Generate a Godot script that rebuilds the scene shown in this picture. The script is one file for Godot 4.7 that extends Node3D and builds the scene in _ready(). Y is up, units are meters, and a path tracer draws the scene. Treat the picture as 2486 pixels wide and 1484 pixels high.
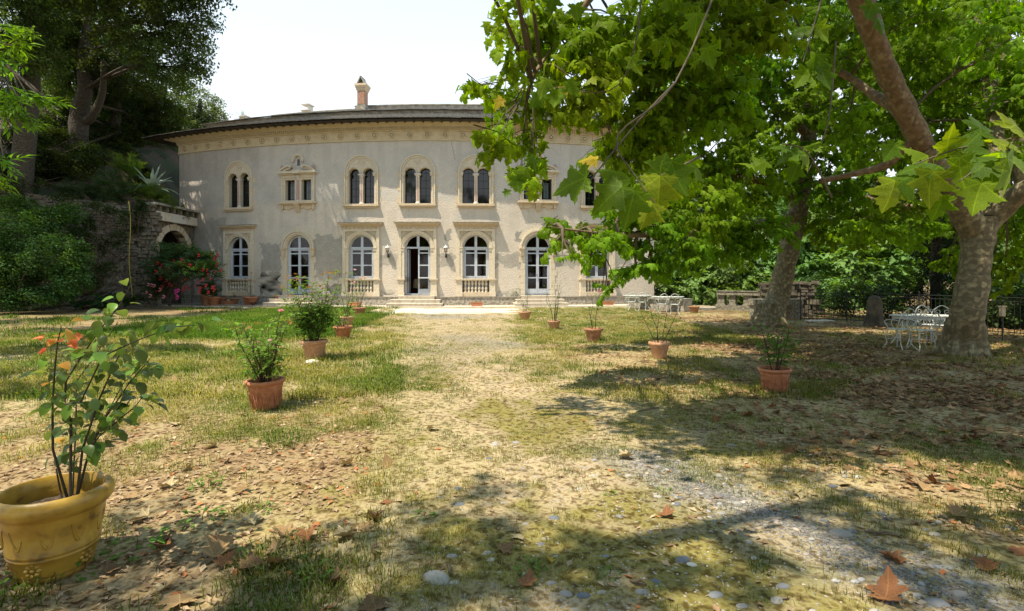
extends Node3D

const EYE := 1.6
const F := 1300.0
const CX := 1243.0
const HY := 676.0
const BC := Vector3(-4.65, 0.0, -73.35)   # centre of the arc that the villa's front follows
const BR := 42.31
const SUN := Vector3(0.36, -1.0, -0.26)
var used := {}
var M := {}
var rng := RandomNumberGenerator.new()
var nz := FastNoiseLite.new()
var nz2 := FastNoiseLite.new()
var tree_mesh := {}

# ---------------------------------------------------------------- mesh building
class MB:
	var v := PackedVector3Array()
	var n := PackedVector3Array()
	var c := PackedColorArray()
	var uv := PackedVector2Array()
	var col := Color(1, 1, 1)
	func tri(a: Vector3, b: Vector3, d: Vector3, na: Vector3, nb: Vector3, nd: Vector3, ua := Vector2.ZERO, ub := Vector2.ZERO, ud := Vector2.ZERO) -> void:
		var g := (d - a).cross(b - a)
		if g.dot(na + nb + nd) < 0.0:
			v.append(a); v.append(d); v.append(b)
			n.append(na); n.append(nd); n.append(nb)
			uv.append(ua); uv.append(ud); uv.append(ub)
		else:
			v.append(a); v.append(b); v.append(d)
			n.append(na); n.append(nb); n.append(nd)
			uv.append(ua); uv.append(ub); uv.append(ud)
		c.append(col); c.append(col); c.append(col)
	func flat(a: Vector3, b: Vector3, d: Vector3) -> void:   # shown from the side it is wound clockwise on
		var g := (d - a).cross(b - a).normalized()
		tri(a, b, d, g, g, g)
	func leaf3(a: Vector3, b: Vector3, d: Vector3, ua := Vector2.ZERO, ub := Vector2.ZERO, ud := Vector2.ZERO) -> void:
		var g := (d - a).cross(b - a).normalized()
		if g.y < 0: g = -g
		tri(a, b, d, g, g, g, ua, ub, ud)
	func quad(a: Vector3, b: Vector3, d: Vector3, e: Vector3, nn: Vector3) -> void:
		tri(a, b, d, nn, nn, nn); tri(a, d, e, nn, nn, nn)
	func box(at: Vector3, size: Vector3, bas := Basis.IDENTITY) -> void:
		var h := size * 0.5
		for ax in 3:
			for sg in [-1.0, 1.0]:
				var nn := Vector3.ZERO; nn[ax] = sg
				var p := Vector3.ZERO; p[(ax + 1) % 3] = h[(ax + 1) % 3]
				var q := Vector3.ZERO; q[(ax + 2) % 3] = h[(ax + 2) % 3]
				var o := Vector3.ZERO; o[ax] = sg * h[ax]
				quad(at + bas * (o - p - q), at + bas * (o + p - q), at + bas * (o + p + q), at + bas * (o - p + q), bas * nn)
	func bar(s0: float, s1: float, y0: float, y1: float, n0: float, n1: float, step := 0.7) -> void:   # a box along s, cut so that it can bend
		var k := maxi(1, int(ceil((s1 - s0) / step)))
		for i in k:
			var a := lerpf(s0, s1, float(i) / k)
			var b := lerpf(s0, s1, float(i + 1) / k)
			quad(Vector3(a, y0, n1), Vector3(b, y0, n1), Vector3(b, y1, n1), Vector3(a, y1, n1), Vector3(0, 0, 1))
			quad(Vector3(a, y1, n0), Vector3(b, y1, n0), Vector3(b, y1, n1), Vector3(a, y1, n1), Vector3(0, 1, 0))
			quad(Vector3(a, y0, n0), Vector3(b, y0, n0), Vector3(b, y0, n1), Vector3(a, y0, n1), Vector3(0, -1, 0))
		for e in [[s0, -1.0], [s1, 1.0]]:
			quad(Vector3(e[0], y0, n0), Vector3(e[0], y0, n1), Vector3(e[0], y1, n1), Vector3(e[0], y1, n0), Vector3(e[1], 0, 0))
	func ext(poly: PackedVector2Array, n0: float, n1: float, back := false) -> void:   # an outline in (s, y) given thickness
		var t := Geometry2D.triangulate_polygon(poly)
		for i in range(0, t.size(), 3):
			var a := poly[t[i]]; var b := poly[t[i + 1]]; var d := poly[t[i + 2]]
			tri(Vector3(a.x, a.y, n1), Vector3(b.x, b.y, n1), Vector3(d.x, d.y, n1), Vector3.BACK, Vector3.BACK, Vector3.BACK, a, b, d)
			if back: tri(Vector3(a.x, a.y, n0), Vector3(b.x, b.y, n0), Vector3(d.x, d.y, n0), Vector3.FORWARD, Vector3.FORWARD, Vector3.FORWARD)
		var cw := 1.0 if Geometry2D.is_polygon_clockwise(poly) else -1.0
		for i in poly.size():
			var a := poly[i]; var b := poly[(i + 1) % poly.size()]
			var e := (b - a).normalized() * cw
			quad(Vector3(a.x, a.y, n0), Vector3(b.x, b.y, n0), Vector3(b.x, b.y, n1), Vector3(a.x, a.y, n1), Vector3(-e.y, e.x, 0))
	func ring(sc: float, yc: float, r0: float, r1: float, n0: float, n1: float, a0 := 0.0, a1 := PI, k := 20) -> void:
		for i in k:
			var t0 := lerpf(a0, a1, float(i) / k); var t1 := lerpf(a0, a1, float(i + 1) / k)
			var d0 := Vector3(cos(t0), sin(t0), 0); var d1 := Vector3(cos(t1), sin(t1), 0)
			var o := Vector3(sc, yc, 0); var f := Vector3(0, 0, n1); var g := Vector3(0, 0, n0)
			quad(o + d0 * r0 + f, o + d0 * r1 + f, o + d1 * r1 + f, o + d1 * r0 + f, Vector3.BACK)
			tri(o + d0 * r1 + g, o + d0 * r1 + f, o + d1 * r1 + f, d0, d0, d1); tri(o + d0 * r1 + g, o + d1 * r1 + f, o + d1 * r1 + g, d0, d1, d1)
			tri(o + d0 * r0 + g, o + d0 * r0 + f, o + d1 * r0 + f, -d0, -d0, -d1); tri(o + d0 * r0 + g, o + d1 * r0 + f, o + d1 * r0 + g, -d0, -d1, -d1)
	func tube(pts: Array, rad: Array, k := 6, cap := true) -> void:
		var up := Vector3.UP
		var rows := []
		var m := pts.size()
		var len := 0.0
		for i in m:
			var d: Vector3 = (pts[mini(i + 1, m - 1)] - pts[maxi(i - 1, 0)]).normalized()
			if i == 0: up = d.cross(Vector3(0.31, 0.2, 0.93) if absf(d.y) > 0.5 else Vector3.UP).normalized()
			up = (up - d * up.dot(d)).normalized()
			var w := d.cross(up)
			if i: len += (pts[i] - pts[i - 1]).length()
			var row := []
			for j in k + 1:
				var a := TAU * j / k
				var nn := up * cos(a) + w * sin(a)
				row.append([pts[i] + nn * rad[i], nn, Vector2(float(j) / k, len)])
			rows.append(row)
		for i in m - 1:
			for j in k:
				var a = rows[i][j]; var b = rows[i][j + 1]; var d = rows[i + 1][j + 1]; var e = rows[i + 1][j]
				tri(a[0], b[0], d[0], a[1], b[1], d[1], a[2], b[2], d[2]); tri(a[0], d[0], e[0], a[1], d[1], e[1], a[2], d[2], e[2])
		if cap:
			for z in [0, m - 1]:
				var nn: Vector3 = (pts[z] - pts[1 if z == 0 else m - 2]).normalized()
				for j in k: tri(pts[z], rows[z][j][0], rows[z][j + 1][0], nn, nn, nn)
	func lathe(prof: Array, k := 16, at := Vector3.ZERO, crease := 0.7) -> void:   # prof: Vector2(radius, height) from bottom to top, outside to the right
		for i in prof.size() - 1:
			var p: Vector2 = prof[i]; var q: Vector2 = prof[i + 1]
			var fn := Vector2(q.y - p.y, p.x - q.x).normalized()
			var np := fn; var nq := fn
			if i > 0:
				var o: Vector2 = prof[i - 1]
				var g := Vector2(p.y - o.y, o.x - p.x).normalized()
				if g.dot(fn) > crease: np = (g + fn).normalized()
			if i < prof.size() - 2:
				var o: Vector2 = prof[i + 2]
				var g := Vector2(o.y - q.y, q.x - o.x).normalized()
				if g.dot(fn) > crease: nq = (g + fn).normalized()
			for j in k:
				var a := TAU * j / k; var b := TAU * (j + 1) / k
				var ca := Vector3(cos(a), 0, sin(a)); var cb := Vector3(cos(b), 0, sin(b))
				var y := Vector3.UP
				var A := at + ca * p.x + y * p.y; var B2 := at + cb * p.x + y * p.y
				var C := at + cb * q.x + y * q.y; var D := at + ca * q.x + y * q.y
				tri(A, B2, C, ca * np.x + y * np.y, cb * np.x + y * np.y, cb * nq.x + y * nq.y)
				tri(A, C, D, ca * np.x + y * np.y, cb * nq.x + y * nq.y, ca * nq.x + y * nq.y)
	func blob(at: Vector3, r: Vector3, k := 8, m := 5, noise: FastNoiseLite = null, amp := 0.0, seed := 0.0) -> void:
		var g := []
		for i in m + 1:
			var row := []
			for j in k:
				var th := PI * i / m; var ph := TAU * j / k
				var d := Vector3(sin(th) * cos(ph), cos(th), sin(th) * sin(ph))
				var s := 1.0
				if noise: s += amp * noise.get_noise_3d(d.x * 1.3 + seed, d.y * 1.3, d.z * 1.3 + seed)
				row.append([at + d * r * s, (d / r).normalized()])
			g.append(row)
		for i in m:
			for j in k:
				var a = g[i][j]; var b = g[i][(j + 1) % k]; var d = g[i + 1][(j + 1) % k]; var e = g[i + 1][j]
				if i > 0: tri(a[0], b[0], d[0], a[1], b[1], d[1])
				if i < m - 1: tri(a[0], d[0], e[0], a[1], d[1], e[1])
	func add(o: MB, x: Transform3D) -> void:
		for i in o.v.size():
			v.append(x * o.v[i]); n.append((x.basis * o.n[i]).normalized()); uv.append(o.uv[i]); c.append(o.c[i] * col)
	func mesh(colored := false) -> ArrayMesh:
		var a := []
		a.resize(Mesh.ARRAY_MAX)
		a[Mesh.ARRAY_VERTEX] = v; a[Mesh.ARRAY_NORMAL] = n; a[Mesh.ARRAY_TEX_UV] = uv
		if colored: a[Mesh.ARRAY_COLOR] = c
		var m := ArrayMesh.new()
		if v.size(): m.add_surface_from_arrays(Mesh.PRIMITIVE_TRIANGLES, a)
		return m
	func bend(ctr: Vector3, R: float) -> MB:   # (s, y, n) to the arc
		for i in v.size():
			var a := v[i].x / R
			var N := Vector3(sin(a), 0, cos(a)); var T := Vector3(cos(a), 0, -sin(a))
			v[i] = ctr + N * (R + v[i].z) + Vector3(0, v[i].y, 0)
			n[i] = T * n[i].x + Vector3(0, n[i].y, 0) + N * n[i].z
		return self
	func smooth(r := 0.001) -> MB:   # shared normals where corners meet
		var sum := {}
		for i in v.size():
			var k := Vector3i((v[i] / r).round())
			sum[k] = sum.get(k, Vector3.ZERO) + n[i]
		for i in v.size():
			n[i] = sum[Vector3i((v[i] / r).round())].normalized()
		return self

# ---------------------------------------------------------------- places
func P(u: float, w: float, z: float) -> Vector3:
	return Vector3((u - CX) / F * z, EYE - (w - HY) / F * z, -z)
func G(u: float, w: float, y := 0.0) -> Vector3:
	var z := (EYE - y) * F / (w - HY)
	return Vector3((u - CX) / F * z, y, -z)
func W(s: float, y: float, n: float) -> Vector3:
	var a := s / BR
	return BC + Vector3(sin(a), 0, cos(a)) * (BR + n) + Vector3(0, y, 0)
func R(a: float, b: float) -> float:
	return rng.randf_range(a, b)
func dirn() -> Vector3:
	var z := R(-1, 1); var a := R(0, TAU); var q := sqrt(1 - z * z)
	return Vector3(q * cos(a), z, q * sin(a))

# ---------------------------------------------------------------- things and parts
func numbered(called: String) -> String:
	var k: int = used.get(called, 0)
	used[called] = k + 1
	return called if k == 0 else "%s_%03d" % [called, k]
func tag(o: Node3D, label := "", category := "", group := "", kind := "") -> Node3D:
	if label: o.set_meta("label", label)
	if category: o.set_meta("category", category)
	if group: o.set_meta("group", group)
	if kind: o.set_meta("kind", kind)
	return o
func thing(called: String, label: String, category: String, at := Vector3.ZERO, turn := 0.0, group := "") -> Node3D:
	var o := Node3D.new()
	o.name = numbered(called); add_child(o, true)
	o.position = at; o.rotation.y = turn
	return tag(o, label, category, group)
func part(parent: Node, called: String, b, m: Material, colored := false) -> MeshInstance3D:
	var o := MeshInstance3D.new()
	o.mesh = b.mesh(colored) if b is MB else b
	o.name = numbered(called) if parent == self else called
	o.material_override = m
	parent.add_child(o, true)
	return o
func fpart(parent: Node, called: String, b: MB, m: Material) -> MeshInstance3D:   # a piece of the villa's bent front
	return part(parent, called, b.bend(BC, BR), m)
func many(parent: Node, called: String, mesh: Mesh, m: Material, buf: PackedFloat32Array) -> MultiMeshInstance3D:
	var mm := MultiMesh.new()
	mm.transform_format = MultiMesh.TRANSFORM_3D
	mm.use_colors = true
	mm.mesh = mesh
	mm.instance_count = buf.size() / 16
	mm.buffer = buf
	var o := MultiMeshInstance3D.new()
	o.multimesh = mm; o.name = numbered(called) if parent == self else called
	o.material_override = m
	parent.add_child(o, true)
	o.set_meta("kind", "stuff")
	return o
func put(buf: PackedFloat32Array, b: Basis, o: Vector3, c: Color) -> void:
	buf.append_array(PackedFloat32Array([b.x.x, b.y.x, b.z.x, o.x, b.x.y, b.y.y, b.z.y, o.y, b.x.z, b.y.z, b.z.z, o.z, c.r, c.g, c.b, 1.0]))

# ---------------------------------------------------------------- materials
func S(r: float, g: float, b: float) -> Color:   # a real-world (linear) colour as the sRGB that materials take
	return Color(r, g, b).linear_to_srgb()
func ntex(freq: float, cols: Array, offs: Array, kind := FastNoiseLite.TYPE_SIMPLEX_SMOOTH, size := 512, oct := 4, seed := 1, hard := false) -> NoiseTexture2D:
	var t := NoiseTexture2D.new()
	var q := FastNoiseLite.new()
	q.noise_type = kind; q.frequency = freq; q.fractal_octaves = oct; q.seed = seed
	if kind == FastNoiseLite.TYPE_CELLULAR: q.cellular_return_type = FastNoiseLite.RETURN_DISTANCE2_SUB
	t.noise = q; t.width = size; t.height = size; t.seamless = true
	if cols:
		var g := Gradient.new()
		g.colors = PackedColorArray(cols); g.offsets = PackedFloat32Array(offs)
		if hard: g.interpolation_mode = Gradient.GRADIENT_INTERPOLATE_CONSTANT
		t.color_ramp = g
	return t
func flakes(cols: Array, seed: int) -> NoiseTexture2D:   # the patches that plane bark sheds in
	var t := ntex(0.022, cols, [0.0, 0.2, 0.42, 0.55, 0.74, 0.88], FastNoiseLite.TYPE_CELLULAR, 512, 1, seed, true)
	var q: FastNoiseLite = t.noise
	q.fractal_type = FastNoiseLite.FRACTAL_NONE
	q.cellular_return_type = FastNoiseLite.RETURN_CELL_VALUE
	q.domain_warp_enabled = true; q.domain_warp_amplitude = 26.0; q.domain_warp_frequency = 0.03; q.domain_warp_fractal_octaves = 3
	t.seamless_blend_skirt = 0.05
	return t
func mat(c: Color, rough := 0.8, metal := 0.0) -> StandardMaterial3D:
	var m := StandardMaterial3D.new()
	m.albedo_color = c; m.roughness = rough; m.metallic = metal
	return m
func tri_mat(tex: Texture2D, scale: float, rough := 0.9, bump: Texture2D = null, cm := 1.0, world := true) -> StandardMaterial3D:
	var m := mat(Color.WHITE, rough)
	m.albedo_texture = tex
	m.uv1_triplanar = true; m.uv1_world_triplanar = world
	m.uv1_scale = Vector3.ONE * scale
	if bump:
		m.heightmap_enabled = true; m.heightmap_texture = bump; m.heightmap_scale = cm
	return m
func leaf_mat(back: Color, rough := 0.45, tex: Texture2D = null) -> StandardMaterial3D:
	var m := mat(Color.WHITE, rough)
	m.vertex_color_use_as_albedo = true
	m.backlight_enabled = true; m.backlight = back
	m.cull_mode = BaseMaterial3D.CULL_DISABLED
	m.metallic_specular = 0.22
	if tex: m.albedo_texture = tex
	return m
func vein_texture() -> ImageTexture:   # print of a plane leaf's veins: paler ribs on a mottled blade
	var im := Image.create(192, 192, false, Image.FORMAT_RGB8)
	var ribs := []
	for e in [[0.0, 0.98], [0.6, 0.42], [-0.6, 0.42], [0.43, -0.02], [-0.43, -0.02]]:
		ribs.append([Vector2(0, 0.02), Vector2(e[0], e[1]), 0.016])
		for k in [0.35, 0.5, 0.65, 0.8]:
			var o := Vector2(0, 0.02).lerp(Vector2(e[0], e[1]), k)
			var d := (Vector2(e[0], e[1]) - Vector2(0, 0.02)).normalized()
			for sg in [-1, 1]: ribs.append([o, o + d.rotated(sg * 0.75) * 0.2 * (1.1 - k), 0.007])
	for y in 192:
		for x in 192:
			var p := Vector2(x / 192.0 * 1.4 - 0.7, y / 192.0 * 1.2 - 0.15)
			var best := 0.0
			for r in ribs:
				var q := Geometry2D.get_closest_point_to_segment(p, r[0], r[1])
				best = maxf(best, clampf(1.6 - p.distance_to(q) / r[2], 0, 1) * (1.0 if r[2] > 0.01 else 0.5))
			var m := 0.8 + 0.14 * nz.get_noise_2d(x * 3.0, y * 3.0)
			im.set_pixel(x, y, Color(m, m, m).lerp(Color(1, 1, 0.93), best * 0.75))
	return ImageTexture.create_from_image(im)

func make_materials() -> void:
	var grain := ntex(0.03, [], [], FastNoiseLite.TYPE_SIMPLEX_SMOOTH, 256, 5, 5)
	var rocky := ntex(0.022, [], [], FastNoiseLite.TYPE_SIMPLEX, 256, 5, 9)
	M.stone = tri_mat(ntex(0.02, [S(0.52, 0.44, 0.32), S(0.58, 0.50, 0.38), S(0.61, 0.54, 0.42), S(0.55, 0.44, 0.31)], [0.2, 0.45, 0.6, 0.85], FastNoiseLite.TYPE_SIMPLEX_SMOOTH, 512, 5, 3), 0.45, 0.85, grain, 0.6)
	M.stone_warm = tri_mat(ntex(0.015, [S(0.50, 0.39, 0.25), S(0.57, 0.46, 0.32), S(0.55, 0.46, 0.34)], [0.2, 0.5, 0.8], FastNoiseLite.TYPE_SIMPLEX_SMOOTH, 512, 5, 6), 0.6, 0.85, grain, 0.6)
	M.step = tri_mat(ntex(0.012, [S(0.48, 0.41, 0.31), S(0.62, 0.56, 0.47), S(0.55, 0.45, 0.36)], [0.2, 0.55, 0.85], FastNoiseLite.TYPE_SIMPLEX_SMOOTH, 512, 5, 13), 0.5, 0.8, grain, 0.5)
	M.plinth = tri_mat(ntex(0.02, [S(0.17, 0.155, 0.13), S(0.30, 0.27, 0.22), S(0.38, 0.34, 0.28)], [0.2, 0.5, 0.8], FastNoiseLite.TYPE_SIMPLEX_SMOOTH, 512, 5, 23), 0.5, 0.9, rocky, 2.0)
	M.cornice = tri_mat(ntex(0.012, [S(0.49, 0.40, 0.25), S(0.54, 0.45, 0.29), S(0.58, 0.49, 0.34)], [0.2, 0.5, 0.85], FastNoiseLite.TYPE_SIMPLEX_SMOOTH, 512, 5, 4), 0.4, 0.9, grain, 0.5)
	M.pink = tri_mat(ntex(0.06, [S(0.32, 0.19, 0.16), S(0.43, 0.27, 0.24), S(0.48, 0.34, 0.31)], [0.2, 0.5, 0.8], FastNoiseLite.TYPE_SIMPLEX_SMOOTH, 256, 4, 8), 1.2, 0.6)
	M.marble = mat(S(0.60, 0.56, 0.50), 0.6)
	M.frame = tri_mat(ntex(0.03, [S(0.43, 0.46, 0.52), S(0.50, 0.53, 0.585)], [0.3, 0.7], FastNoiseLite.TYPE_SIMPLEX_SMOOTH, 256, 3, 8), 0.6, 0.5)
	M.lead = mat(S(0.012, 0.012, 0.013), 0.5)
	M.glass = mat(Color(0.03, 0.035, 0.035, 0.12), 0.05); M.glass.transparency = BaseMaterial3D.TRANSPARENCY_ALPHA
	M.dark_glass = mat(Color(0.02, 0.025, 0.022), 0.06); M.dark_glass.metallic_specular = 0.55
	M.dark_wood = mat(S(0.035, 0.028, 0.022), 0.7)
	M.slate = tri_mat(ntex(0.03, [S(0.08, 0.08, 0.085), S(0.17, 0.165, 0.16), S(0.33, 0.31, 0.275), S(0.36, 0.29, 0.18)], [0.15, 0.4, 0.62, 0.9], FastNoiseLite.TYPE_SIMPLEX_SMOOTH, 512, 5, 12), 0.5, 0.75, rocky, 1.0)
	M.mortar = tri_mat(ntex(0.02, [S(0.18, 0.17, 0.14), S(0.34, 0.31, 0.26)], [0.3, 0.7], FastNoiseLite.TYPE_SIMPLEX_SMOOTH, 256, 5, 14), 0.5, 0.9, rocky, 1.5)
	M.brick = tri_mat(ntex(0.04, [S(0.30, 0.15, 0.10), S(0.42, 0.24, 0.17), S(0.46, 0.33, 0.25)], [0.2, 0.5, 0.8], FastNoiseLite.TYPE_SIMPLEX_SMOOTH, 256, 4, 15), 0.8, 0.9, grain, 0.6)
	M.rubble = tri_mat(ntex(0.02, [S(0.045, 0.039, 0.03), S(0.115, 0.098, 0.072), S(0.20, 0.172, 0.125), S(0.16, 0.105, 0.05)], [0.15, 0.4, 0.65, 0.9], FastNoiseLite.TYPE_SIMPLEX_SMOOTH, 512, 5, 17), 0.45, 0.95, rocky, 3.0)
	M.rubble_dark = tri_mat(ntex(0.02, [S(0.04, 0.035, 0.028), S(0.10, 0.085, 0.06), S(0.15, 0.13, 0.09)], [0.2, 0.5, 0.85], FastNoiseLite.TYPE_SIMPLEX_SMOOTH, 256, 5, 37), 0.5, 0.95, rocky, 3.0)
	M.old_stone = tri_mat(ntex(0.03, [S(0.08, 0.075, 0.055), S(0.20, 0.18, 0.135), S(0.30, 0.27, 0.20)], [0.2, 0.5, 0.85], FastNoiseLite.TYPE_SIMPLEX_SMOOTH, 512, 5, 27), 0.6, 0.95, rocky, 2.0)
	M.terracotta = tri_mat(ntex(0.02, [S(0.33, 0.125, 0.055), S(0.42, 0.17, 0.08), S(0.50, 0.24, 0.13)], [0.2, 0.55, 0.88], FastNoiseLite.TYPE_SIMPLEX_SMOOTH, 512, 5, 18), 1.1, 0.75, grain, 0.25)
	M.terracotta_old = tri_mat(ntex(0.014, [S(0.20, 0.10, 0.05), S(0.34, 0.15, 0.075), S(0.42, 0.21, 0.115), S(0.52, 0.37, 0.27)], [0.15, 0.38, 0.6, 0.82], FastNoiseLite.TYPE_SIMPLEX_SMOOTH, 512, 6, 29), 1.4, 0.85, grain, 0.3)
	M.terracotta_pale = tri_mat(ntex(0.02, [S(0.40, 0.20, 0.10), S(0.50, 0.28, 0.16), S(0.56, 0.38, 0.25)], [0.2, 0.55, 0.88], FastNoiseLite.TYPE_SIMPLEX_SMOOTH, 512, 5, 19), 1.1, 0.8, grain, 0.25)
	M.ochre = tri_mat(ntex(0.018, [S(0.12, 0.07, 0.02), S(0.34, 0.20, 0.028), S(0.40, 0.25, 0.033), S(0.46, 0.31, 0.06)], [0.16, 0.34, 0.58, 0.9], FastNoiseLite.TYPE_SIMPLEX_SMOOTH, 512, 6, 20), 0.9, 0.36, grain, 0.5)
	M.soil = tri_mat(ntex(0.05, [S(0.02, 0.013, 0.008), S(0.06, 0.038, 0.022), S(0.15, 0.105, 0.065)], [0.3, 0.6, 0.9], FastNoiseLite.TYPE_SIMPLEX, 256, 5, 21), 2.0, 1.0, rocky, 1.5)
	M.bark_plane = tri_mat(flakes([S(0.10, 0.082, 0.043), S(0.115, 0.095, 0.05), S(0.235, 0.195, 0.105), S(0.13, 0.11, 0.058), S(0.29, 0.245, 0.135), S(0.12, 0.095, 0.05)], 22), 1.5, 0.85, grain, 0.5)
	M.bark_limb = tri_mat(flakes([S(0.13, 0.09, 0.05), S(0.20, 0.13, 0.07), S(0.26, 0.19, 0.11), S(0.17, 0.11, 0.055), S(0.30, 0.24, 0.14), S(0.12, 0.085, 0.045)], 24), 1.7, 0.85, grain, 0.5)
	M.bark_dark = tri_mat(ntex(0.03, [S(0.03, 0.025, 0.018), S(0.08, 0.065, 0.045)], [0.3, 0.7], FastNoiseLite.TYPE_SIMPLEX, 256, 5, 25), 1.0, 0.95, rocky, 2.5)
	M.twig = mat(S(0.10, 0.075, 0.045), 0.85)
	M.rose_stem = mat(S(0.04, 0.032, 0.016), 0.8)
	M.iron = mat(S(0.012, 0.014, 0.013), 0.55)
	M.white_iron = mat(S(0.55, 0.57, 0.53), 0.45)
	M.hose = mat(S(0.45, 0.36, 0.05), 0.5)
	M.leaf = leaf_mat(Color(1, 1, 0.42), 0.5)
	M.plane_leaf = leaf_mat(Color(1.12, 1.12, 0.3), 0.5, vein_texture())
	M.dry = leaf_mat(Color(0.55, 0.5, 0.4), 0.85)
	M.petal = leaf_mat(Color(0.7, 0.6, 0.6), 0.6)
	M.grass = leaf_mat(Color(0.95, 1, 0.5), 0.6)
	M.tint = mat(Color.WHITE, 0.9); M.tint.vertex_color_use_as_albedo = true
	M.pebble = mat(Color.WHITE, 0.95); M.pebble.metallic_specular = 0.2; M.pebble.vertex_color_use_as_albedo = true
	M.red_wall = mat(S(0.10, 0.022, 0.015), 0.9)
	M.room = mat(S(0.07, 0.055, 0.04), 0.9)
	M.lampshade = mat(S(0.55, 0.42, 0.22), 0.9)

# ---------------------------------------------------------------- the villa
const S0 := -17.28
const S1 := 13.71
func plaster() -> StandardMaterial3D:
	var w := 1536; var h := 512
	var im := Image.create(w, h, false, Image.FORMAT_RGB8)
	var hm := Image.create(w, h, false, Image.FORMAT_L8)
	# s0, s1, y0, y1, kind (0 grey cement, 1 bare masonry, 2 pale, 3 stone-coloured blocks), strength
	var patches := [[-10.75, -9.25, 2.0, 3.7, 0, 0.8], [-7.2, -5.2, 1.5, 4.1, 0, 0.75], [-17.3, -13.3, 2.6, 5.3, 0, 0.7], [-3.0, -1.95, 2.3, 3.0, 0, 0.6], [-2.75, -2.35, 2.85, 3.25, 0, 0.9], [0.33, 1.35, 2.25, 3.0, 0, 0.75], [0.78, 1.08, 3.9, 4.35, 0, 1.0], [4.88, 5.2, 3.85, 4.25, 0, 1.0], [3.7, 5.2, 2.25, 3.05, 0, 0.75], [7.2, 8.8, 2.3, 3.1, 0, 0.7],
		[-10.9, -9.2, 0.55, 1.95, 1, 1.0], [-15.5, -13.4, 0.5, 1.75, 1, 0.9], [-6.4, -5.3, 0.55, 1.3, 1, 0.9], [-17.3, -15.8, 0.3, 2.6, 1, 0.6], [-2.9, -2.1, 0.55, 0.85, 1, 0.8], [4.0, 5.2, 0.5, 0.75, 1, 0.7],
		[-13.0, -11.5, 5.2, 5.7, 2, 0.5], [1.2, 3.9, 4.9, 5.4, 2, 0.35], [-5.5, -2.8, 4.9, 5.5, 2, 0.35]]
	for y in h:
		var wy := (1.0 - (y + 0.5) / h) * 10.8
		for x in w:
			var s := -17.4 + (x + 0.5) / w * 31.4
			var a := nz.get_noise_2d(s * 9.0, wy * 9.0)
			var b := nz2.get_noise_2d(s * 170.0, wy * 170.0)
			var d := nz.get_noise_2d(s * 38.0 + 400, wy * 38.0)
			var low := smoothstep(6.15, 6.0, wy + 0.12 * a + 0.05 * d)
			var c := Vector3(0.505, 0.465, 0.412).lerp(Vector3(0.565, 0.50, 0.42), low)
			c *= 1.0 + 0.08 * a + 0.06 * d + 0.1 * b
			c = c.lerp(Vector3(0.47, 0.40, 0.30), clampf((a - 0.3) * 0.8, 0, 0.25))
			c = c.lerp(c * Vector3(0.82, 0.82, 0.84), smoothstep(-8.0, -15.0, s + a * 3.0))   # the weathered end by the bank
			var run := nz2.get_noise_2d(s * 26.0, wy * 1.2)
			var under := maxf(smoothstep(1.6, 0.0, absf(wy - 9.0)), smoothstep(1.3, 0.1, absf(wy - 5.1)))
			c *= 1.0 - clampf(run * 0.35, 0.0, 0.08) * under
			var hh := 0.5 + 0.3 * b + 0.1 * d
			for q in patches:
				if s < q[0] - 0.5 or s > q[1] + 0.5 or wy < q[2] - 0.5 or wy > q[3] + 0.5: continue
				var e: float = minf(minf(s - q[0], q[1] - s), minf(wy - q[2], q[3] - wy)) + 0.28 * d + 0.2 * a
				var k: float = smoothstep(-0.02, 0.05, e) * q[5]
				if q[4] == 0: c = c.lerp(Vector3(0.29, 0.272, 0.24) * (1.0 + 0.2 * d + 0.12 * b), k)
				elif q[4] == 2: c = c.lerp(Vector3(0.47, 0.44, 0.38), k)
				else:
					var st := nz2.get_noise_2d(s * 13.0, wy * 34.0)
					k = smoothstep(0.0, 0.08, e + 0.25 * st)  * q[5]
					c = c.lerp(Vector3(0.33, 0.30, 0.25) * (0.75 + 0.9 * st), k)
					hh = lerpf(hh, 0.25 + 0.6 * st, k)
			im.set_pixel(x, y, Color(clampf(c.x, 0, 1), clampf(c.y, 0, 1), clampf(c.z, 0, 1)).linear_to_srgb())
			hm.set_pixel(x, y, Color(hh, hh, hh))
	var m := mat(Color.WHITE, 0.95)
	m.albedo_texture = ImageTexture.create_from_image(im)
	m.heightmap_enabled = true; m.heightmap_texture = ImageTexture.create_from_image(hm); m.heightmap_scale = 2.2
	m.metallic_specular = 0.2
	return m

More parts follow.
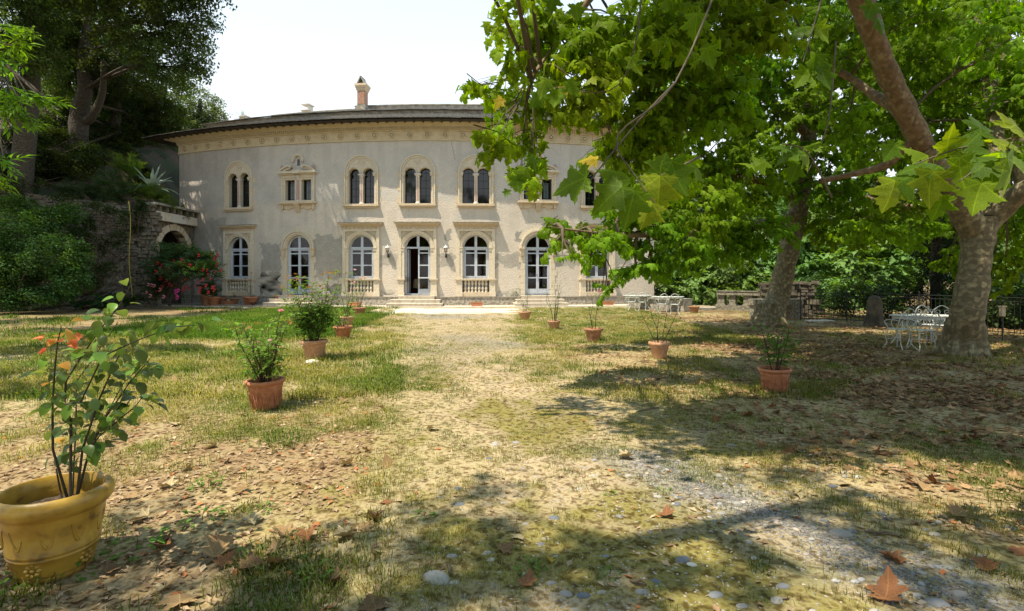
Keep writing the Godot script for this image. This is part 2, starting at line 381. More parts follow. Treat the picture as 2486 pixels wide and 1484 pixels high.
func arch_poly(sc: float, y0: float, spring: float, hw: float, k := 14) -> PackedVector2Array:
	var p := PackedVector2Array([Vector2(sc - hw, y0), Vector2(sc + hw, y0)])
	for i in k + 1: p.append(Vector2(sc + hw * cos(PI * i / k), spring + hw * sin(PI * i / k)))
	return p
func rect_poly(a: float, b: float, y0: float, y1: float) -> PackedVector2Array:
	return PackedVector2Array([Vector2(a, y0), Vector2(b, y0), Vector2(b, y1), Vector2(a, y1)])
func plate(mb: MB, poly: PackedVector2Array, holes: Array, n0: float, n1: float) -> void:   # a slab with openings, cut at each opening's middle
	var lo := 1e9; var hi := -1e9
	for p in poly: lo = minf(lo, p.x); hi = maxf(hi, p.x)
	var cuts := [lo, hi]
	for q in holes:
		var a := 1e9; var b := -1e9
		for p in q: a = minf(a, p.x); b = maxf(b, p.x)
		cuts.append((a + b) / 2)
	var x := lo + 0.6
	while x < hi: cuts.append(x); x += 0.6
	cuts.sort()
	for i in cuts.size() - 1:
		if cuts[i + 1] - cuts[i] < 0.004: continue
		var parts := Geometry2D.intersect_polygons(poly, rect_poly(cuts[i], cuts[i + 1], -1, 20))
		for q in holes:
			var next := []
			for g in parts: next.append_array(Geometry2D.clip_polygons(g, q))
			parts.assign(next)
		for g in parts:
			var t := Geometry2D.triangulate_polygon(g)
			for j in range(0, t.size(), 3):
				var a: Vector2 = g[t[j]]; var b: Vector2 = g[t[j + 1]]; var d: Vector2 = g[t[j + 2]]
				mb.tri(Vector3(a.x, a.y, n1), Vector3(b.x, b.y, n1), Vector3(d.x, d.y, n1), Vector3.BACK, Vector3.BACK, Vector3.BACK, wuv(a), wuv(b), wuv(d))
	for q in [poly] + holes:
		var cw := 1.0 if Geometry2D.is_polygon_clockwise(q) else -1.0
		if q != poly: cw = -cw
		for i in q.size():
			var a: Vector2 = q[i]; var b: Vector2 = q[(i + 1) % q.size()]
			var e := (b - a).normalized() * cw
			var nn := Vector3(-e.y, e.x, 0)
			mb.tri(Vector3(a.x, a.y, n0), Vector3(b.x, b.y, n0), Vector3(b.x, b.y, n1), nn, nn, nn, wuv(a), wuv(b), wuv(b))
			mb.tri(Vector3(a.x, a.y, n0), Vector3(b.x, b.y, n1), Vector3(a.x, a.y, n1), nn, nn, nn, wuv(a), wuv(b), wuv(a))
func wuv(p: Vector2) -> Vector2:
	return Vector2((p.x + 17.4) / 31.4, 1.0 - p.y / 10.8)

const LOW := [[-12.25, 0], [-8.1, 1], [-4.15, 0], [-0.82, 2], [2.55, 0], [6.2, 1], [9.87, 0]]
const UP := [[-12.25, 0], [-8.1, 1], [-4.15, 0], [-0.82, 0], [2.55, 0], [6.2, 1], [9.87, 0]]

func low_window(v: Node, sc: float, kind: int) -> void:
	var names := ["window", "french_door", "entrance_door"]
	var mb := MB.new()
	var top := 3.385; var r := 0.745
	var w: MeshInstance3D
	if kind != 1:      # square stone surround with an arch in it
		var low := 1.6
		mb.bar(sc - 1.1, sc - 0.93, low, 4.33, -0.02, 0.13, 9); mb.bar(sc + 0.93, sc + 1.1, low, 4.33, -0.02, 0.13, 9)
		mb.bar(sc - 1.1, sc + 1.1, 4.33, 4.46, -0.02, 0.132)
		plate(mb, rect_poly(sc - 0.93, sc + 0.93, low, 4.33), [arch_poly(sc, low - 0.2, top, 0.77)], -0.3, 0.05)
		mb.ring(sc, top, 0.755, 0.83, -0.1, 0.09); mb.ring(sc, top, 0.83, 0.93, 0.0, 0.125); mb.ring(sc, top, 0.93, 0.965, 0.0, 0.15)
		for g in [-1.0, 1.0]:
			mb.bar(sc + g * 0.85 - 0.085, sc + g * 0.85 + 0.085, low, 3.2, 0.0, 0.1, 9)
			mb.bar(sc + g * 0.85 - 0.1, sc + g * 0.85 + 0.1, 3.2, 3.26, 0.0, 0.135, 9); mb.bar(sc + g * 0.85 - 0.085, sc + g * 0.85 + 0.085, 3.26, 3.34, 0.0, 0.115, 9); mb.bar(sc + g * 0.85 - 0.12, sc + g * 0.85 + 0.12, 3.34, 3.4, 0.0, 0.15, 9)
		w = fpart(v, names[kind], mb, M.stone)
		mb = MB.new()
		mb.bar(sc - 1.1, sc + 1.1, 4.46, 4.64, -0.02, 0.1)
		mb.bar(sc - 1.14, sc + 1.14, 4.64, 4.69, -0.02, 0.17); mb.bar(sc - 1.22, sc + 1.22, 4.69, 4.75, -0.02, 0.25); mb.bar(sc - 1.29, sc + 1.29, 4.75, 4.82, -0.02, 0.33)
		fpart(w, "entablature", mb, M.stone_warm)
		mb = MB.new(); mb.bar(sc - 1.33, sc + 1.33, 4.82, 4.85, -0.02, 0.38)
		fpart(w, "slate_capping", mb, M.mortar)
		mb = MB.new()
		for i in 8: mb.ring(sc - 0.91 + i * 0.26, 4.55, 0.03, 0.055, 0.1, 0.125, 0, TAU, 10); mb.blob(Vector3(sc - 0.91 + i * 0.26, 4.55, 0.1), Vector3(0.022, 0.022, 0.02), 6, 3)
		for g in [-1.0, 1.0]:   # carved corners: a roundel with a scroll on either side
			mb.ring(sc + g * 0.72, 4.12, 0.085, 0.125, 0.05, 0.085, 0, TAU, 16); mb.ring(sc + g * 0.72, 4.12, 0.0, 0.045, 0.05, 0.075, 0, TAU, 10)
			for q in [[0.45, 4.26, 0.045], [0.56, 4.22, 0.05], [0.84, 3.9, 0.05], [0.87, 3.78, 0.04], [0.34, 4.28, 0.03], [0.88, 4.26, 0.035], [0.885, 3.66, 0.03]]:
				mb.ring(sc + g * q[0], q[1], q[2] * 0.45, q[2], 0.05, 0.078, 0, TAU, 10)
		fpart(w, "carving", mb, M.stone_warm)
		for g in [-1.0, 1.0]:   # pedestals
			mb = MB.new()
			var c: float = sc + g * 0.95
			mb.bar(c - 0.17, c + 0.17, 0.8, 1.46, -0.02, 0.17, 9); mb.bar(c - 0.2, c + 0.2, 0.55, 0.8, -0.02, 0.21, 9)
			mb.bar(c - 0.21, c + 0.21, 1.46, 1.52, -0.02, 0.21, 9); mb.bar(c - 0.235, c + 0.235, 1.52, 1.6, -0.02, 0.25, 9)
			fpart(w, "pedestal", mb, M.stone)
		if kind == 0:
			mb = MB.new(); mb.bar(sc - 0.715, sc + 0.715, 1.46, 1.52, -0.25, 0.15, 9); mb.bar(sc - 0.715, sc + 0.715, 1.52, 1.597, -0.25, 0.2, 9)
			fpart(w, "sill", mb, M.stone)
			mb = MB.new(); mb.bar(sc - 0.745, sc + 0.745, 0.55, 0.8, -0.3, 0.16, 9)
			fpart(w, "base_rail", mb, M.stone_warm)
			for i in 7:
				mb = MB.new()
				mb.lathe([Vector2(0.075, 0.8), Vector2(0.075, 0.86), Vector2(0.04, 0.88), Vector2(0.05, 0.92), Vector2(0.085, 1.0), Vector2(0.06, 1.1), Vector2(0.035, 1.14), Vector2(0.05, 1.16), Vector2(0.035, 1.18), Vector2(0.065, 1.25), Vector2(0.08, 1.32), Vector2(0.05, 1.38), Vector2(0.04, 1.4), Vector2(0.075, 1.42), Vector2(0.075, 1.46)], 10, Vector3(sc - 0.6 + i * 0.2, 0, 0.03))
				fpart(w, "baluster", mb, M.stone)
			mb = MB.new(); mb.bar(sc - 0.745, sc + 0.745, 0.8, 1.59, -0.33, -0.28, 9)
			fpart(w, "panel", mb, M.frame)
	else:              # arched door with moulded ring on corbels
		mb.ring(sc, top, 0.77, 0.84, -0.1, 0.05); mb.ring(sc, top, 0.84, 0.93, 0.0, 0.11); mb.ring(sc, top, 0.93, 0.97, 0.0, 0.08); mb.ring(sc, top, 0.97, 1.06, 0.0, 0.15)
		var y := 0.55; var i := 0
		while y < 3.3:
			var hh := 0.42 if i % 2 == 0 else 0.36
			for g in [-1.0, 1.0]:
				var wd := 0.26 if i % 2 == 0 else 0.36
				var c: float = sc + g * (0.77 + wd / 2)
				mb.bar(c - wd / 2, c + wd / 2, y, minf(y + hh - 0.008, 3.38), -0.3, 0.025 + 0.004 * (i % 3), 9)
			y += hh; i += 1
		for k in 7:     # stones of the arch
			var a := PI * (k + 0.5) / 7
			if k == 0 or k == 6: continue
			mb.ring(sc, top, 1.06, 1.3 if k % 2 else 1.2, -0.02, 0.012, PI * k / 7 + 0.01, PI * (k + 1) / 7 - 0.01, 4)
		w = fpart(v, names[kind], mb, M.stone)
		mb = MB.new()
		for g in [-1.0, 1.0]:
			var c: float = sc + g * 0.95
			mb = MB.new()
			mb.bar(c - 0.16, c + 0.16, 3.33, 3.4, 0, 0.2, 9); mb.bar(c - 0.14, c + 0.14, 3.27, 3.33, 0, 0.17, 9); mb.bar(c - 0.11, c + 0.11, 3.0, 3.27, 0, 0.14, 9); mb.bar(c - 0.09, c + 0.09, 2.9, 3.0, 0, 0.12, 9)
			mb.blob(Vector3(c, 2.84, 0.04), Vector3(0.075, 0.08, 0.07), 8, 5); mb.blob(Vector3(c, 2.74, 0.03), Vector3(0.035, 0.06, 0.035), 8, 4)
			fpart(w, "corbel", mb, M.stone_warm)
	# joinery
	var low := 1.6 if kind == 0 else 0.64
	var n0 := -0.2; var n1 := -0.13
	mb = MB.new()
	mb.ring(sc, top, 0.67, 0.765, n0, n1)
	for g in [-1.0, 1.0]: mb.bar(sc + g * 0.715 - 0.048, sc + g * 0.715 + 0.048, low, top, n0, n1, 9)
	mb.bar(sc - 0.668, sc + 0.668, 3.33, 3.43, n0, n1 + 0.03, 9)
	mb.bar(sc - 0.668, sc + 0.668, low, low + 0.08, n0, n1 - 0.01, 9)
	mb.bar(sc - 0.075, sc + 0.075, 3.43, 4.06, n0, n1 + 0.012, 9)
	fpart(w, "frame", mb, M.frame)
	var open := kind == 2
	for g in [-1.0, 1.0]:
		if open and g < 0: continue
		mb = MB.new()
		var a: float = sc + (0.004 if g > 0 else -0.664); var b := a + 0.66
		var y0 := low + 0.085; var y1 := 3.325
		var st := 0.075
		var rails := [y0, y0 + (0.05 if kind == 0 else 0.28), 2.33, 2.395, 3.04, 3.11, y1 - 0.075, y1]
		if kind != 0: rails = [y0, y0 + 0.26, 1.6, 1.665, 2.33, 2.395, 3.04, 3.11, y1 - 0.075, y1]
		mb.bar(a, a + st, y0, y1, n0 + 0.01, n1 + 0.006, 9); mb.bar(b - st, b, y0, y1, n0 + 0.01, n1 + 0.006, 9)
		for k in range(0, rails.size(), 2): mb.bar(a + st, b - st, rails[k], rails[k + 1], n0 + 0.012, n1, 9)
		var leaf := fpart(w, "casement" if kind == 0 else "door_leaf", mb, M.frame)
		if kind != 0 and g < 0:
			mb = MB.new(); mb.box(Vector3(b - 0.03, 1.78, n1 + 0.05), Vector3(0.025, 0.12, 0.03)); mb.box(Vector3(b - 0.06, 1.8, n1 + 0.07), Vector3(0.1, 0.02, 0.02))
			fpart(w, "handle", mb, M.lead)
		for k in range(1, rails.size() - 1, 2):
			mb = MB.new(); mb.bar(a + st, b - st, rails[k], rails[k + 1], n0 + 0.03, n0 + 0.034, 9)
			fpart(w, "pane", mb, M.glass)
	if open:
		mb = MB.new(); mb.box(Vector3(sc - 0.62, 1.98, -0.55), Vector3(0.05, 2.6, 0.62))
		fpart(w, "open_door_leaf", mb, M.frame)
	for g in [-1.0, 1.0]:
		mb = MB.new()
		var p := PackedVector2Array([Vector2(sc + g * 0.075, 3.43)])
		for k in 9:
			var t := (PI / 2 - 0.112) * k / 8.0
			p.append(Vector2(sc + g * 0.672 * cos(t), top + 0.045 + 0.63 * sin(t)))
		mb.ext(p, n0 + 0.03, n0 + 0.034)
		fpart(w, "fanlight", mb, M.glass)
	if kind != 0:       # three steps
		for k in 3:
			mb = MB.new()
			var hw: float = [1.5, 1.36, 1.02][k]
			mb.bar(sc - hw, sc + hw, 0.0 if k == 0 else 0.2 * k - 0.03, 0.2 * k + 0.165, 0.1, [1.15, 0.8, 0.45][k], 0.7)
			mb.bar(sc - hw - 0.03, sc + hw + 0.03, 0.2 * k + 0.165, 0.2 * k + 0.2, 0.1, [1.19, 0.84, 0.49][k], 0.7)
			fpart(v, "step", mb, M.step)

func twin_window(v: Node, sc: float) -> void:
	var mb := MB.new()
	var sp := 7.78; var lo := 5.93
	var holes := [arch_poly(sc - 0.435, lo - 0.1, 7.68, 0.34, 12), arch_poly(sc + 0.435, lo - 0.1, 7.68, 0.34, 12)]
	plate(mb, arch_poly(sc, lo, sp, 0.84, 20), holes, -0.3, 0.02)
	mb.ring(sc, sp, 0.84, 0.9, -0.05, 0.07, 0, PI, 26); mb.ring(sc, sp, 0.9, 0.94, -0.05, 0.05, 0, PI, 26); mb.ring(sc, sp, 0.94, 1.02, -0.05, 0.11, 0, PI, 26)
	for g in [-1.0, 1.0]:
		mb.ring(sc + g * 0.435, 7.68, 0.34, 0.39, -0.05, 0.06, 0, PI, 16); mb.ring(sc + g * 0.435, 7.68, 0.39, 0.44, 0, 0.09, 0.16 if g < 0 else 0.0, PI if g < 0 else PI - 0.16, 16)
		for q in [[0.84, 0.9, 0.07], [0.9, 0.94, 0.05], [0.94, 1.02, 0.11]]:
			mb.bar(minf(sc + g * q[0], sc + g * q[1]), maxf(sc + g * q[0], sc + g * q[1]), lo, sp, -0.05, q[2], 9)
		mb.bar(minf(sc + g * 0.74, sc + g * 0.9), maxf(sc + g * 0.74, sc + g * 0.9), 7.55, 7.72, 0, 0.12, 9)
		mb.bar(minf(sc + g * 0.72, sc + g * 0.91), maxf(sc + g * 0.72, sc + g * 0.91), 7.66, 7.74, 0, 0.15, 9)
	var w := fpart(v, "twin_arched_window", mb, M.stone)
	mb = MB.new()
	for k in 5:          # toothed side stones, flush with the render
		if k % 2: continue
		for g in [-1.0, 1.0]:
			var a: float = sc + g * 1.02; var b: float = sc + g * (1.02 + 0.16)
			mb.bar(minf(a, b), maxf(a, b), 5.98 + k * 0.36, 6.32 + k * 0.36, -0.02, 0.012, 9)
	fpart(w, "side_stone", mb, M.stone_warm)
	mb = MB.new(); mb.bar(sc - 1.02, sc + 1.02, 5.71, 5.8, -0.05, 0.12, 9); mb.bar(sc - 1.08, sc + 1.08, 5.8, 5.93, -0.3, 0.2, 9)
	fpart(w, "sill", mb, M.stone_warm)
	mb = MB.new(); mb.ring(sc, 8.4, 0.19, 0.245, 0.02, 0.05, 0, TAU, 20); mb.ring(sc, 8.4, 0.1, 0.13, 0.02, 0.045, 0, TAU, 16); mb.ring(sc, 8.4, 0.0, 0.05, 0.02, 0.05, 0, TAU, 10)
	for k in 6: mb.box(Vector3(sc + 0.16 * cos(k * TAU / 6), 8.4 + 0.16 * sin(k * TAU / 6), 0.03), Vector3(0.03, 0.07, 0.03), Basis(Vector3.BACK, k * TAU / 6 + PI / 2))
	fpart(w, "rosette", mb, M.stone)
	mb = MB.new(); mb.lathe([Vector2(0.095, 6.06), Vector2(0.1, 6.5), Vector2(0.085, 7.48)], 14, Vector3(sc, 0, -0.06))
	fpart(w, "column", mb, M.pink)
	mb = MB.new(); mb.lathe([Vector2(0.15, 5.93), Vector2(0.15, 5.98), Vector2(0.12, 6.02), Vector2(0.13, 6.04), Vector2(0.1, 6.06)], 14, Vector3(sc, 0, -0.06))
	fpart(w, "column_base", mb, M.marble)
	mb = MB.new(); mb.lathe([Vector2(0.09, 7.48), Vector2(0.12, 7.5), Vector2(0.1, 7.53), Vector2(0.16, 7.63)], 12, Vector3(sc, 0, -0.06)); mb.box(Vector3(sc, 7.655, -0.06), Vector3(0.36, 0.05, 0.3))
	for k in 8: mb.blob(Vector3(sc + 0.14 * cos(k * TAU / 8), 7.6, -0.06 + 0.14 * sin(k * TAU / 8)), Vector3(0.035, 0.05, 0.035), 6, 4)
	fpart(w, "capital", mb, M.marble)
	leaded(w, sc - 0.435, 0.35, lo, 8.04); leaded(w, sc + 0.435, 0.35, lo, 8.04)
func leaded(w: Node, c: float, hw: float, y0: float, y1: float) -> void:
	var mb := MB.new()
	mb.bar(c - hw, c + hw, y0, y1, -0.27, -0.265, 9)
	fpart(w, "pane", mb, M.dark_glass)
	mb = MB.new()
	mb.bar(c - 0.012, c + 0.012, y0, y1, -0.264, -0.24, 9)
	var y := y0 + 0.06
	while y < y1: mb.bar(c - hw, c + hw, y - 0.01, y + 0.01, -0.264, -0.245, 9); y += 0.44
	for g in [-1.0, 1.0]: mb.bar(c + g * (hw - 0.03) - 0.02, c + g * (hw - 0.03) + 0.02, y0, y1, -0.264, -0.235, 9)
	fpart(w, "glazing_bar", mb, M.lead)

func pediment_window(v: Node, sc: float) -> void:
	var mb := MB.new()
	plate(mb, rect_poly(sc - 1.08, sc + 1.08, 6.14, 7.74), [rect_poly(sc - 0.85, sc - 0.22, 6.24, 7.46), rect_poly(sc + 0.22, sc + 0.85, 6.24, 7.46)], -0.3, 0.03)
	for g in [-1.0, 1.0]:
		for q in [[1.0, 1.08, 0.09], [0.94, 1.0, 0.06]]: mb.bar(minf(sc + g * q[0], sc + g * q[1]), maxf(sc + g * q[0], sc + g * q[1]), 6.14, 7.74, 0, q[2], 9)
		mb.bar(minf(sc + g * 0.16, sc + g * 0.94), maxf(sc + g * 0.16, sc + g * 0.94), 7.56, 7.74, 0, 0.07, 9)
	var w := fpart(v, "pediment_window", mb, M.stone)
	mb = MB.new()
	mb.bar(sc - 1.14, sc + 1.14, 7.74, 7.82, -0.02, 0.16, 9); mb.bar(sc - 1.22, sc + 1.22, 7.82, 7.95, -0.02, 0.28, 9); mb.bar(sc - 0.24, sc + 0.24, 7.78, 7.98, -0.02, 0.34, 9)
	for g in [-1.0, 1.0]:      # broken curved pediment ending in volutes
		mb.ring(sc + g * 0.42, 7.3, 0.92, 1.0, -0.02, 0.24, 0.75 if g > 0 else PI - 1.62, 1.62 if g > 0 else PI - 0.75, 10)
		mb.ring(sc + g * 0.42, 7.3, 0.78, 0.92, -0.02, 0.14, 0.8 if g > 0 else PI - 1.58, 1.58 if g > 0 else PI - 0.8, 10)
		mb.ring(sc + g * 0.4, 8.22, 0.0, 0.075, -0.02, 0.26, 0, TAU, 12)
	fpart(w, "pediment", mb, M.stone)
	for g in [-1.0, 1.0]:
		mb = MB.new(); mb.lathe([Vector2(0.03, 7.95), Vector2(0.05, 8.02), Vector2(0.03, 8.06), Vector2(0.08, 8.16), Vector2(0.07, 8.24), Vector2(0.02, 8.3), Vector2(0.03, 8.34), Vector2(0, 8.37)], 10, Vector3(sc + g * 1.02, 0, 0.12))
		fpart(w, "finial", mb, M.pink)
	mb = MB.new(); mb.ring(sc, 8.64, 0.26, 0.36, -0.02, 0.12, -0.1, PI + 0.1, 18); mb.ring(sc, 8.64, 0.21, 0.26, -0.02, 0.07, -0.05, PI + 0.05, 18)
	for g in [-1.0, 1.0]: mb.bar(sc + g * 0.31 - 0.06, sc + g * 0.31 + 0.06, 8.53, 8.62, -0.02, 0.14, 9); mb.blob(Vector3(sc + g * 0.31, 8.5, 0.05), Vector3(0.04, 0.05, 0.05), 6, 4)
	fpart(w, "hood", mb, M.stone)
	mb = MB.new(); mb.ext(arch_poly(sc + 0.02, 8.3, 8.6, 0.085, 8), -0.02, 0.012)
	fpart(w, "slit_opening", mb, M.dark_glass)
	mb = MB.new(); mb.bar(sc - 1.1, sc + 1.1, 5.96, 6.02, -0.02, 0.16, 9); mb.bar(sc - 1.2, sc + 1.2, 6.02, 6.14, -0.3, 0.26, 9); mb.bar(sc - 0.22, sc + 0.22, 6.0, 6.16, -0.02, 0.31, 9)
	fpart(w, "sill", mb, M.stone_warm)
	mb = MB.new()
	for k in 5: mb.bar(sc - 0.15 + 0.006 * k, sc + 0.15 - 0.006 * k, 5.9 - 0.09 * k, 6.0 - 0.09 * k, -0.02, 0.26 - 0.045 * k, 9)
	for g in [-1.0, 1.0]:
		mb.bar(sc + g * 1.0 - 0.07, sc + g * 1.0 + 0.07, 5.72, 5.96, -0.02, 0.13, 9); mb.blob(Vector3(sc + g * 1.0, 5.7, 0.05), Vector3(0.06, 0.06, 0.06), 6, 4)
		var p := PackedVector2Array()
		for k in 9: p.append(Vector2(sc + g * (0.18 + 0.09 * k), 5.74 + 0.06 * sin(k * 0.9)))
		p.append(Vector2(sc + g * 0.92, 5.955)); p.append(Vector2(sc + g * 0.18, 5.955))
		mb.ext(p, -0.02, 0.07)
	fpart(w, "bracket", mb, M.stone_warm)
	mb = MB.new(); mb.lathe([Vector2(0.09, 6.24), Vector2(0.095, 6.6), Vector2(0.08, 7.44)], 14, Vector3(sc, 0, 0.02))
	fpart(w, "column", mb, M.pink)
	mb = MB.new(); mb.lathe([Vector2(0.14, 6.14), Vector2(0.14, 6.19), Vector2(0.1, 6.24)], 14, Vector3(sc, 0, 0.02))
	fpart(w, "column_base", mb, M.marble)
	mb = MB.new(); mb.lathe([Vector2(0.08, 7.44), Vector2(0.11, 7.47), Vector2(0.09, 7.5), Vector2(0.15, 7.62)], 12, Vector3(sc, 0, 0.02)); mb.box(Vector3(sc, 7.65, 0.02), Vector3(0.32, 0.06, 0.3))
	fpart(w, "capital", mb, M.marble)
	for g in [-1.0, 1.0]:
		leaded(w, sc + g * 0.535, 0.32, 6.24, 7.46)
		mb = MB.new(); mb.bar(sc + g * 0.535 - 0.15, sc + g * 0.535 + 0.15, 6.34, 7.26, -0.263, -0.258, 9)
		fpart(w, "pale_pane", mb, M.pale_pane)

func build_villa() -> void:
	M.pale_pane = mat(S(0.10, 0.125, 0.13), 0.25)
	var v := thing("villa", "long two-storey rendered villa with carved stone windows and slate roof", "villa")
	var mb := MB.new()
	var holes := []
	for q in LOW: holes.append(arch_poly(q[0], 0.8 if q[1] == 0 else 0.6, 3.385, 0.78, 14))
	for q in UP:
		if q[1] == 0: holes.append(arch_poly(q[0], 5.9, 7.78, 0.86, 18))
		else: holes.append(rect_poly(q[0] - 0.95, q[0] + 0.95, 6.1, 7.6))
	plate(mb, rect_poly(S0, S1, 0.0, 9.62), holes, -0.35, 0.0)
	var wall := fpart(v, "wall", mb, plaster())
	mb = MB.new()
	mb.bar(S0 - 0.003, S0 + 0.4, 0, 10.3, -11, -0.36, 9); mb.bar(S1 - 0.4, S1 + 0.003, 0, 10.3, -11, -0.36, 9); mb.bar(S0, S1, 0, 10.3, -11.4, -11)
	fpart(v, "side_wall", mb, M.mortar)
	mb = MB.new(); mb.bar(S0 + 0.41, S1 - 0.41, 0.05, 0.58, -10.9, -0.36); mb.bar(S0 + 0.41, S1 - 0.41, 4.9, 5.1, -10.9, -0.36)
	fpart(v, "room_floor", mb, M.room)
	mb = MB.new(); mb.bar(S0 + 0.42, S1 - 0.42, 0.6, 4.88, -6.1, -6.0)
	fpart(v, "room_wall", mb, M.red_wall)
	for q in LOW: low_window(v, q[0], q[1])
	for q in UP:
		if q[1] == 0: twin_window(v, q[0])
		else: pediment_window(v, q[0])
	# crack running down from the cornice
	mb = MB.new()
	var pts := []; var rad := []
	for k in 12: pts.append(Vector3(1.12 + 0.022 * k + 0.03 * sin(k * 2.3), 9.58 - 0.1 * k, 0.001)); rad.append(0.008)
	mb.tube(pts, rad, 4)
	fpart(wall, "crack", mb, M.dark_wood)
	# plinth of separate stones, broken by doors
	var x := S0 - 0.02
	while x < S1:
		var e := minf(x + R(1.2, 1.9), S1 + 0.02)
		var skip := false
		for q in LOW:
			if q[1] != 0 and e > q[0] - 1.02 and x < q[0] + 1.02:
				if x < q[0] - 1.02: e = q[0] - 1.02
				else: x = q[0] + 1.02; skip = true
		if skip: continue
		if e - x > 0.05:
			mb = MB.new(); mb.bar(x, e - 0.012, 0, 0.5, -0.05, 0.2 + R(0, 0.02)); mb.bar(x, e - 0.012, 0.5, 0.54, -0.05, 0.25)
			fpart(v, "plinth_stone", mb, M.plinth)
		x = e
	# cornice
	mb = MB.new()
	mb.bar(S0 - 0.05, S1 + 0.05, 9.585, 9.65, -0.3, 0.07); mb.bar(S0 - 0.03, S1 + 0.03, 9.65, 10.13, -0.3, 0.04); mb.bar(S0 - 0.1, S1 + 0.1, 10.13, 10.19, -0.3, 0.1)
	mb.bar(S0 - 0.08, S1 + 0.08, 10.19, 10.35, -0.3, 0.12); mb.bar(S0 - 0.2, S1 + 0.2, 10.35, 10.39, -0.3, 0.24)
	for k in 6:
		var a := 0.26 + 0.27 * sin(k / 5.0 * PI / 2)
		mb.bar(S0 - a * 1.7, S1 + a, 10.39 + 0.035 * k, 10.39 + 0.035 * (k + 1), -0.3, a)
	var cn := fpart(v, "cornice", mb, M.cornice)
	mb = MB.new()
	var k2 := 0
	x = S0 + 0.02
	while x < S1: mb.bar(x, x + 0.07, 10.205, 10.345, 0.1, 0.23, 9); x += 0.135
	var dt := fpart(cn, "dentils", mb, M.cornice); dt.set_meta("kind", "stuff")
	for i in 30:
		mb = MB.new()
		var c := S0 + 0.55 + i * 1.03
		mb.ring(c, 9.9, 0.12, 0.17, 0.04, 0.13, 0, TAU, 16); mb.ring(c, 9.9, 0.0, 0.065, 0.04, 0.16, 0, TAU, 10)
		for j in 5: mb.blob(Vector3(c + 0.075 * cos(j * TAU / 5), 9.9 + 0.075 * sin(j * TAU / 5), 0.06), Vector3(0.03, 0.03, 0.025), 6, 3)
		fpart(cn, "rosette", mb, M.cornice)
	build_roof(v)
	# things indoors seen through the open door and glass
	for q in [[-1.35, 0.62], [-0.35, 0.62]]:
		var l := thing("floor_lamp", "cream lampshade standing behind the %s door leaf of the entrance" % ("open left" if q[0] < -1 else "glazed right"), "lamp", W(q[0], 0.585, -2.4))
		mb = MB.new(); mb.lathe([Vector2(0.16, 0), Vector2(0.16, 0.03), Vector2(0.02, 0.05), Vector2(0.02, 0.45), Vector2(0, 0.46)], 12); part(l, "stand", mb, M.dark_wood)
		mb = MB.new(); mb.lathe([Vector2(0.27, 0.42), Vector2(0.2, 0.98)], 16); part(l, "lamp_shade", mb, M.lampshade)
	for q in [[-2.53, "left"], [0.83, "right"]]:
		var l := thing("wall_lantern", "dark metal wall lantern with white cap %s of the entrance door" % q[0 + 1], "lantern", W(q[0], 3.0, 0.0), q[0] / BR, "wall lanterns beside the entrance")
		mb = MB.new(); mb.lathe([Vector2(0.07, 0), Vector2(0.07, 0.02), Vector2(0, 0.05)], 8); mb.tube([Vector3(0, 0, 0), Vector3(0, -0.12, 0.1), Vector3(0, -0.1, 0.2), Vector3(0, 0.1, 0.22)], [0.025, 0.025, 0.022, 0.02], 6); mb.blob(Vector3(0, -0.12, 0.06), Vector3(0.07, 0.1, 0.05), 8, 5)
		part(l, "bracket", mb, M.lead)
		mb = MB.new(); mb.lathe([Vector2(0.06, 0.1), Vector2(0.075, 0.12), Vector2(0.07, 0.13)], 6, Vector3(0, 0, 0.22))
		for j in 6: mb.tube([Vector3(0.07 * cos(j * TAU / 6), 0.12, 0.22 + 0.07 * sin(j * TAU / 6)), Vector3(0.11 * cos(j * TAU / 6), 0.36, 0.22 + 0.11 * sin(j * TAU / 6))], [0.008, 0.008], 4)
		part(l, "cage", mb, M.lead)
		mb = MB.new(); mb.lathe([Vector2(0.064, 0.13), Vector2(0.1, 0.35)], 6, Vector3(0, 0, 0.22)); part(l, "glass_pane", mb, M.glass)
		mb = MB.new(); mb.lathe([Vector2(0.14, 0.35), Vector2(0.14, 0.38), Vector2(0.08, 0.45), Vector2(0.03, 0.48), Vector2(0.02, 0.53), Vector2(0, 0.55)], 10, Vector3(0, 0, 0.22)); part(l, "cap", mb, M.white_iron)

func slates(v: Node, n0: float, y0: float, n1: float, y1: float, left: float, hip: float, sz: float) -> void:
	var mb := MB.new()
	mb.col = Color.WHITE
	var len := Vector2(n1 - n0, y1 - y0)
	var courses := int(len.length() / 0.17)
	var ang := atan2(y1 - y0, n0 - n1)
	for i in courses:
		var t := float(i) / courses
		var x := left + hip * t + R(-0.2, 0)
		while x < S1 + 1.1:
			var w := R(0.22, 0.55)
			var th := R(0.018, 0.04)
			var c := Vector3(x + w / 2, y0 + len.y * t + 0.035 + R(-0.006, 0.012), n0 + len.x * t - 0.13 + R(-0.02, 0.02))
			mb.box(c, Vector3(w - R(0.004, 0.02), th, 0.34), Basis(Vector3.RIGHT, ang - 0.1 + R(-0.03, 0.03)) * Basis(Vector3.BACK, R(-0.02, 0.02)))
			x += w
	var o := fpart(v, "slates", mb, M.slate)
	o.set_meta("kind", "stuff")

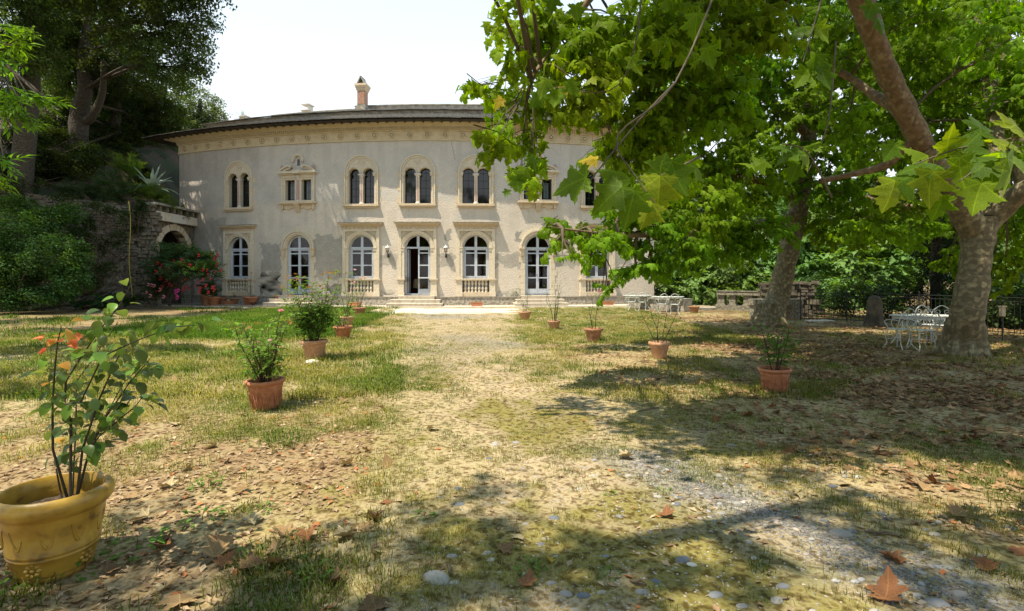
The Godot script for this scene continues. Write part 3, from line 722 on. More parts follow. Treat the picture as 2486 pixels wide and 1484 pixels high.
func build_roof(v: Node) -> void:
	var mb := MB.new()
	# boarded eaves on rafters
	mb.bar(S0 - 2.1, S1 + 1.05, 10.62, 10.65, -0.3, 1.0)
	for i in 8:
		var t0 := i / 8.0; var t1 := (i + 1) / 8.0
		mb.bar(S0 - 2.1 + 3.0 * t0, S1 + 1.05 - 2.0 * t0, 10.55 + 0.9 * t0, 10.56 + 0.96 * t0, -1.5 - 0.2, 1.0 - 2.5 * t0)
	var r := fpart(v, "roof", mb, M.dark_wood)
	mb = MB.new()
	var x := S0 - 1.9
	while x < S1 + 0.9: mb.bar(x, x + 0.11, 10.5, 10.62, -0.2, 0.92, 9); x += 0.52
	var rf := fpart(r, "rafters", mb, M.dark_wood); rf.set_meta("kind", "stuff")
	slates(r, 1.04, 10.65, -1.5, 11.62, S0 - 2.15, 3.0, 0.3)
	mb = MB.new(); mb.bar(S0 + 0.6, S1 - 0.6, 11.4, 11.82, -2.5, -1.5)
	fpart(r, "roof_step", mb, M.mortar)
	mb = MB.new()
	for i in 6:
		var t0 := i / 6.0
		mb.bar(S0 + 0.3 + 3.0 * t0, S1 - 0.3 - 2.0 * t0, 11.78, 11.72 + 0.62 * i / 6.0 + 0.07, -4.2, -1.4 - 1.7 * t0)
	fpart(r, "upper_roof", mb, M.mortar)
	slates(r, -1.3, 11.83, -3.2, 12.5, S0 + 0.2, 3.0, 0.3)
	mb = MB.new(); mb.bar(-5.9, S1 - 1.5, 12.3, 12.66, -6, -3.1); mb.bar(-5.95, S1 - 1.45, 12.66, 12.72, -6, -3.05)
	fpart(r, "attic", mb, M.mortar)
	mb = MB.new(); mb.bar(S0 + 4.5, -5.9, 12.2, 12.62, -6, -3.3)
	fpart(r, "ridge", mb, M.mortar)
	# chimney
	var cs := -5.15; var cn := -2.6
	mb = MB.new(); mb.box(Vector3(cs, 12.78, cn), Vector3(0.5, 1.3, 0.5)); mb.box(Vector3(cs, 12.28, cn), Vector3(0.6, 0.5, 0.6))
	var ch := fpart(v, "chimney", mb, M.mortar)
	for i in 14:
		for j in 2:
			mb = MB.new(); mb.box(Vector3(cs - 0.125 + 0.25 * j + (0.06 if i % 2 else -0.06) * 0.5, 12.6 + 0.058 * i, cn + 0.26), Vector3(0.236, 0.05, 0.03 + 0.01 * ((i + j) % 2)))
			fpart(ch, "brick", mb, M.brick)
		mb = MB.new(); mb.box(Vector3(cs + 0.255, 12.6 + 0.058 * i, cn), Vector3(0.024, 0.05, 0.5)); fpart(ch, "brick", mb, M.brick)
	mb = MB.new(); mb.box(Vector3(cs, 13.43, cn), Vector3(0.56, 0.07, 0.56)); mb.box(Vector3(cs, 13.52, cn), Vector3(0.64, 0.12, 0.64)); mb.box(Vector3(cs, 13.64, cn), Vector3(0.72, 0.12, 0.72)); mb.box(Vector3(cs, 13.77, cn), Vector3(0.8, 0.14, 0.8))
	fpart(ch, "cap", mb, M.stone_warm)
	mb = MB.new()
	for g in [-1.0, 1.0]: mb.box(Vector3(cs + g * 0.14, 14.04, cn), Vector3(0.06, 0.5, 0.7), Basis(Vector3.BACK, g * 0.5))
	mb.box(Vector3(cs, 14.27, cn), Vector3(0.1, 0.08, 0.72))
	fpart(ch, "cowl", mb, M.slate)
	mb = MB.new(); mb.box(Vector3(-10.5, 12.75, -4.4), Vector3(0.6, 0.5, 0.6)); mb.box(Vector3(-10.5, 13.02, -4.4), Vector3(0.75, 0.06, 0.75)); mb.box(Vector3(-10.3, 13.2, -4.4), Vector3(0.05, 0.4, 0.6)); mb.box(Vector3(-10.5, 13.42, -4.4), Vector3(0.66, 0.06, 0.7))
	fpart(v, "low_chimney", mb, M.marble)
	mb = MB.new(); mb.box(Vector3(-14.0, 12.0, -2.2), Vector3(0.55, 0.5, 0.4)); mb.box(Vector3(-14.0, 12.28, -2.2), Vector3(0.62, 0.05, 0.5))
	fpart(v, "low_chimney", mb, M.marble)

# ---------------------------------------------------------------- leaves and trees (a leaf lies along +z, its face up)
func leaf_simple(mb: MB, x: Transform3D, w := 0.25, sag := 0.12, fold := 0.06) -> void:
	var a := x * Vector3.ZERO; var b := x * Vector3(-w, fold, 0.42); var d := x * Vector3(w, fold, 0.42); var m := x * Vector3(0, 0.0, 0.5); var t := x * Vector3(0, -sag, 1.0)
	mb.leaf3(a, b, m); mb.leaf3(b, t, m); mb.leaf3(a, d, m); mb.leaf3(d, t, m)
func leaf_oval(mb: MB, x: Transform3D, w := 0.33, sag := 0.15, fold := 0.05) -> void:   # rose and laurel leaves near the camera
	var mid := []; var lf := []; var rt := []
	for i in 6:
		var t := i / 5.0
		var hw := w * pow(sin(PI * pow(t, 0.85)), 0.8) if i > 0 and i < 5 else 0.0
		var y := -sag * t * t + 0.04 * sin(t * PI)
		mid.append(x * Vector3(0, y, t)); lf.append(x * Vector3(-hw, y + fold * hw * 4, t)); rt.append(x * Vector3(hw, y + fold * hw * 4, t))
	for i in 5:
		for s in [lf, rt]:
			mb.leaf3(mid[i], s[i], s[i + 1]); mb.leaf3(mid[i], s[i + 1], mid[i + 1])
const LOBES := [[0.0, 0.02], [0.14, -0.05], [0.3, -0.06], [0.47, -0.02], [0.38, 0.1], [0.31, 0.22], [0.46, 0.28], [0.64, 0.42], [0.46, 0.45], [0.27, 0.5], [0.3, 0.62], [0.2, 0.74], [0.1, 0.86], [0.0, 1.02]]
const LOBES_FINE := [[0.0, 0.03], [0.08, -0.05], [0.18, -0.07], [0.24, -0.03], [0.36, -0.1], [0.38, -0.03], [0.5, -0.03], [0.42, 0.06], [0.41, 0.12], [0.33, 0.16], [0.31, 0.23], [0.4, 0.24], [0.45, 0.32], [0.55, 0.33], [0.67, 0.43], [0.55, 0.44], [0.49, 0.51], [0.4, 0.47], [0.27, 0.5], [0.26, 0.57], [0.34, 0.62], [0.26, 0.68], [0.25, 0.77], [0.15, 0.8], [0.1, 0.9], [0.0, 1.04]]
const LOBES_FAR := [[0.0, 0.0], [0.45, -0.04], [0.3, 0.22], [0.64, 0.42], [0.26, 0.52], [0.22, 0.75], [0.0, 1.0]]
func leaf_plane(mb: MB, x: Transform3D, outline: Array, droop := 0.2, fold := 0.18, curl := 0.0) -> void:
	var f := func(px: float, pz: float) -> Vector3: return x * Vector3(px, -fold * absf(px) - droop * pz * pz + 0.03 + curl * px * pz, pz)
	var u := func(px: float, pz: float) -> Vector2: return Vector2((px + 0.7) / 1.4, (pz + 0.15) / 1.2)
	for s in [-1.0, 1.0]:
		for i in outline.size() - 1:
			var p: Array = outline[i]; var q: Array = outline[i + 1]
			var cz := 0.3 if p[1] < 0.5 else 0.55
			mb.leaf3(f.call(0, cz), f.call(s * p[0], p[1]), f.call(s * q[0], q[1]), u.call(0, cz), u.call(s * p[0], p[1]), u.call(s * q[0], q[1]))
		mb.leaf3(f.call(0, 0.3), f.call(0, 0.55), f.call(s * 0.27, 0.5), u.call(0, 0.3), u.call(0, 0.55), u.call(s * 0.27, 0.5))
func leaf_xf(at: Vector3, yaw: float, pitch: float, size: float, roll := 0.0) -> Transform3D:
	return Transform3D(Basis(Vector3.UP, yaw) * Basis(Vector3.RIGHT, pitch) * Basis(Vector3.BACK, roll) * Basis.from_scale(Vector3.ONE * size), at)
func spray(kind: String) -> ArrayMesh:
	if tree_mesh.has(kind): return tree_mesh[kind]
	var r := RandomNumberGenerator.new(); r.seed = hash(kind)
	var mb := MB.new()
	var L := 0.5
	var n := 9
	match kind:
		"plane", "plane_b": n = 12; L = 0.5
		"oak": n = 34; L = 0.6
		"lime": n = 22; L = 0.6
		"long": n = 14; L = 0.4
		"shrub": n = 26; L = 0.4
		"cypress": n = 40; L = 0.7
		"needle": n = 40; L = 0.5
	mb.col = Color(0.09, 0.065, 0.04) * 3.0
	mb.tube([Vector3.ZERO, Vector3(0.02, 0.02, L * 0.5), Vector3(0, -0.04, L)], [0.007, 0.005, 0.003], 3, false)
	for i in n:
		var t := (i + 0.6) / n
		var sg := 1.0 if i % 2 else -1.0
		var at := Vector3(0.02 * sg, -0.05 * t * t, L * t)
		var b := r.randf_range(0.72, 1.3)
		mb.col = Color(b * r.randf_range(0.92, 1.12), b, b * r.randf_range(0.8, 1.1))
		if r.randf() < 0.03 and kind.begins_with("plane"): mb.col = Color(2.4, 1.2, 0.8)
		match kind:
			"plane", "plane_b":
				var yaw := sg * r.randf_range(0.3, 1.5) + (r.randf_range(-0.3, 0.3) if i < n - 1 else 0.0)
				var pitch := r.randf_range(0.3, 1.35)
				var d := Basis(Vector3.UP, yaw) * Vector3(0, -0.02, 0.06)
				leaf_plane(mb, leaf_xf(at + d, yaw, pitch, r.randf_range(0.105, 0.17), r.randf_range(-0.6, 0.6)), LOBES_FAR, 0.25, 0.2, r.randf_range(-0.3, 0.3))
			"oak": leaf_simple(mb, leaf_xf(at + Vector3(r.randf_range(-0.12, 0.12), r.randf_range(-0.1, 0.1), r.randf_range(-0.1, 0.1)), r.randf_range(-PI, PI), r.randf_range(-0.7, 1.0), r.randf_range(0.08, 0.14)), 0.27)
			"lime": leaf_simple(mb, leaf_xf(at + Vector3(r.randf_range(-0.1, 0.1), r.randf_range(-0.05, 0.05), 0), sg * r.randf_range(0.3, 1.4), r.randf_range(-0.2, 0.8), r.randf_range(0.11, 0.17), r.randf_range(-0.4, 0.4)), 0.42)
			"long": leaf_simple(mb, leaf_xf(at, sg * r.randf_range(0.3, 1.0), r.randf_range(-0.5, 0.6), r.randf_range(0.14, 0.22), r.randf_range(-0.4, 0.4)), 0.13)
			"shrub": leaf_simple(mb, leaf_xf(at + Vector3(r.randf_range(-0.12, 0.12), r.randf_range(-0.1, 0.1), 0), r.randf_range(-PI, PI), r.randf_range(-0.4, 0.9), r.randf_range(0.06, 0.11)), 0.3)
			"cypress": leaf_simple(mb, leaf_xf(at + Vector3(r.randf_range(-0.1, 0.1), r.randf_range(-0.1, 0.1), 0), sg * r.randf_range(0.1, 0.6), r.randf_range(-0.5, 0.5), r.randf_range(0.12, 0.22)), 0.09)
			"needle": leaf_simple(mb, leaf_xf(at, r.randf_range(-1.2, 1.2), r.randf_range(-1.0, 0.6), r.randf_range(0.14, 0.26)), 0.035)
	tree_mesh[kind] = mb.mesh(true)
	return tree_mesh[kind]

func pads_px(a: Array, thin := 0.6, stray := 0.0) -> Array:   # [u, v, depth, half width, half height] as seen to [centre, radii]
	var out := []
	for q in a:
		var z: float = q[2] + R(-stray, stray)
		var k: float = z / F
		out.append([P(q[0], q[1], z), Vector3(q[3] * k, q[4] * k, (q[3] + q[4]) * thin * k)])
	return out
func fill_crown(parent: Node, called: String, kind: String, m: Material, pads: Array, per: float, base: Color, vary: float, scale := 1.0, droop := 0.3) -> MultiMeshInstance3D:
	var buf := PackedFloat32Array()
	for q in pads:
		var c: Vector3 = q[0]; var r: Vector3 = q[1]
		var area := PI * r.x * r.y + 0.5 * PI * r.z * (r.x + r.y) * 0.5
		var k := maxi(3, int(area * per * (q[2] if q.size() > 2 else 1.0)))
		var tone := R(1.0 - vary, 1.0 + vary)
		var warm := R(0.9, 1.15)
		for i in k:
			var d := dirn()
			var o := c + d * r * pow(R(0.12, 1.0), 0.4)
			var yaw := atan2(d.x, d.z) + R(-1.1, 1.1)
			var b := Basis(Vector3.UP, yaw) * Basis(Vector3.RIGHT, droop + R(-0.5, 0.5) - d.y * 0.4) * Basis(Vector3.BACK, R(-0.5, 0.5)) * Basis.from_scale(Vector3.ONE * scale * R(0.75, 1.25))
			var v := tone * R(0.8, 1.2)
			put(buf, b, o - b.z * 0.25, Color(base.r * v * warm, base.g * v, base.b * v))
	return many(parent, called, spray(kind), m, buf)
func branches_to(parent: Node, pads: Array, nodes: Array, m: Material, r0 := 0.04) -> void:
	var mb := MB.new()
	for q in pads:
		var best: Vector3 = nodes[0]
		for n in nodes:
			if (n - q[0]).length() < (best - q[0]).length(): best = n
		var mid: Vector3 = best.lerp(q[0], 0.5) + Vector3(R(-0.1, 0.1), 0.12 * (best - q[0]).length() * R(0.2, 1.0), R(-0.1, 0.1))
		var e: Vector3 = q[0] + Vector3(0, -0.2, 0) * q[1].y
		mb.tube([best, best.lerp(mid, 0.6) + Vector3(0, 0.05, 0), mid, mid.lerp(e, 0.6), e], [r0, r0 * 0.8, r0 * 0.6, r0 * 0.4, r0 * 0.2], 5, false)
		for k in 3:
			var f: Vector3 = q[0] + dirn() * q[1] * 0.8
			mb.tube([mid, mid.lerp(f, 0.5) + Vector3(0, 0.05, 0), f], [r0 * 0.4, r0 * 0.25, r0 * 0.12], 4, false)
	var o := part(parent, "branches", mb, m); o.set_meta("kind", "stuff")
func limb(parent: Node, called: String, pts: Array, rad: Array, m: Material, k := 12) -> Array:   # a smooth tapering limb; gives back points along it
	var P2 := []; var R2 := []
	for i in pts.size() - 1:
		var a: Vector3 = pts[maxi(i - 1, 0)]; var b: Vector3 = pts[i]; var c: Vector3 = pts[i + 1]; var d: Vector3 = pts[mini(i + 2, pts.size() - 1)]
		for j in 5:
			var t := j / 5.0
			P2.append(b.cubic_interpolate(c, a, d, t)); R2.append(lerpf(rad[i], rad[i + 1], t) * (1.0 + 0.05 * sin(i * 3.7 + j * 1.9)))
	P2.append(pts[-1]); R2.append(rad[-1])
	var mb := MB.new(); mb.tube(P2, R2, k)
	for i in mb.v.size(): mb.v[i] += mb.n[i] * 0.06 * nz.get_noise_3dv(mb.v[i] * 14.0)
	part(parent, called, mb, m)
	return P2
func roots(parent: Node, at: Vector3, r: float, n: int, m: Material) -> void:
	for i in n:
		var a := TAU * i / n + R(-0.3, 0.3)
		var d := Vector3(cos(a), 0, sin(a))
		var mb := MB.new()
		mb.tube([at + d * r * 0.55 + Vector3(0, 0.75, 0), at + d * r * 0.85 + Vector3(0, 0.3, 0), at + d * r * 1.25 + Vector3(0, 0.06, 0), at + d * r * 1.8 + Vector3(0, -0.08, 0)], [r * 0.35, r * 0.36, r * 0.26, r * 0.1], 8)
		part(parent, "root", mb, m)

func big_leaf(parent: Node, u: float, w: float, z: float, size: float, ang: float, face: float, c: Color) -> void:   # one of the leaves hanging near the viewer
	var a := deg_to_rad(ang)
	var t := Vector3(cos(a), sin(a), R(-0.35, 0.25)).normalized()
	var nn := Vector3(R(-0.25, 0.25), sin(face), cos(face))
	nn = (nn - t * nn.dot(t)).normalized()
	if nn.y < 0: nn = -nn
	var key := "near_leaf%d" % (rng.randi() % 9)
	if not tree_mesh.has(key):
		var mb := MB.new()
		leaf_plane(mb, Transform3D.IDENTITY, LOBES_FINE, R(0.05, 0.6), R(0.0, 0.5), R(-0.6, 0.6))
		mb.tube([Vector3(0, 0.02, 0.02), Vector3(0, 0.06, -0.15), Vector3(0.02, 0.16, -0.32)], [0.009, 0.008, 0.011], 4)
		tree_mesh[key] = mb.mesh()
	var m: StandardMaterial3D = M.near[rng.randi() % M.near.size()] if c == Color.BLACK else M.yellow_leaf
	var o := part(parent, "leaf", tree_mesh[key], m)
	o.transform = Transform3D(Basis(nn.cross(t), nn, t) * Basis.from_scale(Vector3.ONE * size), P(u, w, z) - t * size * 0.45)

func build_plane_trees() -> void:
	M.near = []
	for c in [S(0.22, 0.38, 0.03), S(0.34, 0.52, 0.05), S(0.16, 0.30, 0.035), S(0.40, 0.52, 0.05)]:
		var m := leaf_mat(Color(1.12, 1.12, 0.36), 0.4, M.plane_leaf.albedo_texture)
		m.vertex_color_use_as_albedo = false; m.albedo_color = c
		M.near.append(m)
	M.yellow_leaf = leaf_mat(Color(1, 0.95, 0.4), 0.5, M.plane_leaf.albedo_texture)
	M.yellow_leaf.vertex_color_use_as_albedo = false; M.yellow_leaf.albedo_color = S(0.6, 0.48, 0.05)
	# the forked tree on the right
	var t := thing("plane_tree", "thick forked plane tree with patchy bark beside the white table, foremost of the planes", "tree")
	var base := G(2338, 862)
	var nodes := []
	nodes += limb(t, "trunk", [base + Vector3(0, -0.15, 0), base + Vector3(0.02, 0.35, 0), P(2348, 760, 11), P(2362, 660, 11), P(2376, 580, 11), P(2382, 530, 11)], [0.46, 0.36, 0.29, 0.265, 0.275, 0.3], M.bark_plane, 22)
	roots(t, base, 0.31, 7, M.bark_plane)
	nodes += limb(t, "limb", [P(2375, 570, 11), P(2335, 515, 10.9), P(2290, 435, 10.6), P(2240, 355, 10.2)], [0.25, 0.25, 0.225, 0.2], M.bark_plane, 16)
	nodes += limb(t, "limb", [P(2290, 430, 10.6), P(2240, 350, 10.2), P(2190, 260, 9.9), P(2145, 150, 9.6), P(2110, 60, 9.3), P(2060, -60, 8.9), P(1900, -330, 8), P(1650, -420, 7)], [0.215, 0.2, 0.19, 0.18, 0.165, 0.15, 0.11, 0.06], M.bark_limb, 16)
	nodes += limb(t, "limb", [P(2385, 555, 11), P(2410, 500, 11.1), P(2425, 440, 11.3), P(2420, 330, 11.8), P(2400, 180, 12.3), P(2370, 20, 12.6), P(2330, -200, 12.6)], [0.22, 0.2, 0.17, 0.14, 0.12, 0.09, 0.05], M.bark_plane, 12)
	nodes += limb(t, "limb", [P(2390, 550, 11), P(2450, 490, 10.7), P(2540, 430, 10.2), P(2700, 340, 9.5), P(2900, 200, 9)], [0.23, 0.2, 0.16, 0.13, 0.08], M.bark_plane, 12)
	nodes += limb(t, "limb", [P(2190, 270, 9.9), P(2120, 230, 10.4), P(2050, 180, 10.8), P(1980, 160, 11)], [0.12, 0.1, 0.08, 0.04], M.bark_limb, 8)
	nodes += limb(t, "limb", [P(2228, 330, 10.1), P(2150, 400, 10.6), P(2080, 420, 11), P(1990, 440, 11.2)], [0.1, 0.08, 0.06, 0.03], M.bark_limb, 8)
	# a long limb overhead, out of the frame's top, reaches to the left
	nodes += limb(t, "limb", [P(2060, -60, 8.9), P(1800, -150, 8.6), P(1600, -120, 8.2), P(1450, -20, 7.9), P(1360, 90, 7.5), P(1290, 190, 7.2)], [0.1, 0.085, 0.07, 0.045, 0.028, 0.012], M.bark_limb, 8)
	var left := pads_px([[1190, 215, 6.8, 48, 30], [1160, 205, 6.7, 22, 18], [1262, 118, 7, 60, 40], [1310, 35, 7, 70, 50], [1205, 62, 7.2, 28, 20], [1262, 250, 7.2, 80, 50], [1335, 170, 7.5, 80, 60], [1225, 300, 7, 48, 32], [1200, 345, 7, 26, 26], [1285, 340, 7.2, 30, 50], [1295, 400, 7, 20, 30], [1262, 430, 6.8, 16, 18], [1400, 80, 7.5, 100, 70], [1425, 205, 8, 100, 70], [1500, 285, 8, 80, 50], [1370, 270, 7.6, 50, 30], [1500, 120, 8, 110, 90], [1600, 200, 8.5, 120, 90], [1600, 60, 8, 130, 80], [1475, 370, 8.5, 45, 45], [1560, 350, 9, 80, 60], [1520, 440, 9, 45, 40], [1640, 420, 9.5, 60, 60], [1720, 90, 9, 110, 90], [1850, 60, 9, 100, 70], [1750, 260, 9.5, 90, 80], [1240, 150, 7, 40, 30], [1290, 80, 7.2, 50, 40], [1255, -10, 7.2, 50, 40], [1600, 300, 9, 80, 70], [1680, 170, 9, 80, 70]], 0.26, 0.9)
	var own := pads_px([[2300, 100, 12.5, 190, 120], [2420, 250, 12.5, 130, 120], [2190, 150, 13, 120, 110], [2300, 300, 13, 110, 80], [2450, 90, 9.5, 110, 100], [2240, 10, 10, 130, 60], [2140, 330, 13, 90, 80], [2470, 560, 13, 45, 70], [2440, 660, 13.5, 45, 50], [2350, 440, 13.5, 70, 40], [2060, 120, 11, 90, 80], [2200, 480, 13.5, 80, 40], [2050, 300, 12, 60, 60], [2600, 200, 11, 150, 150], [2620, 500, 12, 120, 120], [2100, 560, 14.5, 70, 40], [2220, 560, 15, 60, 35], [2300, 620, 15, 40, 40]])
	# the part of the crown above the frame, which dapples the ground
	var over := []
	for q in SHADE:
		if q[0] < 1850 and q[1] < 970: continue   # the visible boughs shade this part
		var g := G(q[0], q[1])
		var o: Vector3 = g - SUN * q[3]
		over.append([o, Vector3(q[2] * 1.2, q[2] * 0.6, q[2] * 1.2), 1.6 if q[0] < 1700 else 5.0])
	var all := left + own + over
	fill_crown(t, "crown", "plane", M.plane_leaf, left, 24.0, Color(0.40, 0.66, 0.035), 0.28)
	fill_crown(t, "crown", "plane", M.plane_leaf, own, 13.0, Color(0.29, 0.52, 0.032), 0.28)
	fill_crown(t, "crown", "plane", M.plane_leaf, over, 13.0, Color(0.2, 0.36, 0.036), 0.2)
	branches_to(t, left, nodes, M.twig, 0.016)
	branches_to(t, own + over, nodes, M.twig, 0.03)
	# leaves hanging close to the viewer
	for q in [[[1760, -80, 3.6], [1640, 200, 3.1], [1500, 330, 2.95], [1545, 430, 2.85], [1600, 505, 2.8]], [[1640, 200, 3.1], [1545, 300, 3.0], [1420, 455, 2.85]], [[1700, 380, 3.0], [1620, 420, 2.9], [1560, 440, 2.85]], [[2700, 240, 3.4], [2480, 330, 3.1], [2330, 360, 3.0], [2220, 400, 3.0]], [[2480, 330, 3.1], [2400, 390, 3.0], [2330, 440, 2.9]], [[2010, -60, 4.2], [1985, 30, 4.0], [1950, 150, 3.9]], [[2020, 480, 4.0], [1960, 370, 3.9], [1900, 350, 3.9]], [[2030, 100, 4.2], [2010, 300, 4.1], [1960, 420, 4.0]], [[1320, -60, 4.6], [1345, 60, 4.5]], [[1560, -60, 4.2], [1540, 120, 4.1], [1480, 220, 4.1], [1330, 210, 4.3]]]:
		var pts := []; var rad := []
		for k in q.size(): pts.append(P(q[k][0], q[k][1], q[k][2])); rad.append(0.0065 - 0.001 * k)
		var cp := curve(pts, 4); var cr := []
		for k in cp.size(): cr.append(lerpf(0.007, 0.003, float(k) / cp.size()))
		var mb := MB.new(); mb.tube(cp, cr, 5)
		part(t, "twig", mb, M.twig)
	for q in [[1385, 445, 2.8, 0.21, 195, 0.5], [1478, 478, 2.8, 0.21, 215, 0.7], [1530, 500, 2.75, 0.20, 250, 0.6], [1600, 470, 2.8, 0.22, 265, 0.8], [1640, 428, 2.9, 0.20, 290, 0.5], [1500, 415, 2.9, 0.19, 140, 1.1], [1610, 395, 3.0, 0.17, 70, 0.9], [1570, 520, 2.8, 0.15, 240, 0.9], [1700, 410, 3.0, 0.14, 330, 0.9],
		[2185, 440, 3.0, 0.19, 200, 0.8], [2165, 470, 3.0, 0.18, 250, 0.5], [2240, 400, 3.0, 0.19, 170, 1.0], [2255, 455, 2.95, 0.20, 265, 0.5], [2300, 345, 3.0, 0.18, 100, 1.0], [2330, 420, 2.95, 0.20, 280, 0.4], [2370, 480, 2.9, 0.19, 255, 0.5], [2350, 350, 3.0, 0.19, 60, 1.1], [2400, 395, 2.9, 0.21, 200, 1.0], [2440, 335, 3.0, 0.20, 10, 1.0], [2460, 430, 2.7, 0.24, 300, 0.5], [2410, 455, 2.9, 0.18, 270, 0.4], [2470, 300, 3.1, 0.20, 30, 0.7], [2280, 500, 3.0, 0.15, 250, 0.6], [2475, 380, 2.8, 0.22, 350, 1.1], [2225, 365, 3.1, 0.16, 150, 0.8], [2380, 300, 3.1, 0.18, 80, 0.6],
		[1995, 80, 4.0, 0.16, 300, 0.3], [1950, 70, 4.0, 0.16, 195, 0.9], [1975, 160, 3.9, 0.18, 265, 0.3], [2000, 190, 3.9, 0.17, 280, 0.4], [1945, 190, 3.9, 0.16, 240, 0.4], [1915, 375, 3.9, 0.18, 200, 0.8], [1960, 390, 3.9, 0.16, 315, 0.6], [1895, 355, 3.9, 0.14, 170, 1.0], [1980, 350, 4.0, 0.14, 60, 1.0], [1930, 420, 3.9, 0.14, 250, 0.5], [1840, 400, 4.0, 0.15, 200, 0.7], [1810, 395, 4.0, 0.14, 160, 1.0],
		[1320, 210, 4.2, 0.16, 240, 0.3], [1350, 240, 4.2, 0.16, 265, 0.3], [1300, 240, 4.3, 0.15, 215, 0.5], [1385, 215, 4.2, 0.14, 300, 0.4], [1340, 5, 4.5, 0.16, 260, 0.4], [1400, 30, 4.5, 0.15, 280, 0.4], [1430, 190, 4.1, 0.15, 200, 1.0], [1540, 160, 4.1, 0.16, 290, 0.7], [1565, 145, 4.1, 0.13, 10, 1.1], [1690, 60, 4.0, 0.19, 265, 0.3], [1720, 140, 4.0, 0.16, 285, 0.4], [2110, 30, 4.2, 0.16, 250, 0.5], [2140, 60, 4.2, 0.14, 300, 0.5], [2160, 370, 3.6, 0.14, 240, 0.7], [1270, 425, 5.0, 0.16, 250, 0.3], [1255, 445, 5.0, 0.15, 280, 0.3], [1295, 395, 5.0, 0.14, 300, 0.4], [1230, 470, 5.0, 0.08, 255, 0.5]]:
		big_leaf(t, q[0], q[1], q[2], q[3], q[4], q[5], Color.BLACK)
	for q in [[1365, 215, 4.3, 0.13, 200, 0.6], [1430, 385, 3.6, 0.12, 170, 0.6], [1210, 250, 6.4, 0.16, 230, 0.5], [1195, 360, 6.6, 0.17, 260, 0.4]]:
		big_leaf(t, q[0], q[1], q[2], q[3], q[4], q[5], Color.WHITE)
	# the leaning tree behind
	t = thing("plane_tree", "leaning plane tree between the stone bench and balustrade, its low boughs reaching the villa", "tree")
	base = G(1868, 792)
	nodes = limb(t, "trunk", [base + Vector3(-0.1, -0.2, 0), base + Vector3(-0.02, 0.35, 0), P(1888, 720, 18.2), P(1908, 640, 18.2), P(1930, 550, 18.2), P(1948, 450, 18.2), P(1962, 330, 18.1), P(1975, 200, 18), P(1985, 40, 18), P(1990, -100, 18)], [0.64, 0.44, 0.36, 0.325, 0.30, 0.28, 0.24, 0.19, 0.14, 0.07], M.bark_plane, 20)
	roots(t, base, 0.44, 6, M.bark_plane)
	nodes += limb(t, "limb", [P(1940, 520, 18.2), P(1850, 545, 17), P(1740, 560, 15.5), P(1620, 570, 13.5), P(1500, 570, 12.2), P(1400, 560, 11.4), P(1330, 550, 11)], [0.17, 0.15, 0.12, 0.09, 0.065, 0.04, 0.015], M.bark_limb, 8)
	nodes += limb(t, "limb", [P(1940, 480, 18.2), P(1830, 440, 17), P(1700, 430, 15.5), P(1600, 440, 14)], [0.18, 0.15, 0.1, 0.05], M.bark_limb, 8)
	nodes += limb(t, "limb", [P(1950, 440, 18.2), P(2060, 470, 17.8), P(2180, 500, 17), P(2290, 500, 16.6)], [0.15, 0.12, 0.09, 0.04], M.bark_limb, 8)
	nodes += limb(t, "limb", [P(1965, 330, 18.1), P(1850, 230, 17.4), P(1720, 150, 17)], [0.16, 0.12, 0.05], M.bark_limb, 8)
	nodes += limb(t, "limb", [P(1970, 260, 18), P(2080, 160, 18.4), P(2160, 60, 18.6)], [0.14, 0.1, 0.05], M.bark_limb, 8)
	var low := pads_px([[1340, 542, 11, 38, 16], [1400, 555, 11.4, 60, 26], [1345, 590, 11, 36, 14], [1385, 618, 11.4, 30, 9], [1470, 580, 12, 80, 26], [1435, 625, 12, 12, 14], [1560, 560, 12.5, 90, 60], [1545, 655, 12, 55, 30], [1475, 698, 11.4, 38, 11], [1500, 520, 12.2, 60, 30], [1640, 600, 13, 100, 60], [1600, 490, 13, 100, 70], [1700, 500, 14, 110, 90], [1760, 600, 15, 90, 45], [1590, 650, 12.8, 50, 28]], 0.35, 0.7)
	var high := pads_px([[1850, 560, 15.5, 80, 50], [1800, 420, 16, 120, 100], [1700, 350, 16, 130, 100], [1900, 300, 17, 130, 120], [1750, 200, 17, 140, 120], [1900, 120, 17, 140, 120], [2010, 420, 17, 110, 100], [2050, 250, 18.5, 130, 120], [2060, 540, 18, 110, 55], [1650, 280, 15, 100, 90], [2040, 60, 18.5, 130, 110], [1780, 30, 17, 140, 110], [2160, 400, 18.5, 110, 90], [2180, 540, 18, 100, 50], [1600, 100, 16, 120, 110], [1900, -80, 17, 200, 100], [2200, 200, 19, 120, 130], [1560, 400, 14.5, 60, 60]])
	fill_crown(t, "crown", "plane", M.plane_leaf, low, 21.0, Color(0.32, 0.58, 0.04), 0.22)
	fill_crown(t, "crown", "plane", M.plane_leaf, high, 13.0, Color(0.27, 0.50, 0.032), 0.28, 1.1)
	branches_to(t, low + high, nodes, M.twig, 0.05)
	# a plane behind these and one behind the viewer, whose shade lies along the front edge
	t = thing("plane_tree", "plane tree half hidden by leaves at the right edge, behind the forked plane", "tree")
	base = P(2560, 0, 15); base.y = 0
	nodes = limb(t, "trunk", [base, base + Vector3(-0.3, 3, 0), P(2470, 330, 15), P(2440, 250, 15), P(2430, 100, 15), P(2425, -60, 15)], [0.5, 0.4, 0.3, 0.26, 0.22, 0.1], M.bark_plane, 12)
	high = pads_px([[2440, 100, 16, 140, 130], [2330, 250, 17, 130, 110], [2460, 330, 16.5, 120, 100], [2260, 100, 18, 140, 130], [2600, 300, 16, 160, 200], [2400, 520, 17.5, 100, 60], [2160, 40, 19, 130, 110]])
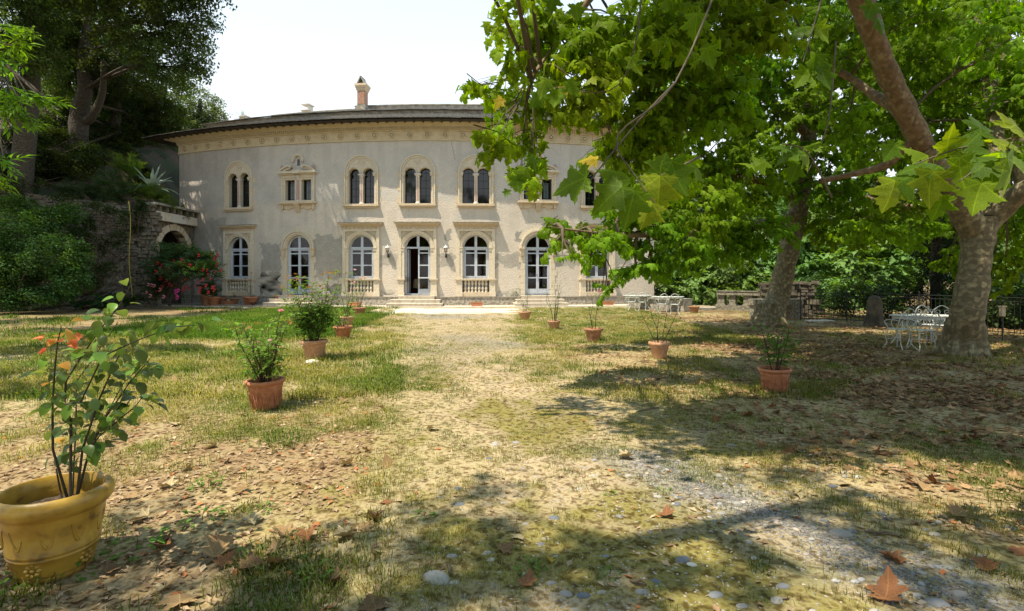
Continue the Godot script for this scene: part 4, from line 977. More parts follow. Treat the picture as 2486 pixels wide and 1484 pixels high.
	fill_crown(t, "crown", "plane", M.plane_leaf, high, 10.0, Color(0.2, 0.36, 0.036), 0.22, 1.2)
	branches_to(t, high, nodes, M.twig, 0.05)

# where dappled shade lies on the ground: u, v, radius, height of the leaves
const SHADE := [[1500, 900, 0.7, 6.5], [1620, 860, 1.1, 7.5], [1740, 880, 1.2, 7.5], [1700, 960, 0.8, 7], [1420, 985, 0.35, 5.5], [1560, 1000, 0.55, 6], [1680, 1040, 0.55, 6.5], [1800, 960, 0.9, 7.5], [1900, 1000, 0.8, 7.5], [1820, 1060, 0.5, 7], [1640, 1100, 0.2, 5.5], [2000, 900, 1.2, 8], [2150, 920, 1.1, 8], [2050, 1010, 0.7, 8], [2250, 960, 0.9, 8.5], [2400, 1000, 0.8, 9], [2300, 1060, 0.6, 9], [2450, 1090, 0.5, 9], [2200, 850, 1.2, 9], [2050, 820, 1.4, 9], [2400, 880, 1.2, 9], [1950, 840, 1.3, 8], [2150, 870, 1.4, 10], [2300, 900, 1.3, 10], [2080, 960, 0.9, 9], [2180, 1000, 0.7, 9], [2350, 950, 0.9, 9], [1880, 900, 1.1, 9], [1780, 830, 1.3, 9], [1680, 820, 1.3, 9], [1950, 930, 0.9, 9], [2460, 940, 1.0, 10], [1990, 1060, 0.5, 8], [1760, 1010, 0.6, 8]]
func tree(called: String, label: String, cat: String, group: String, trunk: Array, rad: Array, kind: String, m: Material, pads: Array, per: float, c: Color, vary := 0.2, scale := 1.0, bark: Material = null) -> Node3D:
	var t := thing(called, label, cat, Vector3.ZERO, 0.0, group)
	var nodes := limb(t, "trunk", trunk, rad, bark if bark else M.bark_dark, 10)
	fill_crown(t, "crown", kind, m, pads, per, Color(c.r * 1.6, c.g * 1.6, c.b * 1.6), vary, scale)
	branches_to(t, pads, nodes, bark if bark else M.bark_dark, rad[0] * 0.2)
	return t
func build_far_trees() -> void:
	var oak := Color(0.056, 0.088, 0.03)
	# holm oaks on the bank
	var t := tree("holm_oak", "dark holm oak with a thick straight trunk at the far left of the bank", "tree", "holm oaks on the bank", [P(45, 480, 27), P(70, 250, 27), P(75, 120, 27), P(80, -40, 27)], [0.55, 0.42, 0.36, 0.2], "oak", M.leaf, pads_px([[40, 30, 25, 100, 80], [150, 60, 33, 80, 70], [60, 130, 26, 80, 45], [20, 220, 26, 40, 50], [120, -70, 26, 150, 80], [150, 180, 34, 50, 45]]), 11.0, oak, 0.4, 1.5)
	t = tree("holm_oak", "forked holm oak standing over the stone wall, its boughs drooping over the villa roof's end", "tree", "holm oaks on the bank", [P(190, 400, 33), P(192, 280, 33), P(205, 230, 33), P(202, 150, 33), P(215, 0, 33)], [0.6, 0.5, 0.4, 0.3, 0.15], "oak", M.leaf, pads_px([[210, 45, 35, 100, 80], [320, 50, 30, 90, 75], [430, 40, 30, 70, 60], [470, 100, 30, 45, 45], [400, 150, 30, 80, 55], [300, 165, 34, 90, 60], [205, 140, 35, 80, 50], [440, 200, 36, 45, 35], [340, 240, 38, 70, 45], [480, 160, 30, 35, 20], [300, -60, 29, 160, 70], [450, -70, 29, 110, 70], [480, -180, 28.5, 120, 80], [505, 60, 30, 16, 26], [270, 250, 36, 40, 40], [260, 215, 36, 50, 45], [330, 275, 38.5, 50, 40], [405, 250, 38.5, 50, 40], [150, 225, 36, 40, 50], [385, 320, 39, 45, 35], [300, 330, 38, 45, 35], [230, 300, 37, 40, 35]]), 11.0, oak, 0.4, 1.5)
	limb(t, "limb", [P(195, 300, 33), P(225, 280, 32.8), P(248, 225, 32.5), P(252, 150, 32)], [0.3, 0.24, 0.2, 0.1], M.bark_dark, 8)
	t = tree("holm_oak", "slim dark holm oak nearest the villa's left corner, behind the agave", "tree", "holm oaks on the bank", [P(268, 450, 36), P(278, 340, 36), P(285, 250, 36), P(290, 150, 36)], [0.4, 0.32, 0.26, 0.12], "oak", M.leaf, pads_px([[330, 300, 38, 70, 50], [390, 290, 39, 60, 55], [395, 380, 39, 50, 55], [350, 370, 38, 50, 45], [260, 330, 38, 40, 40], [410, 470, 39, 40, 60], [350, 450, 39, 55, 60], [300, 400, 38, 40, 50], [420, 420, 41, 40, 70]]), 10.0, oak * 0.9, 0.25, 1.5)
	t = tree("holm_oak", "pale sunlit holm oak rising behind the left end of the slate roof", "tree", "holm oaks on the bank", [P(480, 420, 43), P(482, 320, 43), P(486, 240, 43)], [0.4, 0.3, 0.12], "oak", M.leaf, pads_px([[490, 255, 43, 45, 38], [525, 285, 43, 24, 30], [455, 285, 43, 45, 30], [500, 310, 43, 40, 30], [430, 330, 43, 50, 40]]), 11.0, Color(0.10, 0.13, 0.06), 0.2, 1.4)
	t = tree("holm_oak", "holm oak filling the bank between the two trunks on the left", "tree", "holm oaks on the bank", [P(130, 330, 42), P(135, 240, 42), P(140, 120, 42)], [0.4, 0.3, 0.12], "oak", M.leaf, pads_px([[120, 220, 42, 90, 70], [20, 300, 40, 60, 70], [230, 280, 44, 60, 60], [150, 310, 43, 80, 40], [300, 230, 46, 90, 80], [60, 100, 44, 120, 90], [250, 100, 46, 120, 80]]), 7.0, Color(0.05, 0.075, 0.028), 0.25, 1.9)
	t = tree("cypress", "small cypress tip showing above the roof left of the tall chimney", "tree", "", [P(586, 420, 60), P(586, 285, 60)], [0.15, 0.03], "cypress", M.leaf, pads_px([[586, 310, 60, 13, 20], [586, 285, 60, 9, 16], [587, 276, 60, 4, 8]]), 9.0, Color(0.05, 0.075, 0.035), 0.1, 0.8)
	t = tree("holm_oak", "holm oak outside the frame on the left, shading the bank", "tree", "holm oaks on the bank", [Vector3(-33, 5, -23), Vector3(-33, 10, -23), Vector3(-32.6, 17, -23)], [0.5, 0.4, 0.15], "oak", M.leaf, [[Vector3(-30, 15, -25), Vector3(3, 2, 3)], [Vector3(-34, 14, -24), Vector3(3.4, 2.4, 3)], [Vector3(-32, 18, -23), Vector3(4, 2, 3.4)], [Vector3(-28.5, 18, -24), Vector3(3, 2, 3)], [Vector3(-36, 18, -27), Vector3(4, 2.4, 4)], [Vector3(-30, 21, -26), Vector3(4, 2, 4)], [Vector3(-27, 20.5, -21), Vector3(3, 2, 3)]], 8.0, oak, 0.25, 1.7)
	# a chestnut stands left of the viewer; only bough ends reach into the frame
	var ch := pads_px([[15, 115, 11, 32, 22], [50, 105, 11, 24, 22], [30, 160, 11, 36, 12], [70, 75, 11, 12, 14], [20, 240, 10.5, 44, 18], [80, 250, 10.5, 42, 14], [30, 285, 10.5, 50, 14], [110, 245, 10.5, 22, 10], [10, 60, 11, 20, 16], [8, 395, 10, 18, 14], [10, 440, 10, 14, 14]])
	var shade := []
	for q in [[260, 800, 2.2, 13.0], [420, 770, 2.0, 14.0], [120, 850, 1.3, 12.0], [300, 860, 0.9, 11.0], [450, 850, 0.7, 12.0], [60, 780, 2.0, 12.0], [520, 760, 1.6, 15.0], [600, 750, 1.3, 16.0], [180, 900, 0.6, 11.0], [40, 960, 0.5, 10.0]]: shade.append([G(q[0], q[1]) - SUN * q[3], Vector3(q[2], q[2] * 0.5, q[2])])
	t = thing("chestnut_tree", "chestnut tree whose bright long-leaved bough ends hang in at the left edge", "tree")
	var nd := limb(t, "trunk", [Vector3(-14.5, -0.1, -7.5), Vector3(-14.4, 3, -7.6), Vector3(-14.6, 7, -7.7), Vector3(-14.2, 12, -7.5)], [0.45, 0.36, 0.3, 0.15], M.bark_dark, 10)
	nd += limb(t, "limb", [Vector3(-14.5, 5, -7.6), P(-150, 180, 10.8), P(-20, 140, 11)], [0.18, 0.1, 0.04], M.bark_dark, 6)
	fill_crown(t, "crown", "long", M.leaf, ch, 26.0, Color(0.2, 0.38, 0.045), 0.2, 1.25)
	fill_crown(t, "crown", "long", M.leaf, shade, 9.0, Color(0.18, 0.33, 0.04), 0.2, 2.0)
	branches_to(t, ch + shade, nd, M.twig, 0.03)
	# trees beyond the railing
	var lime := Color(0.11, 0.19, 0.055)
	var L := [["lime tree with pale fresh leaves right of the villa's corner", [1660, 34], [[1640, 640, 34, 45, 50], [1700, 690, 33, 50, 40], [1620, 710, 34, 30, 30], [1690, 620, 36, 60, 50]]],
		["rounded pale lime tree behind the stone balustrade", [1790, 33], [[1770, 650, 33, 60, 45], [1830, 690, 32, 50, 35], [1750, 710, 32, 45, 25], [1850, 640, 33, 50, 45]]],
		["lime tree behind the leaning plane's trunk and wall block", [1950, 31], [[1980, 650, 31, 55, 40], [1930, 610, 32, 60, 50], [2000, 700, 30, 45, 35], [1990, 590, 32, 60, 40]]],
		["tall bright lime tree beyond the railing, left of the cypress", [2100, 29], [[2080, 640, 29, 60, 40], [2150, 590, 29, 55, 45], [2060, 700, 28, 50, 30], [2150, 680, 28, 45, 40], [2190, 640, 28, 35, 40], [2140, 740, 27, 40, 25], [2120, 540, 30, 60, 40]]],
		["dim lime tree farther back between villa corner and balustrade", [1700, 44], [[1640, 560, 44, 60, 60], [1740, 570, 44, 70, 60], [1820, 560, 44, 60, 60], [1900, 540, 44, 70, 70]]],
		["dim lime tree farther back above the railing", [2020, 42], [[2010, 530, 42, 70, 50], [2090, 480, 42, 60, 60], [2180, 520, 42, 60, 60]]],
		["lime tree at the right edge behind the railing and feeder", [2430, 24], [[2440, 600, 22, 60, 60], [2500, 680, 21, 60, 60], [2420, 520, 24, 70, 60]]]]
	for q in L:
		var far: bool = q[1][1] > 40
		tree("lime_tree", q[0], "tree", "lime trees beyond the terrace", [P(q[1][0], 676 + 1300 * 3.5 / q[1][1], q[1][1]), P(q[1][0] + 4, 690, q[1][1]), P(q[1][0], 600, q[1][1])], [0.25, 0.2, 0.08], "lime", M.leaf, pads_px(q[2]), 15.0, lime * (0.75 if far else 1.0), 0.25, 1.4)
	var wood := [["broad dark tree at the back between villa and leaning plane", [1720, 56], [[1640, 520, 56, 90, 90], [1760, 500, 56, 90, 90], [1680, 640, 56, 100, 60]]], ["broad dark tree at the back right of the leaning plane", [2000, 54], [[1960, 600, 54, 90, 70], [2080, 600, 54, 90, 80], [1900, 500, 54, 90, 80]]], ["broad dark tree at the back above the cypress", [2230, 50], [[2180, 620, 50, 80, 80], [2300, 560, 50, 90, 90], [2420, 560, 50, 100, 100], [2520, 640, 46, 100, 100]]]]
	for q in wood:
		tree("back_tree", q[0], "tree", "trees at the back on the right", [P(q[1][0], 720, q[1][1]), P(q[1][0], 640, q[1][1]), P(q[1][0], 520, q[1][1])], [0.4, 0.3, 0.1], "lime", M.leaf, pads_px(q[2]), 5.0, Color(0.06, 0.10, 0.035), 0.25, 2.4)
	var hb := [[1990, 24, 40], [2070, 22.5, 44], [2160, 21.5, 46], [2360, 19, 60], [2480, 17, 60], [1640, 36, 50], [1720, 34, 50]]
	for i in hb.size():
		var q: Array = hb[i]
		shrub("hedge_bush", ["low dark bush behind the railing's left end", "dark bush behind the railing left of the stone marker", "dark bush behind the railing right of the stone marker", "dark bush behind the forked plane's trunk", "dark bush behind the railing at the right edge", "dark bush by the villa's right corner", "dark bush behind the low slab-topped wall"][i], "bush", "shrub", pads_px([[q[0], 676 + 1300 * 0.7 / q[1], q[1], q[2], 1300 * 1.0 / q[1]], [q[0] - 30, 676 + 1300 * 0.9 / q[1], q[1], q[2] * 0.7, 1300 * 0.8 / q[1]]]), 14.0, Color(0.06, 0.11, 0.035), 1.5)
	# trees behind the viewer: they darken the window panes and shade the front edge
	for q in [[Vector3(-7, 0, 6), "plane tree behind the viewpoint on the left", 4.5], [Vector3(1.5, 0, 9), "plane tree behind the viewpoint in the middle", 5.0], [Vector3(10, 0, 7), "plane tree behind the viewpoint on the right", 5.0], [Vector3(-15, 0, 12), "tall tree behind the viewpoint far to the left", 5.5], [Vector3(20, 0, 3), "tall tree right of the viewpoint outside the frame", 5.0]]:
		var b: Vector3 = q[0]; var r: float = q[2]
		var pads := []
		for k in 22:
			var d := dirn(); d.y *= 0.8
			pads.append([b + Vector3(0, 8.6, 0) + d * Vector3(r, 4.6, r) * 0.75, Vector3(r * 0.36, r * 0.3, r * 0.36)])
		tree("plane_tree", q[1], "tree", "", [b, b + Vector3(0.2, 3, 0), b + Vector3(0, 7, 0.2), b + Vector3(0.1, 12, 0)], [0.5, 0.38, 0.28, 0.1], "plane", M.plane_leaf, pads, 11.0, Color(0.09, 0.17, 0.02), 0.2, 1.5, M.bark_plane)
	var near_shade := []
	for q in [[1060, 1230, 0.35, 11], [1200, 1210, 0.3, 11], [1240, 1270, 0.3, 11], [1000, 1330, 0.3, 12], [1180, 1340, 0.45, 12], [1350, 1400, 0.5, 12], [1550, 1370, 0.45, 12], [1700, 1400, 0.4, 12], [1450, 1460, 0.5, 12], [1150, 1450, 0.5, 12], [900, 1440, 0.5, 12], [700, 1460, 0.4, 12], [560, 1380, 0.3, 12], [880, 1330, 0.3, 12], [1850, 1380, 0.3, 12], [1950, 1180, 0.45, 11], [2080, 1220, 0.5, 11], [2200, 1260, 0.45, 11], [2100, 1330, 0.35, 12], [2350, 1300, 0.4, 12], [2250, 1400, 0.4, 12], [2440, 1420, 0.4, 12], [480, 1300, 0.25, 11], [250, 1440, 0.4, 12], [60, 1300, 0.3, 11], [110, 1390, 0.38, 11], [40, 1360, 0.3, 11], [180, 1430, 0.3, 11], [330, 1250, 0.2, 11]]:
		near_shade.append([G(q[0], q[1]) - SUN * q[3], Vector3(q[2], q[2] * 0.6, q[2])])
	t = thing("plane_tree", "plane tree just left of the viewpoint whose boughs pass overhead", "tree")
	nd = limb(t, "trunk", [Vector3(-6.5, 0, 1.5), Vector3(-6.4, 4, 1.4), Vector3(-6.2, 9, 1.2), Vector3(-5.5, 12, 0.5)], [0.45, 0.35, 0.25, 0.12], M.bark_plane, 12)
	nd += limb(t, "limb", [Vector3(-6.2, 9, 1.2), Vector3(-4, 11, 0), Vector3(-1.5, 11.5, -1)], [0.2, 0.14, 0.06], M.bark_limb, 8)
	fill_crown(t, "crown", "plane", M.plane_leaf, near_shade, 11.0, Color(0.16, 0.3, 0.03), 0.2)
	branches_to(t, near_shade, nd, M.twig, 0.03)
	t = tree("cypress", "dark cypress behind the white table, left of the forked plane", "tree", "", [P(2275, 830, 21), P(2275, 600, 21), P(2275, 450, 21)], [0.3, 0.2, 0.05], "cypress", M.leaf, pads_px([[2270, 760, 21, 55, 50], [2272, 680, 21, 52, 55], [2275, 600, 21, 46, 55], [2272, 520, 21, 38, 50], [2278, 450, 21, 26, 40], [2320, 640, 22, 40, 90]]), 14.0, Color(0.016, 0.03, 0.018), 0.2, 1.2)
	t = tree("cypress", "dark cypress hedge tree behind the railing right of the forked plane", "tree", "", [P(2450, 840, 18), P(2450, 700, 18)], [0.2, 0.05], "cypress", M.leaf, pads_px([[2440, 760, 18, 40, 60], [2490, 760, 18, 50, 60], [2420, 800, 18, 40, 30], [2540, 740, 18, 60, 70]]), 14.0, Color(0.016, 0.03, 0.018), 0.2, 1.2)

func shrub(called: String, label: String, cat: String, kind: String, pads: Array, per: float, c: Color, scale := 1.0, vary := 0.2, droop := 0.2, group := "") -> Node3D:
	var t := thing(called, label, cat, Vector3.ZERO, 0.0, group)
	var low: Vector3 = pads[0][0]
	for q in pads:
		if q[0].y - q[1].y < low.y: low = q[0] - Vector3(0, q[1].y, 0)
	fill_crown(t, "foliage", kind, M.leaf, pads, per, c, vary, scale, droop)
	var mb := MB.new()
	for q in pads:
		for k in 2:
			var e: Vector3 = q[0] + dirn() * q[1] * 0.7
			mb.tube([low + Vector3(R(-0.1, 0.1), 0, R(-0.1, 0.1)), low.lerp(e, 0.5) + Vector3(0, 0.1, 0), e], [0.03, 0.02, 0.008], 5, false)
	part(t, "stem", mb, M.twig)
	return t

# ---------------------------------------------------------------- the ground
func path_left(z: float) -> float: return -0.2 * z - 0.1
func path_right(z: float) -> float: return 0.1 if z > 13.0 else 0.1 + (13.0 - z) * 0.24
func grassy(x: float, z: float) -> float:   # z is the distance ahead
	var n := nz.get_noise_2d(x * 7.0, z * 7.0)
	var e := x + n * 0.9
	var g := 0.0
	var m := nz.get_noise_2d(x * 24.0 + 31, z * 24.0)
	if e < path_left(z):
		g = lerpf(0.1 + 0.6 * n + 0.5 * m, 0.46 + 0.6 * n + 0.35 * m, smoothstep(4.0, 9.0, z))
		if z > 14.0 and x < -4.2 - 0.05 * z: g = 1.0 + 0.4 * n
		if x < -12.5 and z > 12.0: g = 0.15 + 0.5 * n
	elif e < path_right(z): g = 0.05 + maxf(0.0, n + 0.5 * m - 0.15) * 0.8 + 0.3 * smoothstep(0.9, 0.0, minf(e - path_left(z), path_right(z) - e))
	elif z > 13.0: g = (0.75 + 0.6 * n) if x < 6.5 else (0.12 + 0.3 * n)
	else: g = (0.22 + 0.6 * n + 0.4 * m) if x < 4.5 else (0.08 + 0.4 * n + 0.3 * m)
	if z > 24.3 and x > -7.0 and x < 0.8: g *= 0.1
	if z < 3.6: g *= 0.55
	return clampf(g, 0, 1)
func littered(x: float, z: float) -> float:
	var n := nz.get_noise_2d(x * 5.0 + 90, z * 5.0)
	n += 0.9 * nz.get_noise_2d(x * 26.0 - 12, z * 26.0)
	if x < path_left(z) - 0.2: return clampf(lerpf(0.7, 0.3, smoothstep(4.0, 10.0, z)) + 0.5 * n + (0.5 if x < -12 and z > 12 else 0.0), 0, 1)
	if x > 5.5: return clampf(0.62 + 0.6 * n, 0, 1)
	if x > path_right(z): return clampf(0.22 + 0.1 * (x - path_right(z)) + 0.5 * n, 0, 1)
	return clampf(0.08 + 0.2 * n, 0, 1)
func mix3(a: Vector3, b: Vector3, t: float) -> Vector3: return a.lerp(b, clampf(t, 0, 1))
func build_ground() -> void:
	var w := 1200; var h := 1000
	var im := Image.create(w, h, false, Image.FORMAT_RGB8)
	var bare := Vector3(0.37, 0.305, 0.20); var moss := Vector3(0.18, 0.16, 0.058); var grey := Vector3(0.25, 0.235, 0.205); var litter := Vector3(0.26, 0.185, 0.11); var straw := Vector3(0.37, 0.31, 0.18); var green := Vector3(0.17, 0.19, 0.06)
	var white := Vector3(0.66, 0.62, 0.53)
	for j in h:
		var z := 38.0 - (j + 0.5) * 0.04
		for i in w:
			var x := -24.0 + (i + 0.5) * 0.04
			var a := nz.get_noise_2d(x * 11.0, z * 11.0)
			var b := nz2.get_noise_2d(x * 42.0, z * 42.0)
			var d := nz.get_noise_2d(x * 3.0 + 50, z * 3.0)
			var pl := path_left(z); var pr := path_right(z)
			var ein := minf(x + a * 1.3 + 0.4 * b - pl, pr - x + a * 1.3 + 0.4 * b)      # metres inside the path
			var c := bare
			c = mix3(c, moss, (a + 0.55 * d + 0.4 * b + 0.3) * 1.7 * clampf(1.4 - z / 16.0, 0, 1))
			var gd := absf((x - (1.35 + (4.4 - z) * 0.5)) * 0.85)          # the grey gravel rut
			c = mix3(c, grey, (0.5 - gd + 0.5 * a) * 1.8 * clampf(5.4 - z, 0, 1))
			c = mix3(c, grey, (0.25 + 1.6 * d) * clampf((z - 7) / 6.0, 0, 1) * 0.7)
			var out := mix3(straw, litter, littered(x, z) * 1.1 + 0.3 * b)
			if x > pr: out = mix3(out, Vector3(0.15, 0.105, 0.062), (littered(x, z) - 0.4) * 1.6 + 0.3 * a)  # litter and soil, coloured darker still to deepen the shade under the planes
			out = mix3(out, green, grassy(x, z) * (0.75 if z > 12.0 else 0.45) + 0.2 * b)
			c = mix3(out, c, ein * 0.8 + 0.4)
			if z > 24.0 and x > -7.5 and x < 1.8: c = mix3(c, white, minf(minf(z - 24.2 + a, 28.7 - z + a), minf(x + 6.5 + 2 * a, 0.6 - x + 2 * a)) * 1.5)
			if z > 28.8 + 0.3 * a: c = mix3(c, Vector3(0.40, 0.36, 0.28), 0.6)
			c *= 1.12 * (1.0 + 0.22 * b + 0.1 * a)
			im.set_pixel(i, j, Color(clampf(c.x, 0, 1), clampf(c.y, 0, 1), clampf(c.z, 0, 1)).linear_to_srgb())
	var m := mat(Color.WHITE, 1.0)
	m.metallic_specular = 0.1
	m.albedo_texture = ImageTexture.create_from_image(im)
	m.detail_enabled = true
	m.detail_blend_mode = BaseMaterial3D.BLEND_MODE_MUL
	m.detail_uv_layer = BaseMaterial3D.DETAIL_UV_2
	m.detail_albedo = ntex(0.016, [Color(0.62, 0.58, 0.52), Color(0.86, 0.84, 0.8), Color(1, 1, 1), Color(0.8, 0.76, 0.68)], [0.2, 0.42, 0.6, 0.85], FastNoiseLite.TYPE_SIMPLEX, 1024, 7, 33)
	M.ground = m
	var cell := func(x0: float, x1: float, z0: float, z1: float, y: float, v: PackedVector3Array, n: PackedVector3Array, t: PackedVector2Array, t2: PackedVector2Array) -> void:
		for q in [[x0, z0], [x1, z0], [x1, z1], [x0, z0], [x1, z1], [x0, z1]]:
			v.append(Vector3(q[0], y, -q[1])); n.append(Vector3.UP)
			t.append(Vector2(clampf((q[0] + 24.0) / 48.0, 0.002, 0.998), clampf((38.0 - q[1]) / 40.0, 0.002, 0.998))); t2.append(Vector2(q[0], q[1]) * 0.55)
	var ground := _sheet(func(v, n, t, t2): 
		for q in [[-400.0, -24.0, -60.0, 400.0], [24.0, 400.0, -60.0, 400.0], [-24.0, 24.0, -60.0, -2.0], [-24.0, 24.0, 38.0, 400.0], [-24.0, 24.0, -2.0, 38.0]]: cell.call(q[0], q[1], q[2], q[3], 0.0, v, n, t, t2))
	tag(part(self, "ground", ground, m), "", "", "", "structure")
	var path := _sheet(func(v, n, t, t2):
		for k in 54:
			var z0 := 1.2 + k * 0.5; var z1 := z0 + 0.5
			for q in 1:
				var p := [[path_left(z0), z0], [path_right(z0), z0], [path_right(z1), z1], [path_left(z0), z0], [path_right(z1), z1], [path_left(z1), z1]]
				for e in p:
					v.append(Vector3(e[0], 0.004, -e[1])); n.append(Vector3.UP); t.append(Vector2((e[0] + 24.0) / 48.0, (38.0 - e[1]) / 40.0)); t2.append(Vector2(e[0], e[1]) * 0.55))
	var po := part(self, "path", path, m)
	tag(po, "", "", "", "structure")
	build_pebbles(po)
	# paving along the foot of the villa
	var pv := Node3D.new(); pv.name = "pavement"; add_child(pv, true); pv.set_meta("kind", "structure")
	var s := -15.5
	while s < 13.5:
		var e := s + R(0.9, 1.7)
		var mb := MB.new(); mb.bar(s, e - 0.02, -0.05, 0.025 + R(0, 0.015), 0.2, R(1.25, 1.4))
		part(pv, "slab", mb.bend(BC, BR), M.step if s > -7 else M.plinth)
		s = e
func _sheet(fill: Callable) -> ArrayMesh:
	var v := PackedVector3Array(); var n := PackedVector3Array(); var t := PackedVector2Array(); var t2 := PackedVector2Array()
	var arr := [v, n, t, t2]
	fill.call(arr[0], arr[1], arr[2], arr[3])
	var a := []
	a.resize(Mesh.ARRAY_MAX)
	# wind every triangle so that it faces up
	var V: PackedVector3Array = arr[0]
	a[Mesh.ARRAY_VERTEX] = V; a[Mesh.ARRAY_NORMAL] = arr[1]; a[Mesh.ARRAY_TEX_UV] = arr[2]; a[Mesh.ARRAY_TEX_UV2] = arr[3]
	var idx := PackedInt32Array()
	for i in range(0, V.size(), 3):
		var up := (V[i + 2] - V[i]).cross(V[i + 1] - V[i]).y > 0
		idx.append_array(PackedInt32Array([i, i + 1, i + 2] if up else [i, i + 2, i + 1]))
	a[Mesh.ARRAY_INDEX] = idx
	var m := ArrayMesh.new(); m.add_surface_from_arrays(Mesh.PRIMITIVE_TRIANGLES, a)
	return m
func build_pebbles(po: Node) -> void:
	var shapes := []
	for k in 5:
		var mb := MB.new(); mb.blob(Vector3.ZERO, Vector3(0.5, 0.2, 0.34), 9, 6, nz, 0.8, k * 7.3)
		shapes.append(mb.smooth().mesh())
	var cols := []
	for q in [[0.24, 0.23, 0.21], [0.31, 0.295, 0.26], [0.17, 0.18, 0.19], [0.11, 0.125, 0.145], [0.36, 0.33, 0.27], [0.27, 0.23, 0.17]]: cols.append(mat(S(q[0], q[1], q[2]), 0.8))
	cols.append(mat(S(0.55, 0.53, 0.47), 0.8))
	# the stones one can pick out along the front edge
	var big := [[1060, 1408, 0.155, 1], [1740, 1447, 0.09, 2], [1900, 1425, 0.11, 2], [1885, 1460, 0.12, 0], [1680, 1373, 0.055, 6], [2330, 1445, 0.13, 0], [2045, 1300, 0.12, 0], [2140, 1250, 0.07, 3], [1660, 1362, 0.085, 3], [2300, 1380, 0.07, 1], [2280, 1470, 0.1, 2], [2180, 1415, 0.08, 1], [1375, 1445, 0.08, 0], [1460, 1440, 0.08, 0], [2125, 1490, 0.12, 1], [1180, 1345, 0.08, 1], [1095, 1352, 0.09, 0], [1560, 1440, 0.07, 2], [1970, 1310, 0.07, 1], [2000, 1265, 0.07, 2]]
	var spots := []
	for q in big: spots.append([G(q[0], q[1]), q[2], cols[q[3]]])
	var guard := 0
	while spots.size() < 140 and guard < 4000:
		guard += 1
		var z := R(2.5, 5.2); var x := R(path_left(z) + 0.3, path_right(z) + 0.8)
		if absf(x / z) > 0.97: continue
		var keep := 0.5 + 0.6 * (x / z)
		if R(0, 1) > keep: continue
		spots.append([Vector3(x, 0, -z), R(0.03, 0.07) * (0.8 + 0.06 * z), cols[rng.randi() % 6 if R(0, 1) < 0.95 else 6]])
	for q in spots:
		var o := part(po, "pebble", shapes[rng.randi() % 5], q[2])
		o.transform = Transform3D(Basis(Vector3.UP, R(-0.7, 0.7)) * Basis.from_scale(Vector3.ONE * q[1]), q[0] + Vector3(0, q[1] * 0.01, 0))
	var buf := PackedFloat32Array()
	for i in 26000:
		var z := 2.4 * exp(R(0, 2.1))
		var x := R(path_left(z), path_right(z) + 0.5)
		var d := absf((x - (1.35 + (4.4 - z) * 0.5)) * 0.85)
		var rut := z < 4.8 and d < 0.45
		if not rut and R(0, 1) > 0.5 + nz.get_noise_2d(x * 14.0, z * 14.0): continue
		var s := R(0.008, 0.022) if rut else R(0.008, 0.024)
		if rut and R(0, 1) < 0.06: s = 0.05
		var g := R(0.13, 0.34); var wm := R(0.95, 1.22)
		put(buf, Basis(Vector3.UP, R(0, TAU)) * Basis.from_scale(Vector3(s, s, s)), Vector3(x, s * 0.1, -z), Color(g * wm, g, g / wm))
	for i in 7000:    # the gravel of the rut lies close together
		var z := R(2.4, 5.0)
		var x := 1.35 + (4.4 - z) * 0.5 + R(-1, 1) * R(0, 0.5)
		var s := R(0.012, 0.026); var g := R(0.07, 0.21); var wm := R(0.95, 1.12)
		put(buf, Basis(Vector3.UP, R(0, TAU)) * Basis.from_scale(Vector3(s, s * 1.3, s)), Vector3(x, s * 0.1, -z), Color(g * wm, g, g / wm))
	many(po, "gravel", shapes[0], M.pebble, buf)

func tuft(n: int, rad: float, h0: float, h1: float, w: float, seed: int) -> ArrayMesh:
	var r := RandomNumberGenerator.new(); r.seed = seed
	var mb := MB.new()
	for i in n:
		var a := r.randf() * TAU
		var o := Vector3(cos(a), 0, sin(a)) * rad * sqrt(r.randf())
		var h := r.randf_range(h0, h1)
		var d := Vector3(cos(a + r.randf_range(-1, 1)), 0, sin(a + r.randf_range(-1, 1))) * h * r.randf_range(0.2, 0.9)
		var s := Vector3(-d.z, 0, d.x).normalized() * w
		var m := o + Vector3(0, h * 0.6, 0) + d * 0.35
		var t := o + Vector3(0, h * 0.95, 0) + d
		var b := r.randf_range(0.7, 1.25)
		mb.col = Color(b * r.randf_range(0.9, 1.3), b, b)
		var nn := (Vector3.UP * 0.7 + d.normalized() * 0.4).normalized()
		mb.tri(o - s, o + s, m + s * 0.7, nn, nn, nn); mb.tri(o - s, m + s * 0.7, m - s * 0.7, nn, nn, nn); mb.tri(m - s * 0.7, m + s * 0.7, t, nn, nn, nn)
	return mb.mesh(true)
